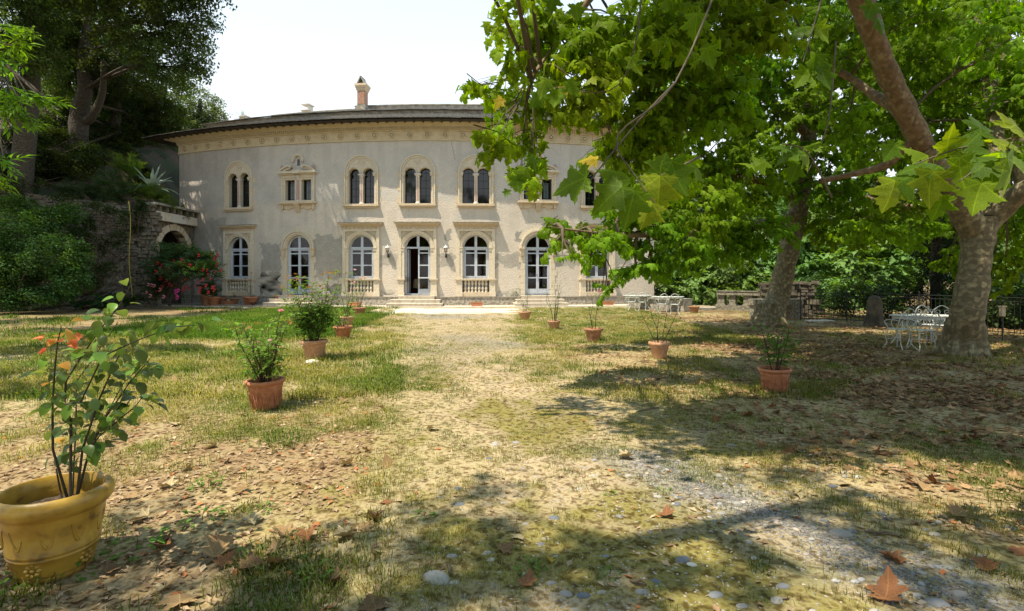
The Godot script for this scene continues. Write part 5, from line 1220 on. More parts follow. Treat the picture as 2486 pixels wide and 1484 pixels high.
func build_grass() -> void:
	var gs := [tuft(14, 0.07, 0.035, 0.09, 0.0022, 1), tuft(20, 0.14, 0.05, 0.13, 0.0045, 2)]
	var bufs := [PackedFloat32Array(), PackedFloat32Array()]
	for i in 60000:
		var z := 2.3 * exp(R(0, 2.6))
		var x := R(-1.02, 1.02) * z
		var g := grassy(x, z)
		if x < -0.62 * z and z > 22: continue
		if R(0, 1) > g: continue
		if z > 29.3: continue
		var far := z > 7.0
		var lush := 1.0 if z > 14 and x < -4.2 - 0.05 * z else 0.0
		var n := nz.get_noise_2d(x * 9.0 - 70, z * 9.0)
		var dry := clampf(0.55 - 0.75 * n - 0.6 * lush + R(-0.3, 0.3), 0, 1)
		var c := Color(0.11, 0.21, 0.03).lerp(Color(0.50, 0.43, 0.18), dry)
		var v := R(0.75, 1.25)
		var s := R(0.6, 1.3) * (1.0 + 0.5 * lush) * (0.75 if x > path_right(z) else 1.0)
		if x > path_left(z) and x < path_right(z): s *= 0.6
		put(bufs[1 if far else 0], Basis(Vector3.UP, R(0, TAU)) * Basis.from_scale(Vector3(s * 1.2, s, s * 1.2)), Vector3(x, 0, -z), Color(c.r * v, c.g * v, c.b * v))
	var a := many(self, "grass", gs[0], M.grass, bufs[0]); tag(a, "short tufts of grass in the foreground on both sides of the path", "grass")
	a = many(self, "grass", gs[1], M.grass, bufs[1]); tag(a, "lawn and thin grass farther back towards the villa", "grass")
	# scraps of dry leaf
	var mb := MB.new()
	for s in [-1.0, 1.0]:
		mb.leaf3(Vector3(0, 0, -0.5), Vector3(s * 0.3, 0.14, 0.05), Vector3(0, 0.03, 0.1)); mb.leaf3(Vector3(s * 0.3, 0.14, 0.05), Vector3(0, 0.1, 0.5), Vector3(0, 0.03, 0.1))
	var buf := PackedFloat32Array()
	for i in 30000:
		var z := 2.3 * exp(R(0, 1.9)); var x := R(-1.02, 1.02) * z
		if R(0, 1) > littered(x, z) or x > 5.0: continue
		var s := R(0.018, 0.06) * (1.0 + 0.03 * z)
		var q := R(0, 1)
		var c := Color(0.24, 0.15, 0.085).lerp(Color(0.50, 0.38, 0.24), q) * R(0.6, 1.15)
		if R(0, 1) < 0.06: c = Color(0.42, 0.16, 0.06)
		put(buf, Basis(Vector3.UP, R(0, TAU)) * Basis(Vector3.RIGHT, R(-0.35, 0.35)) * Basis(Vector3.BACK, R(-0.4, 0.4)) * Basis.from_scale(Vector3(s * R(0.5, 1.2), s, s)), Vector3(x, 0.008, -z), c)
	a = many(self, "leaf_litter", mb.mesh(), M.dry, buf); tag(a, "crumbled dry leaf litter strewn over the ground", "leaf litter")
	mb = MB.new(); leaf_plane(mb, Transform3D(Basis.IDENTITY, Vector3(0, 0, -0.5)), LOBES_FAR, 0.1, -0.25, 0.4)
	buf = PackedFloat32Array()
	for i in 24000:
		var z := 4.0 * exp(R(0, 1.75)); var x := R(0.05, 1.02) * z
		if x < path_right(z) + 0.4 or R(0, 1) > littered(x, z) * (1.0 if x > 4.5 else 0.4): continue
		if z < 7.5 and R(0, 1) > (z - 3.0) / 5.0: continue
		var s := R(0.04, 0.095)
		var c := Color(0.17, 0.095, 0.05).lerp(Color(0.38, 0.24, 0.125), R(0, 1)) * R(0.6, 1.2)
		put(buf, Basis(Vector3.UP, R(0, TAU)) * Basis(Vector3.RIGHT, R(-0.4, 0.4)) * Basis(Vector3.BACK, R(-0.4, 0.4)) * Basis.from_scale(Vector3.ONE * s), Vector3(x, 0.012 + 0.1 * s, -z), c)
	a = many(self, "leaf_litter", mb.mesh(), M.dry, buf); tag(a, "russet fallen plane leaves covering the shaded ground under the plane trees", "leaf litter")
	# broken straw and grass stems lying about
	mb = MB.new()
	mb.tri(Vector3(-0.5, 0, 0), Vector3(0.0, 0.04, 0.03), Vector3(0.0, 0.04, -0.03), Vector3.UP, Vector3.UP, Vector3.UP); mb.tri(Vector3(0.5, 0, 0.08), Vector3(0.0, 0.04, 0.03), Vector3(0.0, 0.04, -0.03), Vector3.UP, Vector3.UP, Vector3.UP)
	buf = PackedFloat32Array()
	for i in 16000:
		var z := 2.3 * exp(R(0, 1.7)); var x := R(-1.02, 1.02) * z
		if x > path_left(z) + 0.2 and x < path_right(z) - 0.2 and R(0, 1) > 0.25: continue
		if nz.get_noise_2d(x * 17.0, z * 17.0) + R(-0.5, 0.5) < 0.0: continue
		var s := R(0.03, 0.085)
		var c := Color(0.26, 0.19, 0.095).lerp(Color(0.48, 0.40, 0.23), R(0, 1))
		put(buf, Basis(Vector3.UP, R(0, TAU)) * Basis(Vector3.BACK, R(-0.15, 0.15)) * Basis.from_scale(Vector3(s, 0.1, 0.055)), Vector3(x, 0.01, -z), c)
	a = many(self, "straw", mb.mesh(), M.dry, buf); tag(a, "dry straw and broken grass stems scattered on the ground", "straw")
	fallen_leaves()
func near_label(what: String, at: Vector3, small: bool) -> String:   # says where a leaf lies by the nearest thing one can find
	var refs := [["the yellow pot", G(130, 1410)], ["the bushy rose's pot", G(633, 998)], ["the tallest rose's pot", G(757, 876)], ["the ridged pot", G(1605, 872)], ["the wide arched pot", G(1893, 955)], ["the forked plane", G(2338, 862)], ["the biggest rust leaf", G(2165, 1462)], ["the red rose's pot", G(1443, 830)], ["the leaning plane", G(1868, 792)]]
	var best: Array = refs[0]
	for r in refs:
		if at.distance_to(r[1]) < at.distance_to(best[1]): best = r
	var d: Vector3 = at - best[1]
	var far := "close" if d.length() < 0.7 else ("a short step" if d.length() < 1.3 else ("some way" if d.length() < 2.2 else ("well" if d.length() < 3.6 else "far")))
	var way := ("to the right of" if d.x > 0 else "to the left of") if absf(d.x) > 2.0 * absf(d.z) else (("in front of" if d.z > 0 else "behind") if absf(d.z) > 2.0 * absf(d.x) else (("diagonally right in front of" if d.x > 0 else "diagonally left in front of") if d.z > 0 else ("diagonally right behind" if d.x > 0 else "diagonally left behind")))
	return "%s %s lying %s %s %s" % ["small" if small else "broad", what, far, way, best[0]]
func fallen_leaves() -> void:
	var shapes := []
	for k in 5:
		var mb := MB.new(); leaf_plane(mb, Transform3D(Basis.IDENTITY, Vector3(0, 0, -0.45)), LOBES_FINE, R(-0.6, 0.2), R(-0.7, 0.15), R(-0.7, 0.7))
		mb.tube([Vector3(0, 0.03, -0.43), Vector3(0.02, 0.05, -0.7)], [0.012, 0.01], 4)
		shapes.append(mb.mesh())
	var cols := {}
	for q in {"tan": [0.36, 0.24, 0.12], "pale": [0.50, 0.41, 0.24], "rust": [0.27, 0.125, 0.06], "brown": [0.20, 0.125, 0.07], "yellow": [0.55, 0.36, 0.06]}.keys():
		var c: Array = {"tan": [0.36, 0.24, 0.12], "pale": [0.50, 0.41, 0.24], "rust": [0.27, 0.125, 0.06], "brown": [0.20, 0.125, 0.07], "yellow": [0.55, 0.36, 0.06]}[q]
		var m := leaf_mat(Color(0.5, 0.45, 0.35), 0.8, M.plane_leaf.albedo_texture); m.vertex_color_use_as_albedo = false; m.albedo_color = S(c[0] * 1.15, c[1] * 1.15, c[2] * 1.15); cols[q] = m
	var hero := [[540, 1345, 0.2, "tan", "large tan curled plane leaf, largest of those right of the yellow pot"], [545, 1372, 0.12, "rust", "crumpled rust leaf just below the large tan curled leaf"], [610, 1388, 0.15, "brown", "brown crumpled leaf left of the upright tan leaf near the bottom edge"], [675, 1385, 0.19, "tan", "tall tan leaf standing on edge right of the brown crumpled leaf"], [436, 1462, 0.2, "tan", "tan folded leaf touching the bottom edge right of the yellow pot"], [682, 1300, 0.15, "tan", "tan leaf left of the russet leaf above the tall tan leaf"], [745, 1312, 0.15, "rust", "russet leaf between the tan leaf and the pale curled leaf"], [832, 1312, 0.16, "pale", "pale cream curled leaf at the grass's edge by the path"], [402, 1330, 0.13, "rust", "orange-red curled leaf on clover right of the yellow pot"], [400, 1186, 0.15, "pale", "bleached white leaf right of the yellow pot's rim"], [590, 1195, 0.12, "tan", "tan leaf right of the green weed clump"], [808, 1420, 0.14, "brown", "brown leaf near the bottom edge beside the path's left side"], [905, 1470, 0.16, "brown", "brown leaf cut by the bottom edge left of the grey stone"], [1050, 1047, 0.16, "pale", "pale curled leaf alone on the sunny left half of the path"], [1515, 1115, 0.16, "pale", "pale flat leaf on the sunny path tip of the shadow"], [1262, 1306, 0.11, "pale", "cream star-shaped leaf mid-path above two brown leaves"], [1228, 1338, 0.11, "brown", "brown curled leaf under the cream star-shaped leaf"], [1330, 1363, 0.07, "yellow", "small bright yellow leaf on the path"], [1282, 1422, 0.11, "rust", "dark red leaf with lobes at mid-bottom of the path"], [1620, 1256, 0.12, "rust", "orange-brown leaf on mossy path left of the gravel rut"], [2160, 1455, 0.2, "rust", "biggest fallen leaf, orange-brown, at the bottom right edge"], [2397, 1382, 0.13, "rust", "folded orange leaf near the lower right corner"], [2160, 1362, 0.14, "rust", "bent pinkish-brown leaf beside the gravel rut"], [2232, 1186, 0.17, "tan", "broad tan leaf on the sunlit ground at right"], [2326, 1256, 0.16, "tan", "flat tan leaf half in shade right of the dark stick"], [935, 1222, 0.1, "rust", "red-brown leaf at the left margin of the path"], [1940, 1208, 0.1, "pale", "cream leaf standing in the moss above the gravel rut"], [2480, 1345, 0.13, "rust", "rust leaf cut by the right edge near the bottom"]]
	for q in hero:
		var o := part(self, "fallen_leaf", shapes[rng.randi() % 5], cols[q[3]])
		o.transform = Transform3D(Basis(Vector3.UP, R(0, TAU)) * Basis(Vector3.RIGHT, R(-0.25, 0.25)) * Basis(Vector3.BACK, R(-0.3, 0.3)) * Basis.from_scale(Vector3.ONE * q[2] * 0.82), G(q[0], q[1]) + Vector3(0, q[2] * 0.12, 0))
		tag(o, q[4], "leaf", "fallen plane leaves")
	for k in 170:
		var side := k % 3
		var z := 2.6 * exp(R(0, 1.3)); var x := R(path_right(z) + 0.2, z * 0.95) if side else R(-z * 0.93, path_left(z))
		if side and z < 5.0: z += R(1, 5); x = R(path_right(z) + 0.3, z * 0.95)
		var kind: String = ["rust", "tan", "brown", "rust"][rng.randi() % 4] if side else ["tan", "brown", "pale", "tan"][rng.randi() % 4]
		var o := part(self, "fallen_leaf", shapes[rng.randi() % 5], cols[kind])
		var s := R(0.06, 0.115)
		o.transform = Transform3D(Basis(Vector3.UP, R(0, TAU)) * Basis(Vector3.RIGHT, R(-0.4, 0.4)) * Basis(Vector3.BACK, R(-0.5, 0.5)) * Basis.from_scale(Vector3.ONE * s), Vector3(x, s * 0.14, -z))
		tag(o, near_label({"rust": "rusty", "tan": "tan", "brown": "brown", "pale": "bleached"}[kind] + " leaf", o.position, s < 0.085), "leaf", "fallen plane leaves")
	# sticks
	for q in [[2100, 1290, 2185, 1302, "dark crooked stick lying above the gravel rut at right"], [1545, 1000, 1600, 990, "thin twig on the sunny ground"], [1098, 1395, 1085, 1372, "short dark twig above the big grey stone"], [1960, 1108, 2010, 1100, "brown stick in the sunlit leaves at right"], [1935, 905, 1965, 925, "pale forked stick on the ground right of the fluted pot"], [2290, 1460, 2325, 1465, "reddish stick at the bottom edge between stones"], [1530, 1410, 1570, 1420, "short straw-coloured stick near the front of the path"]]:
		var a := G(q[0], q[1], 0.015); var b := G(q[2], q[3], 0.015)
		var mb := MB.new(); mb.tube([a, a.lerp(b, 0.3) + Vector3(0, 0.01, 0.02), a.lerp(b, 0.65) + Vector3(0, 0.006, -0.015), b], [0.006, 0.009, 0.01, 0.006], 6)
		mb.tube([a.lerp(b, 0.4), a.lerp(b, 0.6) + Vector3(0.02, 0.02, 0.05)], [0.006, 0.003], 5)
		tag(part(self, "stick", mb, M.twig), q[4], "stick")
	# weeds
	var W2 := [[505, 1185, 0.13, "leafy green weed clump in the litter right of the yellow pot"], [490, 1265, 0.13, "upright rosette weed below the leafy clump"], [330, 1335, 0.16, "clover-like weed right of the yellow pot's foot"], [205, 1385, 0.12, "nettle-like weed hugging the yellow pot's right foot"], [40, 1420, 0.14, "broad-leaved weed left of the yellow pot's foot"], [585, 1340, 0.1, "thin green weed beside the tan curled leaves"], [1610, 1195, 0.06, "small pale rosette weed in the middle of the path"], [1480, 1200, 0.05, "tiny rosette weed mid-path left of the pale one"], [1030, 1255, 0.07, "little green weed at the path's left margin"], [770, 1400, 0.1, "low weed among leaves near the bottom left of the path"], [640, 1240, 0.08, "low weed among the litter mid left"], [1480, 1395, 0.06, "grassy weed in the shade at mid bottom"], [1290, 1385, 0.08, "sprawling weed next to the dark red leaf"]]
	for q in W2:
		var mb := MB.new()
		for i in 34:
			var a := R(0, TAU); var rr: float = q[2] * sqrt(R(0, 1))
			var b := R(0.7, 1.3); mb.col = Color(0.14 * b, 0.28 * b, 0.045 * b)
			leaf_simple(mb, leaf_xf(Vector3(cos(a) * rr, R(0.01, q[2] * 0.8) * (1.0 - rr / q[2] * 0.6), sin(a) * rr), PI / 2 - a + R(-0.6, 0.6), R(-0.5, 0.3), q[2] * R(0.25, 0.5)), 0.24)
		var o := thing("weed", q[3], "weed", G(q[0], q[1]))
		part(o, "foliage", mb, M.leaf, true).set_meta("kind", "stuff")
		mb = MB.new(); mb.col = Color.WHITE
		mb.tube([Vector3.ZERO, Vector3(0.1, 0.5, 0.05) * q[2]], [0.003, 0.002], 3, false)
		part(o, "stem", mb, M.rose_stem)

# ---------------------------------------------------------------- the bank on the left
func bank_height(x: float, z: float) -> float:   # height of the slope behind the stone wall
	var edge := -29.6 + clampf((-20.7 - x) / 7.0, 0, 1) * 5.0      # z of the wall's face
	var d := maxf(0.0, edge - z - 0.3)
	var k := clampf((-21.5 - x) / 3.0, 0.25, 1.0)
	return 5.5 + minf(d * 0.5 * k, 9.0) + clampf((-24 - x) * 0.12, 0, 2.0) + 0.5 * nz.get_noise_2d(x * 12.0, z * 12.0)
func rubble(parent: Node, a: Vector3, b: Vector3, h0: float, h1: float, y0: float, course: float, thick: float, m: Material) -> void:   # a wall of laid stones
	var mb := MB.new()
	var d := (b - a); d.y = 0
	var len := d.length(); var t := d / len
	var nn := Vector3(-t.z, 0, t.x)
	var yaw := atan2(nn.x, nn.z)
	var core := MB.new()
	core.ext(PackedVector2Array([Vector2(0, y0), Vector2(len, y0), Vector2(len, h1 - 0.06), Vector2(0, h0 - 0.06)]), -thick, -0.04, true)
	var cm := core
	for i in cm.v.size():
		cm.v[i] = a + t * cm.v[i].x + nn * cm.v[i].z + Vector3(0, cm.v[i].y, 0); cm.n[i] = t * cm.n[i].x + nn * cm.n[i].z + Vector3(0, cm.n[i].y, 0)
	part(parent, "core", cm, M.mortar_dark)
	var y := y0
	while y < maxf(h0, h1):
		var ch := course * R(0.7, 1.35)
		var x := R(-0.2, 0.0)
		while x < len:
			var w := course * R(0.9, 3.2)
			var top := lerpf(h0, h1, clampf(x / len, 0, 1))
			if y < top:
				var hh := minf(ch, top - y + 0.05) * R(0.75, 0.98)
				var c := a + t * (x + w / 2) + nn * (R(-0.08, 0.05) - 0.1) + Vector3(0, y + hh / 2 + R(-0.02, 0.02), 0)
				mb.box(c, Vector3(w * R(0.86, 0.97), hh, 0.3), Basis(Vector3.UP, yaw + R(-0.16, 0.16)) * Basis(Vector3.BACK, R(-0.12, 0.12)) * Basis(Vector3.RIGHT, R(-0.15, 0.15)))
			x += w
		y += ch
	var o := part(parent, "stones", mb, m); o.set_meta("kind", "stuff")

func build_bank() -> void:
	M.mortar_dark = tri_mat(ntex(0.03, [S(0.04, 0.035, 0.028), S(0.11, 0.095, 0.07)], [0.3, 0.7], FastNoiseLite.TYPE_SIMPLEX, 256, 4, 41), 0.8, 1.0)
	var mb := MB.new()
	var earth := Color(0.075, 0.052, 0.032); var herb := Color(0.035, 0.048, 0.018)
	for i in 80:
		for j in 70:
			var c := []
			for q in [[0, 0], [1, 0], [1, 1], [0, 1]]:
				var x: float = -20.9 - (i + q[0]) * 0.55
				var edge := -29.9 + clampf((-20.7 - x) / 7.0, 0, 1) * 5.0
				var z: float = edge - (j + q[1]) * 0.55
				c.append(Vector3(x, bank_height(x, z), z))
			var k := nz.get_noise_2d(c[0].x * 20, c[0].z * 20)
			mb.col = earth.lerp(herb, clampf(k * 1.6 + 0.4, 0, 1)) * (1.0 + 0.4 * nz2.get_noise_2d(c[0].x * 60, c[0].z * 60))
			var n1: Vector3 = (c[2] - c[0]).cross(c[1] - c[0]).normalized()
			if n1.y < 0: n1 = -n1
			mb.quad(c[0], c[1], c[2], c[3], n1)
	mb.col = Color.WHITE
	tag(part(self, "bank", mb.smooth(), M.tint, true), "", "", "", "structure")
	# retaining wall
	var w := thing("retaining_wall", "tall dry-stone retaining wall holding up the wooded bank", "wall")
	rubble(w, Vector3(-34, 0, -20), Vector3(-27.6, 0, -24.6), 6.4, 6.2, 0, 0.2, 0.7, M.rubble)
	rubble(w, Vector3(-27.6, 0, -24.6), Vector3(-20.75, 0, -29.4), 6.1, 5.55, 0, 0.12, 0.7, M.rubble)
	w = thing("rock_outcrop", "rough grey-brown rock bulging from the foot of the retaining wall", "rock")
	mb = MB.new()
	var g := []
	for i in 46:
		var row := []
		for j in 24:
			var s := i / 45.0; var y := j / 23.0 * 4.1 * (0.75 + 0.35 * sin(s * 5.0 + 1.0)) - 0.1
			var o := Vector3(-27.0, 0, -24.6).lerp(Vector3(-21.0, 0, -28.9), s)
			var out := 0.75 * (1.0 - pow(y / 4.3, 2.0)) + 0.7 * absf(nz.get_noise_3d(o.x * 22, y * 38, o.z * 22)) + 0.3 * nz.get_noise_3d(o.x * 60, y * 90, o.z * 60)
			out *= minf(1.0, minf(s, 1.0 - s) * 8.0)
			row.append(o + Vector3(0.58, 0, 0.81) * (out - 0.15) + Vector3(0, y, 0))
		g.append(row)
	for i in 45:
		for j in 23:
			var n1: Vector3 = (g[i + 1][j] - g[i][j]).cross(g[i][j + 1] - g[i][j]).normalized()
			if n1.z < 0: n1 = -n1
			mb.quad(g[i][j], g[i + 1][j], g[i + 1][j + 1], g[i][j + 1], n1)
	part(w, "rock", mb, M.rubble)
	# the niche with an arch beside the villa's corner; its face looks to the right
	var p := thing("arched_niche", "stone niche with pale arch stones and overhanging slab at the villa's left corner", "arch", Vector3(-20.2, 0, -29.85), PI / 2)
	mb = MB.new()
	plate(mb, rect_poly(0.0, 4.6, 0, 5.75), [arch_poly(2.15, -0.2, 3.05, 1.42, 16)], -0.5, 0.0)
	part(p, "wall", mb, M.rubble)
	mb = MB.new(); mb.box(Vector3(2.2, 2.8, -2.1), Vector3(4.4, 5.6, 0.3)); mb.box(Vector3(2.3, 5.5, -1.2), Vector3(4.6, 0.3, 1.6)); mb.box(Vector3(0.1, 2.8, -1.3), Vector3(0.3, 5.6, 1.5)); mb.box(Vector3(4.4, 2.8, -1.3), Vector3(0.3, 5.6, 1.5))
	part(p, "back_wall", mb, M.rubble)
	for k in 15:
		mb = MB.new(); mb.ring(2.15, 3.05, 1.42 - 0.01 * (k % 2), 1.78 + R(-0.03, 0.05), -0.35, 0.05 + R(0, 0.02), PI * k / 15 + 0.008, PI * (k + 1) / 15 - 0.008, 3)
		part(p, "arch_stone", mb, M.stone_warm if k % 3 else M.stone)
	for gq in [0.72, 3.58]:
		for k in 6:
			mb = MB.new(); mb.box(Vector3(gq + (0.18 if gq > 2 else -0.18) * 0.0, 0.26 + 0.5 * k, -0.15), Vector3(0.34 + R(-0.03, 0.03), 0.47, 0.4)); part(p, "jamb_stone", mb, M.old_stone)
	for k in 3:
		mb = MB.new(); mb.box(Vector3(0.85 + 1.4 * k, 5.15, 0.1), Vector3(1.385, 0.5, 0.36)); part(p, "lintel_slab", mb, M.marble if k == 1 else M.step)
	for k in 7:
		mb = MB.new(); mb.box(Vector3(0.45 + 0.62 * k, 5.56, 0.12), Vector3(0.16, 0.28, 0.42)); mb.box(Vector3(0.45 + 0.62 * k, 5.48, 0.2), Vector3(0.12, 0.12, 0.3)); part(p, "corbel", mb, M.old_stone)
	mb = MB.new(); mb.box(Vector3(2.2, 5.78, 0.1), Vector3(4.6, 0.12, 0.75)); part(p, "coping", mb, M.mortar)
	var pier := thing("stone_pier", "dark rubble pier facing front between retaining wall and arched niche", "pier")
	rubble(pier, Vector3(-20.9, 0, -29.5), Vector3(-20.0, 0, -29.75), 5.6, 5.7, 0, 0.18, 0.5, M.rubble)
	mb = MB.new()
	var pts := []; var rad := []
	for k in 14: pts.append(P(312 + 6 * sin(k * 0.6) * 0.5 + k * 0.5, 488 + k * 18.8, 28.7 - 0.02 * k)); rad.append(0.02)
	mb.tube(pts, rad, 6)
	tag(part(self, "garden_hose", mb, M.hose), "yellow hose hanging straight down the retaining wall", "hose")
	# what grows on the bank
	var green := Color(0.065, 0.105, 0.035)
	shrub("climbing_bush", "huge green climbing bush covering the stone wall at the left edge", "bush", "shrub", pads_px([[60, 560, 24.5, 70, 55], [130, 620, 24.3, 75, 60], [40, 660, 24, 60, 60], [170, 680, 24.3, 45, 45], [90, 720, 24, 80, 25], [30, 500, 25, 50, 30], [120, 530, 25.5, 45, 30], [195, 620, 24.8, 20, 40], [-40, 640, 23.5, 60, 90], [175, 520, 26.5, 35, 28], [20, 735, 23.6, 40, 20]]), 30.0, Color(0.10, 0.21, 0.065), 1.35)
	shrub("rosemary_bush", "dark feathery shrub on the wall's edge above the bare stones", "bush", "needle", pads_px([[230, 470, 29, 55, 25], [270, 450, 30, 45, 30], [180, 460, 28.5, 40, 15], [310, 470, 30, 28, 22]]), 9.0, Color(0.045, 0.08, 0.03), 1.4, 0.2, -0.5)
	shrub("broom_bush", "bright green rounded broom bush above the agave", "bush", "needle", pads_px([[308, 400, 32, 27, 20], [322, 410, 32, 18, 14]]), 22.0, Color(0.12, 0.21, 0.035), 1.2, 0.15, -0.8)
	shrub("grass_clump", "sunlit yellow-green trailing plants on top of the niche under the agave", "plant", "needle", pads_px([[365, 470, 30.5, 26, 18], [395, 485, 30.8, 22, 14], [345, 462, 30.3, 14, 14], [410, 495, 31, 12, 8]]), 26.0, Color(0.17, 0.26, 0.045), 1.1, 0.2, -0.5)
	shrub("ivy", "dark ivy hanging over the pier's top", "ivy", "shrub", pads_px([[340, 510, 29.4, 22, 20], [330, 540, 29.3, 14, 26], [350, 490, 29.4, 20, 8]]), 16.0, Color(0.04, 0.075, 0.025), 1.2)
	shrub("wall_fern", "green tuft growing where the niche's slab meets the villa", "fern", "shrub", pads_px([[442, 520, 32.6, 15, 14], [448, 505, 32.6, 9, 9]]), 22.0, Color(0.05, 0.1, 0.03), 1.0)
	shrub("wall_shrub", "shrub growing from the wall's face above the rock", "bush", "shrub", pads_px([[175, 570, 26.5, 40, 26], [285, 600, 27.8, 12, 18]]), 13.0, Color(0.05, 0.1, 0.035), 1.2)
	shrub("undergrowth", "dark undergrowth below the straight holm oak on the bank", "undergrowth", "shrub", pads_px([[30, 400, 28, 60, 25], [110, 380, 29, 50, 25], [180, 390, 31, 60, 22], [60, 340, 31, 70, 25], [150, 340, 33, 70, 25], [240, 400, 33, 40, 25], [140, 420, 29.5, 50, 14], [300, 330, 36, 40, 30]]), 22.0, Color(0.05, 0.08, 0.025), 1.7)
	shrub("leafy_plants", "low broad-leaved plants along the wall's foot right of the climbing bush", "plants", "lime", pads_px([[240, 725, 27, 26, 14], [285, 728, 27.5, 25, 10], [320, 725, 27.6, 20, 10], [205, 735, 26, 18, 10]]), 22.0, Color(0.045, 0.105, 0.03), 0.8)
	shrub("bank_bush", "dense dark bushes on the slope under the forked holm oak", "bushes", "shrub", pads_px([[120, 330, 33.5, 60, 24], [210, 370, 32.5, 50, 24], [250, 340, 35, 45, 28], [160, 290, 37, 70, 28], [250, 280, 39, 60, 34], [60, 290, 34, 60, 28], [330, 420, 34, 30, 30], [300, 370, 35, 36, 26], [350, 440, 33, 22, 22]]), 17.0, Color(0.055, 0.09, 0.028), 1.8)
	shrub("bank_bush", "olive-green scrub on the slope just above the retaining wall at the left edge", "bushes", "shrub", pads_px([[20, 450, 26.5, 50, 20], [70, 445, 27.5, 40, 14], [100, 410, 29.5, 60, 20], [190, 425, 30.5, 40, 18]]), 20.0, Color(0.075, 0.105, 0.035), 1.5)
	shrub("ivy", "ivy trailing down the retaining wall's bare stones left of the hose", "ivy", "shrub", pads_px([[230, 500, 27.6, 30, 12], [215, 540, 27.4, 18, 26], [270, 510, 28.2, 22, 10], [300, 530, 28.4, 10, 24], [255, 650, 27.2, 24, 20], [200, 580, 27.0, 24, 30], [290, 570, 28.0, 14, 20], [245, 590, 27.4, 18, 22], [225, 690, 26.8, 22, 16], [150, 480, 26.6, 34, 12]]), 22.0, Color(0.06, 0.1, 0.03), 1.2)
	# agave
	var a := thing("agave", "large grey-blue agave with arching spiked leaves on top of the niche", "agave", P(368, 458, 30.6))
	for k in 24:
		var yaw := k * 2.4; var up := R(0.15, 1.35)
		var d := Vector3(cos(yaw) * cos(up), sin(up), sin(yaw) * cos(up))
		var L := R(1.0, 1.55)
		mb = MB.new()
		var sag := R(0.1, 0.8) * (1.3 - up)
		var side := d.cross(Vector3.UP).normalized()
		for i in 6:
			var t0 := i / 6.0; var t1 := (i + 1) / 6.0
			var w0 := 0.095 * sin(PI * clampf(t0 * 0.75 + 0.22, 0, 1)); var w1 := 0.095 * sin(PI * clampf(t1 * 0.75 + 0.22, 0, 1)) * (0.0 if i == 5 else 1.0)
			var p0 := d * L * t0 - Vector3(0, sag * t0 * t0 * t0, 0); var p1 := d * L * t1 - Vector3(0, sag * t1 * t1 * t1, 0)
			var nn := side.cross(d).normalized()
			if nn.y < 0: nn = -nn
			mb.tri(p0 - side * w0 + nn * 0.04, p0, p1, nn, nn, nn); mb.tri(p0 - side * w0 + nn * 0.04, p1, p1 - side * w1 + nn * 0.04, nn, nn, nn)
			mb.tri(p0 + side * w0 + nn * 0.04, p0, p1, nn, nn, nn); mb.tri(p0 + side * w0 + nn * 0.04, p1, p1 + side * w1 + nn * 0.04, nn, nn, nn)
		part(a, "leaf", mb, M.agave)
	# oleander
	var ol := shrub("oleander", "spreading oleander with dark narrow leaves and red flowers before the niche", "oleander", "long", pads_px([[385, 650, 28.6, 32, 30], [430, 630, 28.6, 40, 28], [480, 640, 28.4, 38, 30], [510, 655, 28.2, 26, 26], [450, 655, 28, 50, 22], [400, 685, 28.6, 26, 20], [395, 605, 29, 20, 16], [375, 700, 28.8, 20, 20], [440, 605, 28.8, 40, 14], [500, 620, 28.6, 24, 12]]), 34.0, Color(0.065, 0.13, 0.055), 1.15, 0.15, -0.2)
	mb = MB.new()
	for q in [[400, 730, 385, 660], [410, 735, 430, 640], [415, 738, 480, 650], [405, 735, 410, 690], [418, 738, 450, 680]]: mb.tube([P(412, 742, 28.6), P(q[0], q[1] - 20, 28.6), P(q[2], q[3], 28.6)], [0.08, 0.06, 0.03], 7)
	part(ol, "trunk", mb, M.bark_dark)
	var fl := MB.new()
	for k in 7: fl.blob(dirn() * 0.055, Vector3(0.034, 0.026, 0.034), 6, 4)
	var flm := fl.mesh()
	for k in 52:
		var u := R(365, 535) if k < 32 else R(480, 538); var v := R(610, 705)
		if u < 450 and v < 615: v += 40
		var o := part(ol, "flower", flm, M.red_flower); o.position = P(u, v + 6, 27.7 - 0.002 * (u - 360)); o.scale = Vector3.ONE * R(0.6, 1.3)
	# pink flowers near the oleander's foot
	for q in [[375, 705, 28.2, 26, 20, 7, "pink-flowered bush low at the oleander's left side", "pink"], [432, 715, 27.9, 8, 12, 6, "deep pink flowers under the oleander's crown", "deep"]]:
		var sh := shrub("flowering_bush", q[6], "bush", "shrub", pads_px([[q[0], q[1], q[2], q[3], q[4]]]), 18.0, Color(0.045, 0.09, 0.03), 1.0)
		for k in q[5]:
			var o := part(sh, "flower", flm, M.pink_flower if q[7] == "pink" else M.magenta); o.position = P(q[0] + R(-1, 1) * q[3], q[1] + R(-1, 1) * q[4], q[2] - 0.5); o.scale = Vector3.ONE * R(0.9, 1.4)
	var ed := thing("edging", "line of thin pale edging stones along the lawn below the oleander", "edging")
	for k in 13:
		mb = MB.new(); mb.box(G(375 + k * 18, 742.5 + k * 0.45) + Vector3(0, 0.02, 0), Vector3(0.44, 0.07, 0.16), Basis(Vector3.UP, R(-0.1, 0.1)))
		part(ed, "edging_stone", mb, M.step)

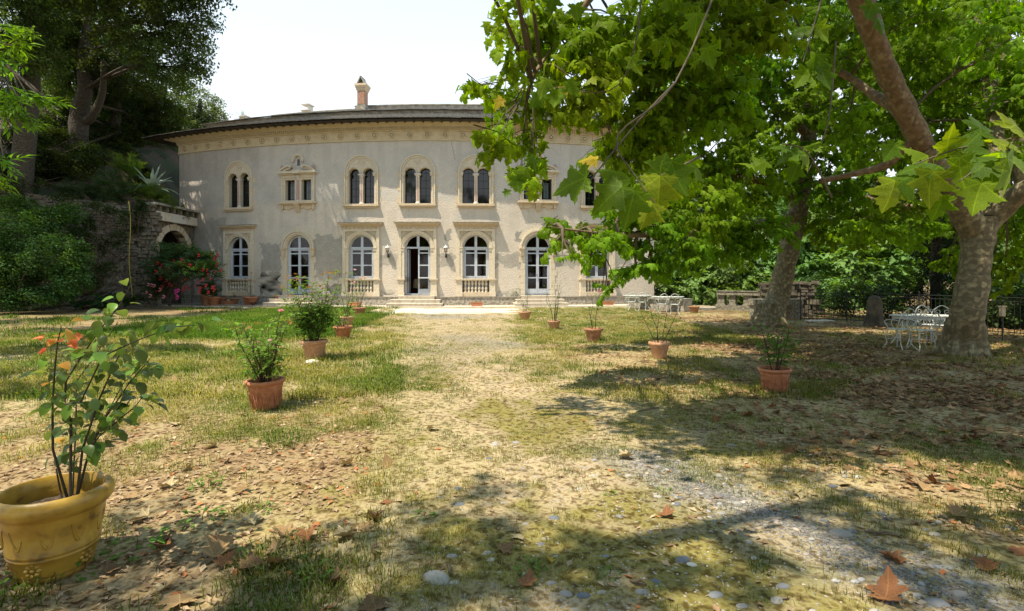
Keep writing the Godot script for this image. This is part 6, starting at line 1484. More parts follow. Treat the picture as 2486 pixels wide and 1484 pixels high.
# ---------------------------------------------------------------- pots and their plants
func make_pot(t: Node3D, r: float, h: float, m: Material, style: String, bury := 0.0) -> void:
	var mb := MB.new()
	var b := r * 0.62
	var prof := []
	match style:
		"bell": prof = [Vector2(0, 0), Vector2(b, 0), Vector2(b * 1.04, 0.03 * h), Vector2(b * 1.12, 0.06 * h), Vector2(b * 1.14, 0.35 * h), Vector2(r * 0.84, 0.72 * h), Vector2(r * 0.87, 0.76 * h), Vector2(r * 0.85, 0.8 * h), Vector2(r * 0.9, 0.86 * h), Vector2(r * 0.97, 0.88 * h), Vector2(r, 0.92 * h), Vector2(r, 0.96 * h), Vector2(r * 0.96, h), Vector2(r * 0.86, h), Vector2(r * 0.82, 0.95 * h), Vector2(r * 0.78, 0.7 * h)]
		"big": prof = [Vector2(0, 0), Vector2(r * 0.6, 0), Vector2(r * 0.64, 0.04 * h), Vector2(r * 0.63, 0.06 * h), Vector2(r * 0.655, 0.075 * h), Vector2(r * 0.66, 0.1 * h), Vector2(r * 0.73, 0.27 * h), Vector2(r * 0.755, 0.28 * h), Vector2(r * 0.76, 0.3 * h), Vector2(r * 0.745, 0.31 * h), Vector2(r * 0.765, 0.33 * h), Vector2(r * 0.77, 0.35 * h), Vector2(r * 0.76, 0.36 * h), Vector2(r * 0.85, 0.74 * h), Vector2(r * 0.87, 0.77 * h), Vector2(r * 0.93, 0.79 * h), Vector2(r * 0.985, 0.84 * h), Vector2(r, 0.89 * h), Vector2(r * 0.985, 0.94 * h), Vector2(r * 0.94, 0.985 * h), Vector2(r * 0.9, h), Vector2(r * 0.89, 0.995 * h), Vector2(r * 0.87, h), Vector2(r * 0.84, 0.97 * h), Vector2(r * 0.81, 0.86 * h), Vector2(r * 0.79, 0.7 * h)]
		_: prof = [Vector2(0, 0), Vector2(b, 0), Vector2(b * 1.03, 0.03 * h), Vector2(r * 0.8, 0.62 * h), Vector2(r * 0.83, 0.64 * h), Vector2(r * 0.83, 0.68 * h), Vector2(r * 0.86, 0.8 * h), Vector2(r * 0.97, 0.82 * h), Vector2(r, 0.87 * h), Vector2(r, 0.95 * h), Vector2(r * 0.97, h), Vector2(r * 0.88, h), Vector2(r * 0.85, 0.95 * h), Vector2(r * 0.8, 0.7 * h)]
	mb.lathe(prof, 40 if r > 0.2 else 22, Vector3(0, -bury, 0), 0.55)
	var o := part(t, "pot", mb, m)
	mb = MB.new(); mb.blob(Vector3(0, h * 0.72 - bury, 0), Vector3(r * 0.8, h * 0.07, r * 0.8), 18, 8, nz, 0.3)
	part(t, "soil", mb, M.soil)
	if style == "bell":      # moulded arcade round the body
		for k in 14:
			var pts := []
			for j in 9:
				var a := TAU * (k + j / 8.0) / 14
				var hh := 0.12 + 0.5 * sin(PI * j / 8.0)
				var rr := lerpf(b * 1.13, r * 0.8, hh / 0.7) + 0.004
				pts.append(Vector3(cos(a) * rr, h * hh - bury, sin(a) * rr))
			mb = MB.new(); mb.tube(pts, [0.003, 0.006, 0.006, 0.006, 0.006, 0.006, 0.006, 0.006, 0.003], 5)
			part(o, "moulding", mb, m)
	if style == "big":       # worn reliefs: rosettes low down, garlands above
		for k in 5:
			var a := TAU * k / 5 + 1.35
			mb = MB.new()
			var c := Vector3(cos(a), 0, sin(a))
			for j in 8: mb.blob(c * r * 0.69 + Basis(Vector3.UP, -a + PI / 2) * Vector3(cos(j * TAU / 8) * 0.028, sin(j * TAU / 8) * 0.028, 0) + Vector3(0, 0.19 * h - bury, 0), Vector3(0.013, 0.013, 0.013), 6, 4)
			mb.blob(c * r * 0.7 + Vector3(0, 0.19 * h - bury, 0), Vector3(0.012, 0.012, 0.012), 6, 4)
			part(o, "rosette", mb, m)
			for sd in [-1.0, 1.0]:
				mb = MB.new()
				var pts := []; var rad := []
				for j in 9:
					var aa: float = a + 0.6 + sd * (0.14 + 0.3 * j / 8.0)
					var hh := 0.66 - 0.2 * sin(PI * j / 8.0 * 0.9) - 0.03 * j / 8.0
					var rr := lerpf(0.76, 0.85, (hh - 0.36) / 0.38) * r
					pts.append(Vector3(cos(aa) * rr, hh * h - bury, sin(aa) * rr)); rad.append(0.003 + 0.005 * sin(PI * j / 8.0))
				mb.tube(pts, rad, 5)
				part(o, "garland", mb, m)
func rose(t: Node3D, y0: float, h: float, spread: float, stems: int, leaves: int, size: float, c: Color, flowers: Array, shoot := 0.2) -> void:
	var mb := MB.new(); var lf := MB.new()
	var tips := []
	for i in stems:
		var a := TAU * i / stems + R(-0.5, 0.5)
		var out := spread * R(0.35, 1.0); var hh := h * R(0.6, 1.0)
		if i == 0: hh = h; out = spread * 0.5
		var p0 := Vector3(cos(a) * 0.04, y0, sin(a) * 0.04)
		var p1 := p0 + Vector3(cos(a) * out * 0.35 + R(-0.05, 0.05), hh * 0.4, sin(a) * out * 0.35)
		var p2 := p0 + Vector3(cos(a) * out * 0.7 + R(-0.05, 0.05), hh * 0.72, sin(a) * out * 0.7)
		var p3 := p0 + Vector3(cos(a) * out, hh, sin(a) * out)
		mb.tube([p0, p1, p2, p3], [0.009, 0.007, 0.005, 0.0025], 5)
		tips.append(p3)
		var k := leaves / stems
		for j in k:
			var f := R(0.22, 1.0)
			var p := p0.lerp(p1, f / 0.4) if f < 0.4 else (p1.lerp(p2, (f - 0.4) / 0.32) if f < 0.72 else p2.lerp(p3, (f - 0.72) / 0.28))
			var yaw := R(-PI, PI); var tw := Basis(Vector3.UP, yaw) * Vector3(0, 0, 1)
			var q := p + tw * R(0.03, 0.16) * (0.5 + spread) + Vector3(0, R(-0.02, 0.06), 0)
			mb.tube([p, q], [0.002, 0.0015], 3, false)
			var b := R(1.1, 2.1)
			lf.col = Color(c.r * b, c.g * b, c.b * b)
			if f > 0.9 and R(0, 1) < shoot * 2.0: lf.col = Color(0.30, 0.15, 0.04) if R(0, 1) < 0.5 else Color(0.2, 0.26, 0.05)
			for l in 3: leaf_simple(lf, leaf_xf(q + tw * 0.03 * l, yaw + [0.0, 0.9, -0.9][l], R(-0.3, 0.7), size * R(0.75, 1.2), R(-0.3, 0.3)), 0.36, 0.1, 0.08)
	part(t, "stem", mb, M.rose_stem)
	part(t, "foliage", lf, M.leaf, true).set_meta("kind", "stuff")
	for k in flowers.size():
		bloom(t, tips[k % tips.size()] + (Vector3.ZERO if k < tips.size() else dirn() * 0.1 * spread * 3), flowers[k][0], flowers[k][1])
func bloom(t: Node3D, at: Vector3, m: Material, s: float) -> void:
	var mb := MB.new()
	for ringk in 3:
		for j in 6 - ringk:
			var a := TAU * j / (6 - ringk) + ringk
			leaf_oval(mb, leaf_xf(Vector3(0, 0.15 * ringk * 0.3, 0), a, -0.35 - 0.4 * ringk, 0.55 - 0.1 * ringk), 0.42, -0.2, -0.06)
	mb.blob(Vector3(0, 0.15, 0), Vector3(0.16, 0.2, 0.16), 8, 5)
	var o := part(t, "flower", mb, m); o.position = at; o.scale = Vector3.ONE * s
func potted(label: String, cat: String, u: float, vb: float, wpx: float, hpx: float, m: Material, style: String, turn := 0.0, group := "") -> Array:
	var g := G(u, vb)
	var k := -g.z / F
	var r := wpx * 0.5 * k
	var t := thing("potted_plant", label, cat, g + Vector3(0, 0, -r * 0.6), turn, group)
	t.rotation = Vector3(R(-0.025, 0.025), turn, R(-0.03, 0.03))
	if m == M.terracotta and used["potted_plant"] % 3 == 0: m = M.terracotta_old
	var h := hpx * k
	make_pot(t, r * 1.02, h, m, style, 0.0)
	return [t, r, h]
func planter(label: String, s: float, n: float, w: float, m: Material) -> Node3D:   # a rectangular window box on the ground
	var t := thing("planter_box", label, "planter", W(s, 0.03, n), s / BR)
	var mb := MB.new()
	var f := [[0.8, 0.0], [0.92, 0.17], [1.0, 0.17], [1.0, 0.23], [0.9, 0.23], [0.84, 0.14]]
	for i in f.size() - 1:
		var a0: float = w / 2 * f[i][0]; var a1: float = w / 2 * f[i + 1][0]; var d0: float = 0.13 * f[i][0]; var d1: float = 0.13 * f[i + 1][0]
		var c0 := [Vector3(-a0, f[i][1], d0), Vector3(a0, f[i][1], d0), Vector3(a0, f[i][1], -d0), Vector3(-a0, f[i][1], -d0)]
		var c1 := [Vector3(-a1, f[i + 1][1], d1), Vector3(a1, f[i + 1][1], d1), Vector3(a1, f[i + 1][1], -d1), Vector3(-a1, f[i + 1][1], -d1)]
		for j in 4:
			var nn: Vector3 = [Vector3(0, 0, 1), Vector3(1, 0, 0), Vector3(0, 0, -1), Vector3(-1, 0, 0)][j]
			if i == 3: nn = Vector3.UP
			if i == 4: nn = -nn
			mb.quad(c0[j], c0[(j + 1) % 4], c1[(j + 1) % 4], c1[j], nn)
	part(t, "box", mb, m)
	mb = MB.new(); mb.box(Vector3(0, 0.15, 0), Vector3(w * 0.88, 0.06, 0.22)); part(t, "soil", mb, M.soil)
	var lf := MB.new()
	for k in 26:
		var b := R(0.7, 1.3); lf.col = Color(0.08 * b, 0.15 * b, 0.035 * b)
		leaf_simple(lf, leaf_xf(Vector3(R(-0.4, 0.4) * w, 0.2, R(-0.06, 0.06)), R(-PI, PI), R(-1.0, 0.1), R(0.06, 0.14)), 0.3)
	part(t, "foliage", lf, M.leaf, true)
	return t
func leafy(t: Node3D, kind: String, y: float, rx: float, ry: float, per: float, c: Color, s: float) -> void:
	fill_crown(t, "foliage", kind, M.leaf, [[Vector3(0, y, 0), Vector3(rx, ry, rx)]], per, c, 0.2, s, 0.0)

func build_pots() -> void:
	var green := Color(0.07, 0.135, 0.03)
	# the yellow pot in front, its rose built leaf by leaf
	var t := thing("potted_plant", "big ochre-yellow glazed pot with a leggy rose in the lower left corner", "potted rose", Vector3(-2.52, 0, -2.95), 0.4)
	make_pot(t, 0.268, 0.45, M.ochre, "big")
	t.rotation.y = 0.0
	var off := t.position
	var stems := [[[165, 1215], [128, 1092], [127, 982], [133, 891], [140, 828], [149, 793]], [[170, 1215], [172, 1022], [156, 982], [160, 925], [200, 862], [243, 799], [286, 748], [318, 690]], [[185, 1215], [200, 1092], [240, 971], [275, 891], [300, 840]], [[185, 1215], [217, 1092], [258, 1011], [315, 928], [369, 865]], [[158, 982], [195, 977], [249, 865], [343, 822], [424, 794], [474, 790]], [[175, 1210], [183, 1054], [186, 925], [220, 879], [286, 782]], [[217, 1092], [240, 1060], [330, 985], [345, 965]], [[150, 1210], [136, 1140], [165, 1100], [215, 1095], [250, 1020], [300, 930], [350, 880]]]
	var zs := [2.95, 2.85, 2.9, 3.05, 2.8, 3.1, 2.95, 3.0]
	M.rose_leaf = []
	for c in [S(0.035, 0.075, 0.028), S(0.05, 0.1, 0.032), S(0.12, 0.24, 0.035), S(0.028, 0.055, 0.027)]:
		var m := leaf_mat(Color(0.5, 0.55, 0.22), 0.35); m.vertex_color_use_as_albedo = false; m.albedo_color = c; M.rose_leaf.append(m)
	M.rose_red = leaf_mat(Color(1, 0.6, 0.4), 0.4); M.rose_red.vertex_color_use_as_albedo = false; M.rose_red.albedo_color = S(0.36, 0.07, 0.03)
	M.rose_amber = leaf_mat(Color(1, 0.8, 0.4), 0.4); M.rose_amber.vertex_color_use_as_albedo = false; M.rose_amber.albedo_color = S(0.36, 0.19, 0.035)
	var shapes := []
	for k in 3:
		var lm := MB.new(); leaf_oval(lm, Transform3D.IDENTITY, 0.34, R(0.05, 0.3), R(0.02, 0.09)); shapes.append(lm.smooth().mesh())
	for i in stems.size():
		var pts := []; var rad := []
		var q: Array = stems[i]
		for k in q.size():
			pts.append(P(q[k][0], q[k][1], zs[i] + 0.03 * k * (1 if i % 2 else -1)) - off); rad.append(lerpf(0.0075 if i < 4 else 0.005, 0.002, float(k) / (q.size() - 1)))
		var mb := MB.new(); mb.tube(pts, rad, 7)
		for k in 10:   # thorns
			var f := R(0, pts.size() - 1.01); var o: Vector3 = pts[int(f)].lerp(pts[int(f) + 1], fmod(f, 1.0)); var d := dirn(); d.y = 0
			mb.tube([o, o + d.normalized() * 0.012 + Vector3(0, -0.003, 0)], [0.0035, 0.0005], 4)
		part(t, "stem", mb, M.rose_stem)
		for k in 22 + q.size() * 4:
			var f := R(1.0, pts.size() - 1.001)
			var o: Vector3 = pts[int(f)].lerp(pts[int(f) + 1], fmod(f, 1.0))
			var yaw := R(-PI, PI); var dv := Basis(Vector3.UP, yaw) * Vector3(0, 0, 1)
			var high := o.y + off.y > 1.15
			var s := R(0.05, 0.088)
			var at := o + dv * R(0.02, 0.09) + Vector3(0, R(-0.02, 0.03), 0)
			var m: Material = M.rose_leaf[2] if high and R(0, 1) < 0.6 else M.rose_leaf[rng.randi() % 4]  # upper leaves mostly take a brighter green, sunlight put into their colour
			if i == 0 and f > 3.6: m = M.rose_red if R(0, 1) < 0.75 else M.rose_amber
			elif i == 0 and R(0, 1) < 0.1: m = M.rose_amber
			var l := part(t, "leaf", shapes[rng.randi() % 3], m)
			l.transform = leaf_xf(at, yaw + R(-0.5, 0.5), R(-0.3, 1.15), s * (0.7 if m == M.rose_red else 1.0), R(-0.5, 0.5))
	# left row, away from the viewer
	var q := potted("terracotta pot with moulded arches and a full bushy rose, second in the left row", "potted rose", 633, 998, 92, 72, M.terracotta, "bell")
	rose(q[0], q[2] * 0.75, 0.92, 0.4, 14, 420, 0.052, Color(0.10, 0.18, 0.032), [[M.pink_flower, 0.085], [M.pale_flower, 0.07]], 0.25)
	q = potted("pale terracotta pot on a stone with the tallest rose of the left row", "potted rose", 757, 876, 62, 48, M.terracotta_pale, "plain")
	rose(q[0], q[2] * 0.75, 1.45, 0.6, 16, 640, 0.066, Color(0.085, 0.155, 0.028), [], 0.5)
	leafy(q[0], "shrub", q[2] + 0.45, 0.42, 0.36, 34.0, Color(0.10, 0.2, 0.045), 0.9)
	q = potted("terracotta pot with a thin lopsided rose just behind the tallest rose", "potted rose", 828, 824, 46, 31, M.terracotta, "plain")
	rose(q[0], q[2] * 0.75, 0.85, 0.42, 6, 70, 0.055, Color(0.10, 0.18, 0.035), [], 0.4)
	q = potted("pot with a spindly rose reaching the window ledge, fourth of the left row", "potted rose", 839, 796, 34, 27, M.terracotta_pale, "plain")
	rose(q[0], q[2] * 0.75, 1.6, 0.3, 5, 60, 0.06, Color(0.09, 0.17, 0.035), [[M.pale_flower, 0.12], [M.pale_flower, 0.1]], 0.2)
	q = potted("terracotta pot with yellow and white roses under the balustraded window, last of the left row", "potted rose", 869, 766, 34, 19, M.terracotta, "plain")
	rose(q[0], q[2] * 0.75, 1.35, 0.42, 6, 60, 0.06, Color(0.08, 0.15, 0.035), [[M.yellow_flower, 0.2], [M.pale_flower, 0.18], [M.pale_flower, 0.16], [M.red_flower, 0.1], [M.yellow_flower, 0.15]], 0.1)
	# right row
	q = potted("pale terracotta pot with a low twiggy rose, farthest of the right row", "potted rose", 1275, 777, 32, 20, M.terracotta_pale, "plain")
	rose(q[0], q[2] * 0.75, 0.8, 0.22, 5, 36, 0.055, green, [], 0.1)
	q = potted("terracotta pot with a tall thin rose before the steps of the right door", "potted rose", 1346, 799, 32, 20, M.terracotta_pale, "plain")
	rose(q[0], q[2] * 0.75, 1.35, 0.4, 7, 64, 0.05, green, [], 0.1)
	q = potted("terracotta pot with a single dark red rose bloom, middle of the right row", "potted rose", 1443, 830, 46, 32, M.terracotta, "plain")
	rose(q[0], q[2] * 0.75, 1.0, 0.2, 3, 30, 0.06, Color(0.06, 0.11, 0.03), [[M.deep_red, 0.14]], 0.0)
	q = potted("ridged terracotta pot with a few bare rose stems in the tree's shade", "potted rose", 1605, 872, 52, 40, M.terracotta_pale, "plain")
	rose(q[0], q[2] * 0.75, 1.1, 0.5, 5, 34, 0.055, Color(0.055, 0.1, 0.03), [], 0.1)
	q = potted("wide terracotta pot moulded with arches, nearest of the right row under the planes", "potted rose", 1893, 955, 76, 58, M.terracotta, "bell")
	rose(q[0], q[2] * 0.75, 0.72, 0.26, 6, 150, 0.06, Color(0.075, 0.15, 0.03), [], 0.1)
	# by the villa's foot, left
	q = potted("dark pot of pink hydrangea beside the oleander", "potted hydrangea", 496, 742, 30, 26, M.terracotta, "plain")
	leafy(q[0], "lime", q[2] + 0.35, 0.5, 0.42, 26.0, Color(0.045, 0.095, 0.03), 0.7)
	for k in 6: bloom(q[0], Vector3(R(-0.5, 0.2), q[2] + R(0.4, 0.85), 0.3), M.pink_flower, 0.2)
	q = potted("terracotta pot of bright green hydrangea leaves right of the pink one", "potted hydrangea", 502, 742, 29, 21, M.terracotta, "plain")
	q[0].position.x += 0.3
	leafy(q[0], "lime", q[2] + 0.25, 0.42, 0.3, 30.0, Color(0.055, 0.12, 0.035), 0.65)
	for e in [[528, 740, 32, 17, "nearly bare terracotta bowl right of the green hydrangea", 0.3, 4], [567, 740, 32, 16, "low terracotta pot left of the tall rose stems under the left window", 0.5, 20], [601, 741.5, 34, 21, "terracotta pot with tall thin rose stems against the left window's balusters", 1.5, 40], [637, 740, 36, 16, "low terracotta pot before the small one on the left steps", 0.2, 6], [680, 741.5, 36, 22, "dark terracotta pot at the steps of the left door", 0.8, 24]]:
		q = potted(e[4], "potted plant", e[0], e[1], e[2], e[3], M.terracotta, "plain")
		rose(q[0], q[2] * 0.75, e[5], 0.2, 4, e[6], 0.06, green, [[M.magenta, 0.16], [M.magenta, 0.14], [M.magenta, 0.16]] if e[0] == 601 else [], 0.1)
	q = potted("small terracotta pot standing on the left door's steps", "potted plant", 642, 727, 22, 10, M.terracotta, "plain")
	q[0].position = W(-10.5, 0.2, 0.9); leafy(q[0], "shrub", q[2] + 0.05, 0.15, 0.1, 40.0, green, 0.6)
	planter("long terracotta planter in front of the left window's balusters", -12.35, 0.75, 0.95, M.terracotta)
	# by the villa's foot, centre and right
	planter("terracotta planter of red flowers below the window left of the entrance", -4.2, 0.9, 0.75, M.terracotta)
	planter("terracotta planter beneath the window right of the entrance", 2.6, 0.8, 0.72, M.terracotta)
	planter("terracotta planter below the rightmost window", 10.2, 0.8, 0.75, M.terracotta)
	q = potted("terracotta pot with a small lemon tree left of the entrance steps", "potted tree", 924, 738.5, 22, 18, M.terracotta, "plain")
	var mb := MB.new(); mb.tube([Vector3(0, q[2] * 0.7, 0), Vector3(0.03, q[2] + 0.4, 0), Vector3(-0.08, q[2] + 0.75, 0)], [0.03, 0.025, 0.015], 7); part(q[0], "trunk", mb, M.bark_dark)
	fill_crown(q[0], "crown", "lime", M.leaf, [[Vector3(-0.1, q[2] + 0.85, 0), Vector3(0.35, 0.25, 0.3)], [Vector3(-0.45, q[2] + 0.95, 0), Vector3(0.2, 0.2, 0.2)], [Vector3(0.15, q[2] + 0.6, 0), Vector3(0.2, 0.15, 0.2)]], 30.0, Color(0.15, 0.22, 0.035), 0.15, 0.55)
	q = potted("small empty terracotta pot between the lemon pot and the steps", "pot", 943, 739, 16, 13, M.terracotta, "plain")
	q = potted("terracotta pot with a round olive-like shrub right of the entrance steps", "potted tree", 1098, 740, 21, 17, M.terracotta, "plain")
	mb = MB.new(); mb.tube([Vector3(0, q[2] * 0.7, 0), Vector3(-0.02, q[2] + 0.3, 0), Vector3(0.06, q[2] + 0.6, 0)], [0.025, 0.02, 0.012], 7); part(q[0], "trunk", mb, M.bark_dark)
	fill_crown(q[0], "crown", "shrub", M.leaf, [[Vector3(0, q[2] + 0.6, 0), Vector3(0.42, 0.28, 0.35)], [Vector3(-0.3, q[2] + 0.4, 0), Vector3(0.25, 0.18, 0.2)], [Vector3(0.35, q[2] + 0.4, 0), Vector3(0.22, 0.18, 0.2)]], 26.0, Color(0.12, 0.18, 0.05), 0.15, 0.55)
	q = potted("small terracotta pot of green leaves touching the shrub pot by the steps", "potted plant", 1081, 740.5, 15, 12, M.terracotta, "plain")
	leafy(q[0], "shrub", q[2] + 0.03, 0.16, 0.08, 50.0, Color(0.1, 0.17, 0.04), 0.5)
	q = potted("terracotta pot with a pale pink rose left of the right door's steps", "potted rose", 1249, 742.5, 17, 14, M.terracotta, "plain")
	rose(q[0], q[2] * 0.75, 0.85, 0.25, 5, 60, 0.06, green, [[M.pale_flower, 0.12]], 0.0)
	q = potted("small terracotta pot at the right end of the right door's steps", "potted plant", 1389, 741, 13, 11, M.terracotta, "plain")
	leafy(q[0], "shrub", q[2] + 0.02, 0.12, 0.06, 50.0, green, 0.5)
	q = potted("tall terracotta pot with a slim bare stem at the low wall's end", "potted plant", 1516, 739, 20, 18, M.terracotta, "plain")
	rose(q[0], q[2] * 0.75, 1.5, 0.15, 2, 14, 0.07, green, [], 0.0)
	q = potted("dark terracotta bowl right of the low wall", "potted plant", 1688, 760, 26, 16, M.terracotta, "plain")
	rose(q[0], q[2] * 0.75, 0.6, 0.3, 4, 16, 0.07, green, [], 0.0)
	q = potted("little red-brown pot at the leaning plane's foot", "potted plant", 1827, 766, 12, 10, M.terracotta, "plain")
	leafy(q[0], "shrub", q[2], 0.1, 0.05, 30.0, green, 0.5)
	mb = MB.new(); mb.blob(Vector3.ZERO, Vector3(0.17, 0.07, 0.13), 14, 8, nz, 0.3, 4.0)
	var o := part(self, "flat_stone", mb.smooth(), M.step); o.position = G(758, 880); tag(o, "pale flat stone under the foot of the pale terracotta pot", "stone")

# ---------------------------------------------------------------- furniture and masonry on the right
func curve(a: Array, k := 6) -> Array:
	var out := []
	for i in a.size() - 1:
		for j in k:
			out.append((a[i] as Vector3).cubic_interpolate(a[i + 1], a[maxi(i - 1, 0)], a[mini(i + 2, a.size() - 1)], float(j) / k))
	out.append(a[-1])
	return out
func wire(mb: MB, a: Array, r := 0.008, k := 6) -> void:
	var p := curve(a, k)
	var rad := []
	for i in p.size(): rad.append(r)
	mb.tube(p, rad, 6)
func scroll(mb: MB, c: Vector3, r: float, sg: float, a0: float, turns: float, zb: float) -> void:
	var p := []; var rad := []
	for i in 22:
		var t := i / 21.0
		var a := a0 + sg * t * turns * TAU
		var q := r * (1.0 - 0.78 * t)
		p.append(c + Vector3(cos(a) * q, sin(a) * q, zb)); rad.append(0.0065)
	mb.tube(p, rad, 5)
func chair(label: String, at: Vector3, turn: float, m: Material, group: String) -> Node3D:
	var t := thing("garden_chair", label, "chair", at, turn, group)
	var mb := MB.new()
	mb.lathe([Vector2(0.0, 0.438), Vector2(0.2, 0.438), Vector2(0.212, 0.446), Vector2(0.2, 0.455), Vector2(0, 0.462)], 20); part(t, "seat", mb, m)
	mb = MB.new()
	wire(mb, [Vector3(-0.19, 0.44, -0.14), Vector3(-0.235, 0.6, -0.2), Vector3(-0.2, 0.78, -0.25), Vector3(0, 0.92, -0.28), Vector3(0.2, 0.78, -0.25), Vector3(0.235, 0.6, -0.2), Vector3(0.19, 0.44, -0.14)], 0.011)
	for g in [-1.0, 1.0]:
		scroll(mb, Vector3(g * 0.1, 0.77, -0.255), 0.085, -g, PI / 2, 1.6, 0.0)
		scroll(mb, Vector3(g * 0.12, 0.57, -0.2), 0.07, g, -PI / 2, 1.5, 0.0)
		wire(mb, [Vector3(g * 0.05, 0.45, -0.17), Vector3(g * 0.02, 0.6, -0.21), Vector3(g * 0.06, 0.72, -0.24)], 0.0065)
	part(t, "backrest", mb, m)
	for g in [-1.0, 1.0]:
		mb = MB.new()
		wire(mb, [Vector3(g * 0.22, 0.64, -0.2), Vector3(g * 0.26, 0.67, -0.02), Vector3(g * 0.27, 0.62, 0.12), Vector3(g * 0.24, 0.54, 0.1), Vector3(g * 0.2, 0.45, 0.08)], 0.008)
		part(t, "armrest", mb, m)
		mb = MB.new(); wire(mb, [Vector3(g * 0.13, 0.44, 0.14), Vector3(g * 0.18, 0.28, 0.17), Vector3(g * 0.15, 0.12, 0.16), Vector3(g * 0.21, 0.0, 0.22)], 0.01); part(t, "leg", mb, m)
		mb = MB.new(); wire(mb, [Vector3(g * 0.13, 0.44, -0.14), Vector3(g * 0.17, 0.28, -0.18), Vector3(g * 0.15, 0.12, -0.18), Vector3(g * 0.21, 0.0, -0.27)], 0.01); part(t, "leg", mb, m)
	mb = MB.new(); wire(mb, [Vector3(-0.16, 0.2, 0.16), Vector3(0, 0.26, 0.0), Vector3(0.16, 0.2, 0.16)], 0.006); wire(mb, [Vector3(-0.16, 0.2, -0.17), Vector3(0, 0.26, 0.0), Vector3(0.16, 0.2, -0.17)], 0.006); part(t, "stretcher", mb, m)
	return t
func table(label: String, at: Vector3, turn: float, L: float, wd: float, m: Material) -> void:
	var t := thing("garden_table", label, "table", at, turn)
	var mb := MB.new()
	mb.lathe([Vector2(0, 0.7), Vector2(0.96, 0.7), Vector2(1.0, 0.712), Vector2(0.99, 0.728), Vector2(0, 0.73)], 32)
	for i in mb.v.size(): mb.v[i] *= Vector3(L / 2, 1, wd / 2)
	part(t, "tabletop", mb, m)
	mb = MB.new(); mb.lathe([Vector2(0.9, 0.64), Vector2(0.91, 0.64), Vector2(0.91, 0.7), Vector2(0.9, 0.7)], 32)
	for i in mb.v.size(): mb.v[i] *= Vector3(L / 2, 1, wd / 2)
	part(t, "apron", mb, m)
	for gx in [-1.0, 1.0]:
		for gz in [-1.0, 1.0]:
			mb = MB.new(); var x: float = gx * L * 0.33; var z: float = gz * wd * 0.3
			wire(mb, [Vector3(x, 0.7, z), Vector3(x * 1.12, 0.5, z * 1.12), Vector3(x * 0.9, 0.25, z * 0.9), Vector3(x * 1.15, 0.0, z * 1.2)], 0.012); part(t, "leg", mb, m)
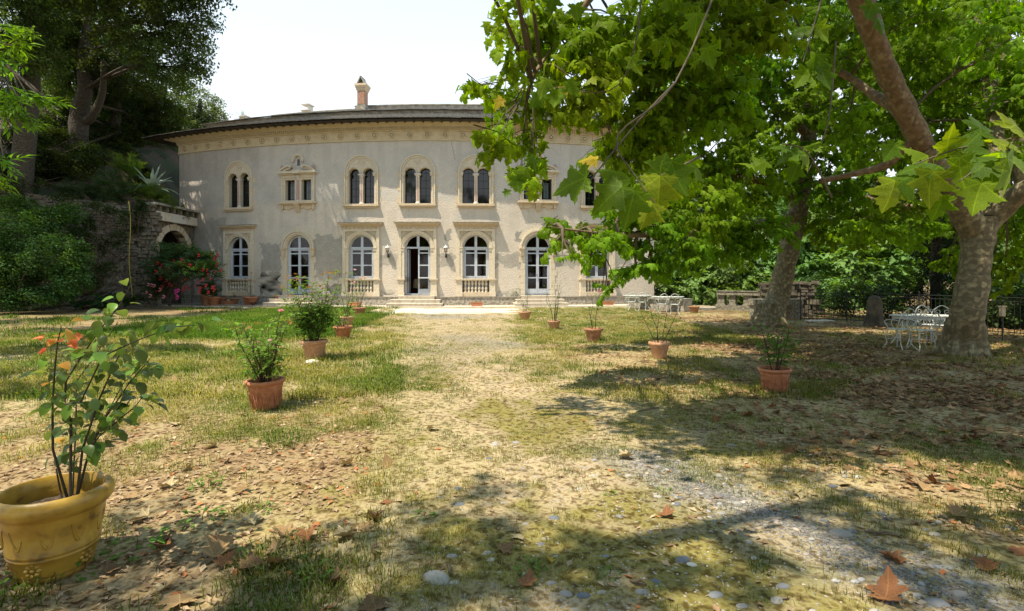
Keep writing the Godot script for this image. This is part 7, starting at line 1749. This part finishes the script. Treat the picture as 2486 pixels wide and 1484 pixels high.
func build_right() -> void:
	var wm: Material = M.white_iron
	# by the villa
	table("white iron table nearest the villa's wall, half behind two chairs", G(1548, 751), 0.1, 1.5, 0.8, wm)
	table("white iron table before the low wall, right of the other sunny table", G(1622, 757), 0.1, 1.6, 0.8, wm)
	var g := "white scrolled iron chairs"
	chair("white scrolled chair at the left end of the table by the villa", G(1532, 755), PI, wm, g)
	chair("white scrolled chair right of the first, at the table by the villa", G(1560, 756), PI - 0.3, wm, g)
	chair("white scrolled chair on the left at the low wall's table", G(1607, 762.5), PI + 0.1, wm, g)
	chair("white scrolled chair on the right at the low wall's table, foremost in the sun", G(1637, 763.5), PI - 0.2, wm, g)
	# under the forked plane
	table("white iron table in the shade beside the forked plane's trunk", Vector3(9.75, 0, -12.75), -0.05, 1.4, 0.8, wm)
	chair("shaded white chair at the table's front left corner", G(2182, 846), PI + 0.25, wm, g)
	chair("shaded white chair in front of the table, nearest the forked plane", G(2240, 850), PI - 0.15, wm, g)
	chair("shaded white chair behind the table, left of the last one", G(2262, 832), 0.1, wm, g)
	chair("shaded white chair behind the table, half hidden by the trunk", G(2300, 835), -0.3, wm, g)
	# low wall by the villa
	var t := thing("low_wall", "low rendered wall with grey slab top running from the villa's corner", "wall")
	var a := Vector3(6.6, 0, -29.3); var b := Vector3(8.35, 0, -25.4)
	var d := (b - a).normalized(); var yaw := atan2(d.x, d.z)
	var mb := MB.new(); mb.box((a + b) / 2 + Vector3(0, 0.27, 0), Vector3(0.5, 0.54, (b - a).length()), Basis(Vector3.UP, yaw)); part(t, "wall", mb, M.plinth)
	for k in 4:
		mb = MB.new(); mb.box(a.lerp(b, (k + 0.5) / 4.0) + Vector3(0, 0.585, 0), Vector3(0.72, 0.09, (b - a).length() / 4 - 0.015), Basis(Vector3.UP, yaw)); part(t, "slab", mb, M.mortar)
	# balustrade
	t = thing("stone_balustrade", "weathered stone parapet with square openings left of the leaning plane", "balustrade")
	var c := G(1748, 752); var e := G(1880, 757)
	var dv := (e - c).normalized(); yaw = atan2(-dv.z, dv.x)
	var bs := Basis(Vector3.UP, yaw)
	var len := (e - c).length()
	mb = MB.new(); mb.box(c.lerp(e, 0.5) + Vector3(0, 0.12, 0), Vector3(len + 0.3, 0.24, 0.5), bs); part(t, "plinth", mb, M.old_stone)
	for q in [[0.04, 0.36], [0.26, 0.3], [0.55, 0.42], [0.78, 0.3], [0.97, 0.4]]:
		mb = MB.new(); mb.box(c.lerp(e, q[0]) + Vector3(0, 0.5, 0), Vector3(q[1], 0.52, 0.36), bs); mb.box(c.lerp(e, q[0]) + Vector3(0, 0.27, 0), Vector3(q[1] + 0.1, 0.06, 0.44), bs); part(t, "pillar", mb, M.old_stone)
	for k in 3:
		mb = MB.new(); mb.box(c.lerp(e, (k + 0.5) / 3.0) + Vector3(0, 0.85, 0), Vector3((len + 0.4) / 3 - 0.01, 0.18, 0.56), bs); mb.box(c.lerp(e, (k + 0.5) / 3.0) + Vector3(0, 0.955, 0), Vector3((len + 0.5) / 3 - 0.01, 0.03, 0.62), bs); part(t, "coping", mb, M.old_stone)
	# block wall behind the leaning plane
	t = thing("rubble_wall", "dark squared rubble wall block behind the leaning plane's trunk", "wall")
	rubble(t, G(1848, 767), G(1975, 770), 1.4, 1.42, 0, 0.16, 0.9, M.rubble_dark)
	t = thing("stone_bench", "massive stone bench slab behind the leaning plane's foot", "bench")
	var o := G(1882, 774)
	mb = MB.new(); mb.box(o + Vector3(0, 0.66, 0), Vector3(1.9, 0.24, 0.6), Basis(Vector3.UP, 0.05)); part(t, "seat", mb, M.old_stone)
	for k in [-0.7, 0.75]:
		mb = MB.new(); mb.box(o + Vector3(k, 0.27, 0), Vector3(0.4, 0.54, 0.5), Basis(Vector3.UP, 0.05)); part(t, "support", mb, M.old_stone)
	t = thing("stone_slab", "flat grey slab lying on the ground between the dark bowl and the balustrade", "slab")
	mb = MB.new(); mb.box(G(1715, 752) + Vector3(0, 0.05, 0), Vector3(1.5, 0.1, 0.5), Basis(Vector3.UP, 0.15)); part(t, "slab", mb, M.mortar)
	t = thing("stone_slab", "pale stone slab on the ground by the railing's left end", "slab")
	mb = MB.new(); mb.box(G(1990, 782) + Vector3(0, 0.03, 0), Vector3(0.9, 0.07, 0.4), Basis(Vector3.UP, 0.1)); part(t, "slab", mb, M.step)
	# rounded stone marker
	t = thing("stone_marker", "round-topped tapering stone marker in front of the iron railing", "stone marker", G(2124, 791))
	mb = MB.new(); mb.lathe([Vector2(0.34, 0), Vector2(0.31, 0.1), Vector2(0.25, 0.4), Vector2(0.21, 0.78), Vector2(0.18, 0.9), Vector2(0.11, 0.98), Vector2(0, 1.0)], 14)
	for i in mb.v.size(): mb.v[i] += mb.n[i] * 0.05 * nz.get_noise_3dv(mb.v[i] * 20.0)
	part(t, "stone", mb, M.rubble_dark)
	# railing
	t = thing("iron_railing", "thin dark iron railing along the terrace edge on the right", "railing")
	var line := [Vector3(11.0, 0, -20.4), Vector3(12.9, 0, -18.9), Vector3(14.0, 0, -14.6), Vector3(14.3, 0, -11.5)]
	var bar := MB.new(); bar.tube([Vector3(0, 0.05, 0), Vector3(0, 1.0, 0)], [0.009, 0.009], 5); var bm := bar.mesh()
	var post := MB.new(); post.tube([Vector3(0, 0, 0), Vector3(0, 1.12, 0)], [0.022, 0.022], 6); post.blob(Vector3(0, 1.14, 0), Vector3(0.035, 0.035, 0.035), 6, 4); var pm := post.mesh()
	for i in line.size() - 1:
		var L: float = (line[i + 1] - line[i]).length()
		for y in [0.09, 0.95, 1.06]:
			mb = MB.new(); mb.tube([line[i] + Vector3(0, y, 0), line[i + 1] + Vector3(0, y, 0)], [0.012, 0.012], 5); part(t, "rail", mb, M.iron)
		var k := 0.0
		while k < L:
			var br := part(t, "bar", bm, M.iron); br.position = line[i].lerp(line[i + 1], k / L); k += 0.135
		k = 0.0
		while k < L:
			var br := part(t, "post", pm, M.iron); br.position = line[i].lerp(line[i + 1], k / L); k += 1.5
	t = thing("bird_feeder", "little yellowish bird feeder on a thin pole at the right edge", "bird feeder", Vector3(12.55, 0, -13.7))
	mb = MB.new(); mb.tube([Vector3.ZERO, Vector3(0, 0.62, 0)], [0.014, 0.014], 6); part(t, "pole", mb, M.iron)
	mb = MB.new(); mb.box(Vector3(0, 0.75, 0), Vector3(0.09, 0.24, 0.09)); part(t, "house", mb, M.stone_warm)
	mb = MB.new(); mb.box(Vector3(0, 0.885, 0), Vector3(0.13, 0.03, 0.13)); part(t, "roof", mb, M.stone)
	# the slope across the valley, and the kerb of earth under the railing
	mb = MB.new()
	for i in 40:
		var x0 := -100.0 + i * 30.0; var x1 := x0 + 30.0
		var h0 := 70.0 + 45.0 * sin(i * 0.35) + 14.0 * sin(i * 1.3); var h1 := 70.0 + 45.0 * sin((i + 1) * 0.35) + 14.0 * sin((i + 1) * 1.3)
		mb.quad(Vector3(x0, -20, -640), Vector3(x1, -20, -640), Vector3(x1, h1, -760), Vector3(x0, h0, -760), Vector3(0, 0.75, 0.66))
	tag(part(self, "far_hill", mb, M.far_hill), "", "", "", "structure")

func _ready() -> void:
	rng.seed = 20240
	nz.noise_type = FastNoiseLite.TYPE_SIMPLEX_SMOOTH; nz.frequency = 0.05; nz.fractal_octaves = 3; nz.seed = 7
	nz2.noise_type = FastNoiseLite.TYPE_SIMPLEX; nz2.frequency = 0.05; nz2.fractal_octaves = 2; nz2.seed = 11
	# camera: level, at eye height, the lens shifted down a little
	var cam := Camera3D.new(); cam.name = "camera"
	cam.projection = Camera3D.PROJECTION_FRUSTUM
	cam.near = 0.05; cam.far = 1500.0
	cam.size = 2.0 * 742.0 / F * 0.05
	cam.frustum_offset = Vector2(0, -66.0 / F * 0.05)
	cam.position = Vector3(0, EYE, 0)
	add_child(cam); cam.current = true
	var env := Environment.new()
	env.background_mode = Environment.BG_SKY
	var sky := ProceduralSkyMaterial.new()
	sky.sky_top_color = Color(0.62, 0.80, 0.93)
	sky.sky_horizon_color = Color(1.0, 1.0, 1.0)
	sky.sky_curve = 0.5
	sky.ground_horizon_color = Color(0.8, 0.82, 0.8); sky.ground_bottom_color = Color(0.3, 0.3, 0.25)
	sky.sun_angle_max = 60.0; sky.sun_curve = 0.12
	sky.sky_energy_multiplier = 0.92
	env.sky = Sky.new(); env.sky.sky_material = sky
	env.tonemap_mode = Environment.TONE_MAPPER_LINEAR
	env.tonemap_exposure = 1.7
	env.sdfgi_enabled = true; env.ssao_enabled = true; env.ssil_enabled = true
	var we := WorldEnvironment.new(); we.name = "world"; we.environment = env; add_child(we)
	var sun := DirectionalLight3D.new(); sun.name = "sun"
	sun.light_color = Color(1.0, 0.95, 0.86); sun.light_energy = 1.6; sun.light_angular_distance = 0.5; sun.shadow_enabled = true
	add_child(sun); sun.look_at_from_position(Vector3.ZERO, SUN, Vector3.UP)
	make_materials()
	M.agave = leaf_mat(Color(0.4, 0.5, 0.4), 0.5); M.agave.vertex_color_use_as_albedo = false; M.agave.albedo_color = S(0.30, 0.36, 0.34)
	for q in [["red_flower", 0.32, 0.006, 0.016], ["deep_red", 0.25, 0.008, 0.012], ["pink_flower", 0.6, 0.22, 0.27], ["pale_flower", 0.68, 0.56, 0.56], ["yellow_flower", 0.68, 0.62, 0.22], ["magenta", 0.42, 0.05, 0.24]]:
		var m := leaf_mat(Color(0.8, 0.6, 0.6), 0.6); m.vertex_color_use_as_albedo = false; m.albedo_color = S(q[1], q[2], q[3]); M[q[0]] = m
	M.far_hill = tri_mat(ntex(0.03, [S(0.10, 0.14, 0.12), S(0.2, 0.24, 0.2), S(0.32, 0.32, 0.28)], [0.3, 0.6, 0.9], FastNoiseLite.TYPE_SIMPLEX, 256, 5, 51), 0.01, 1.0)
	build_ground()
	build_villa()
	build_bank()
	build_plane_trees()
	build_far_trees()
	build_right()
	build_pots()
	build_grass()
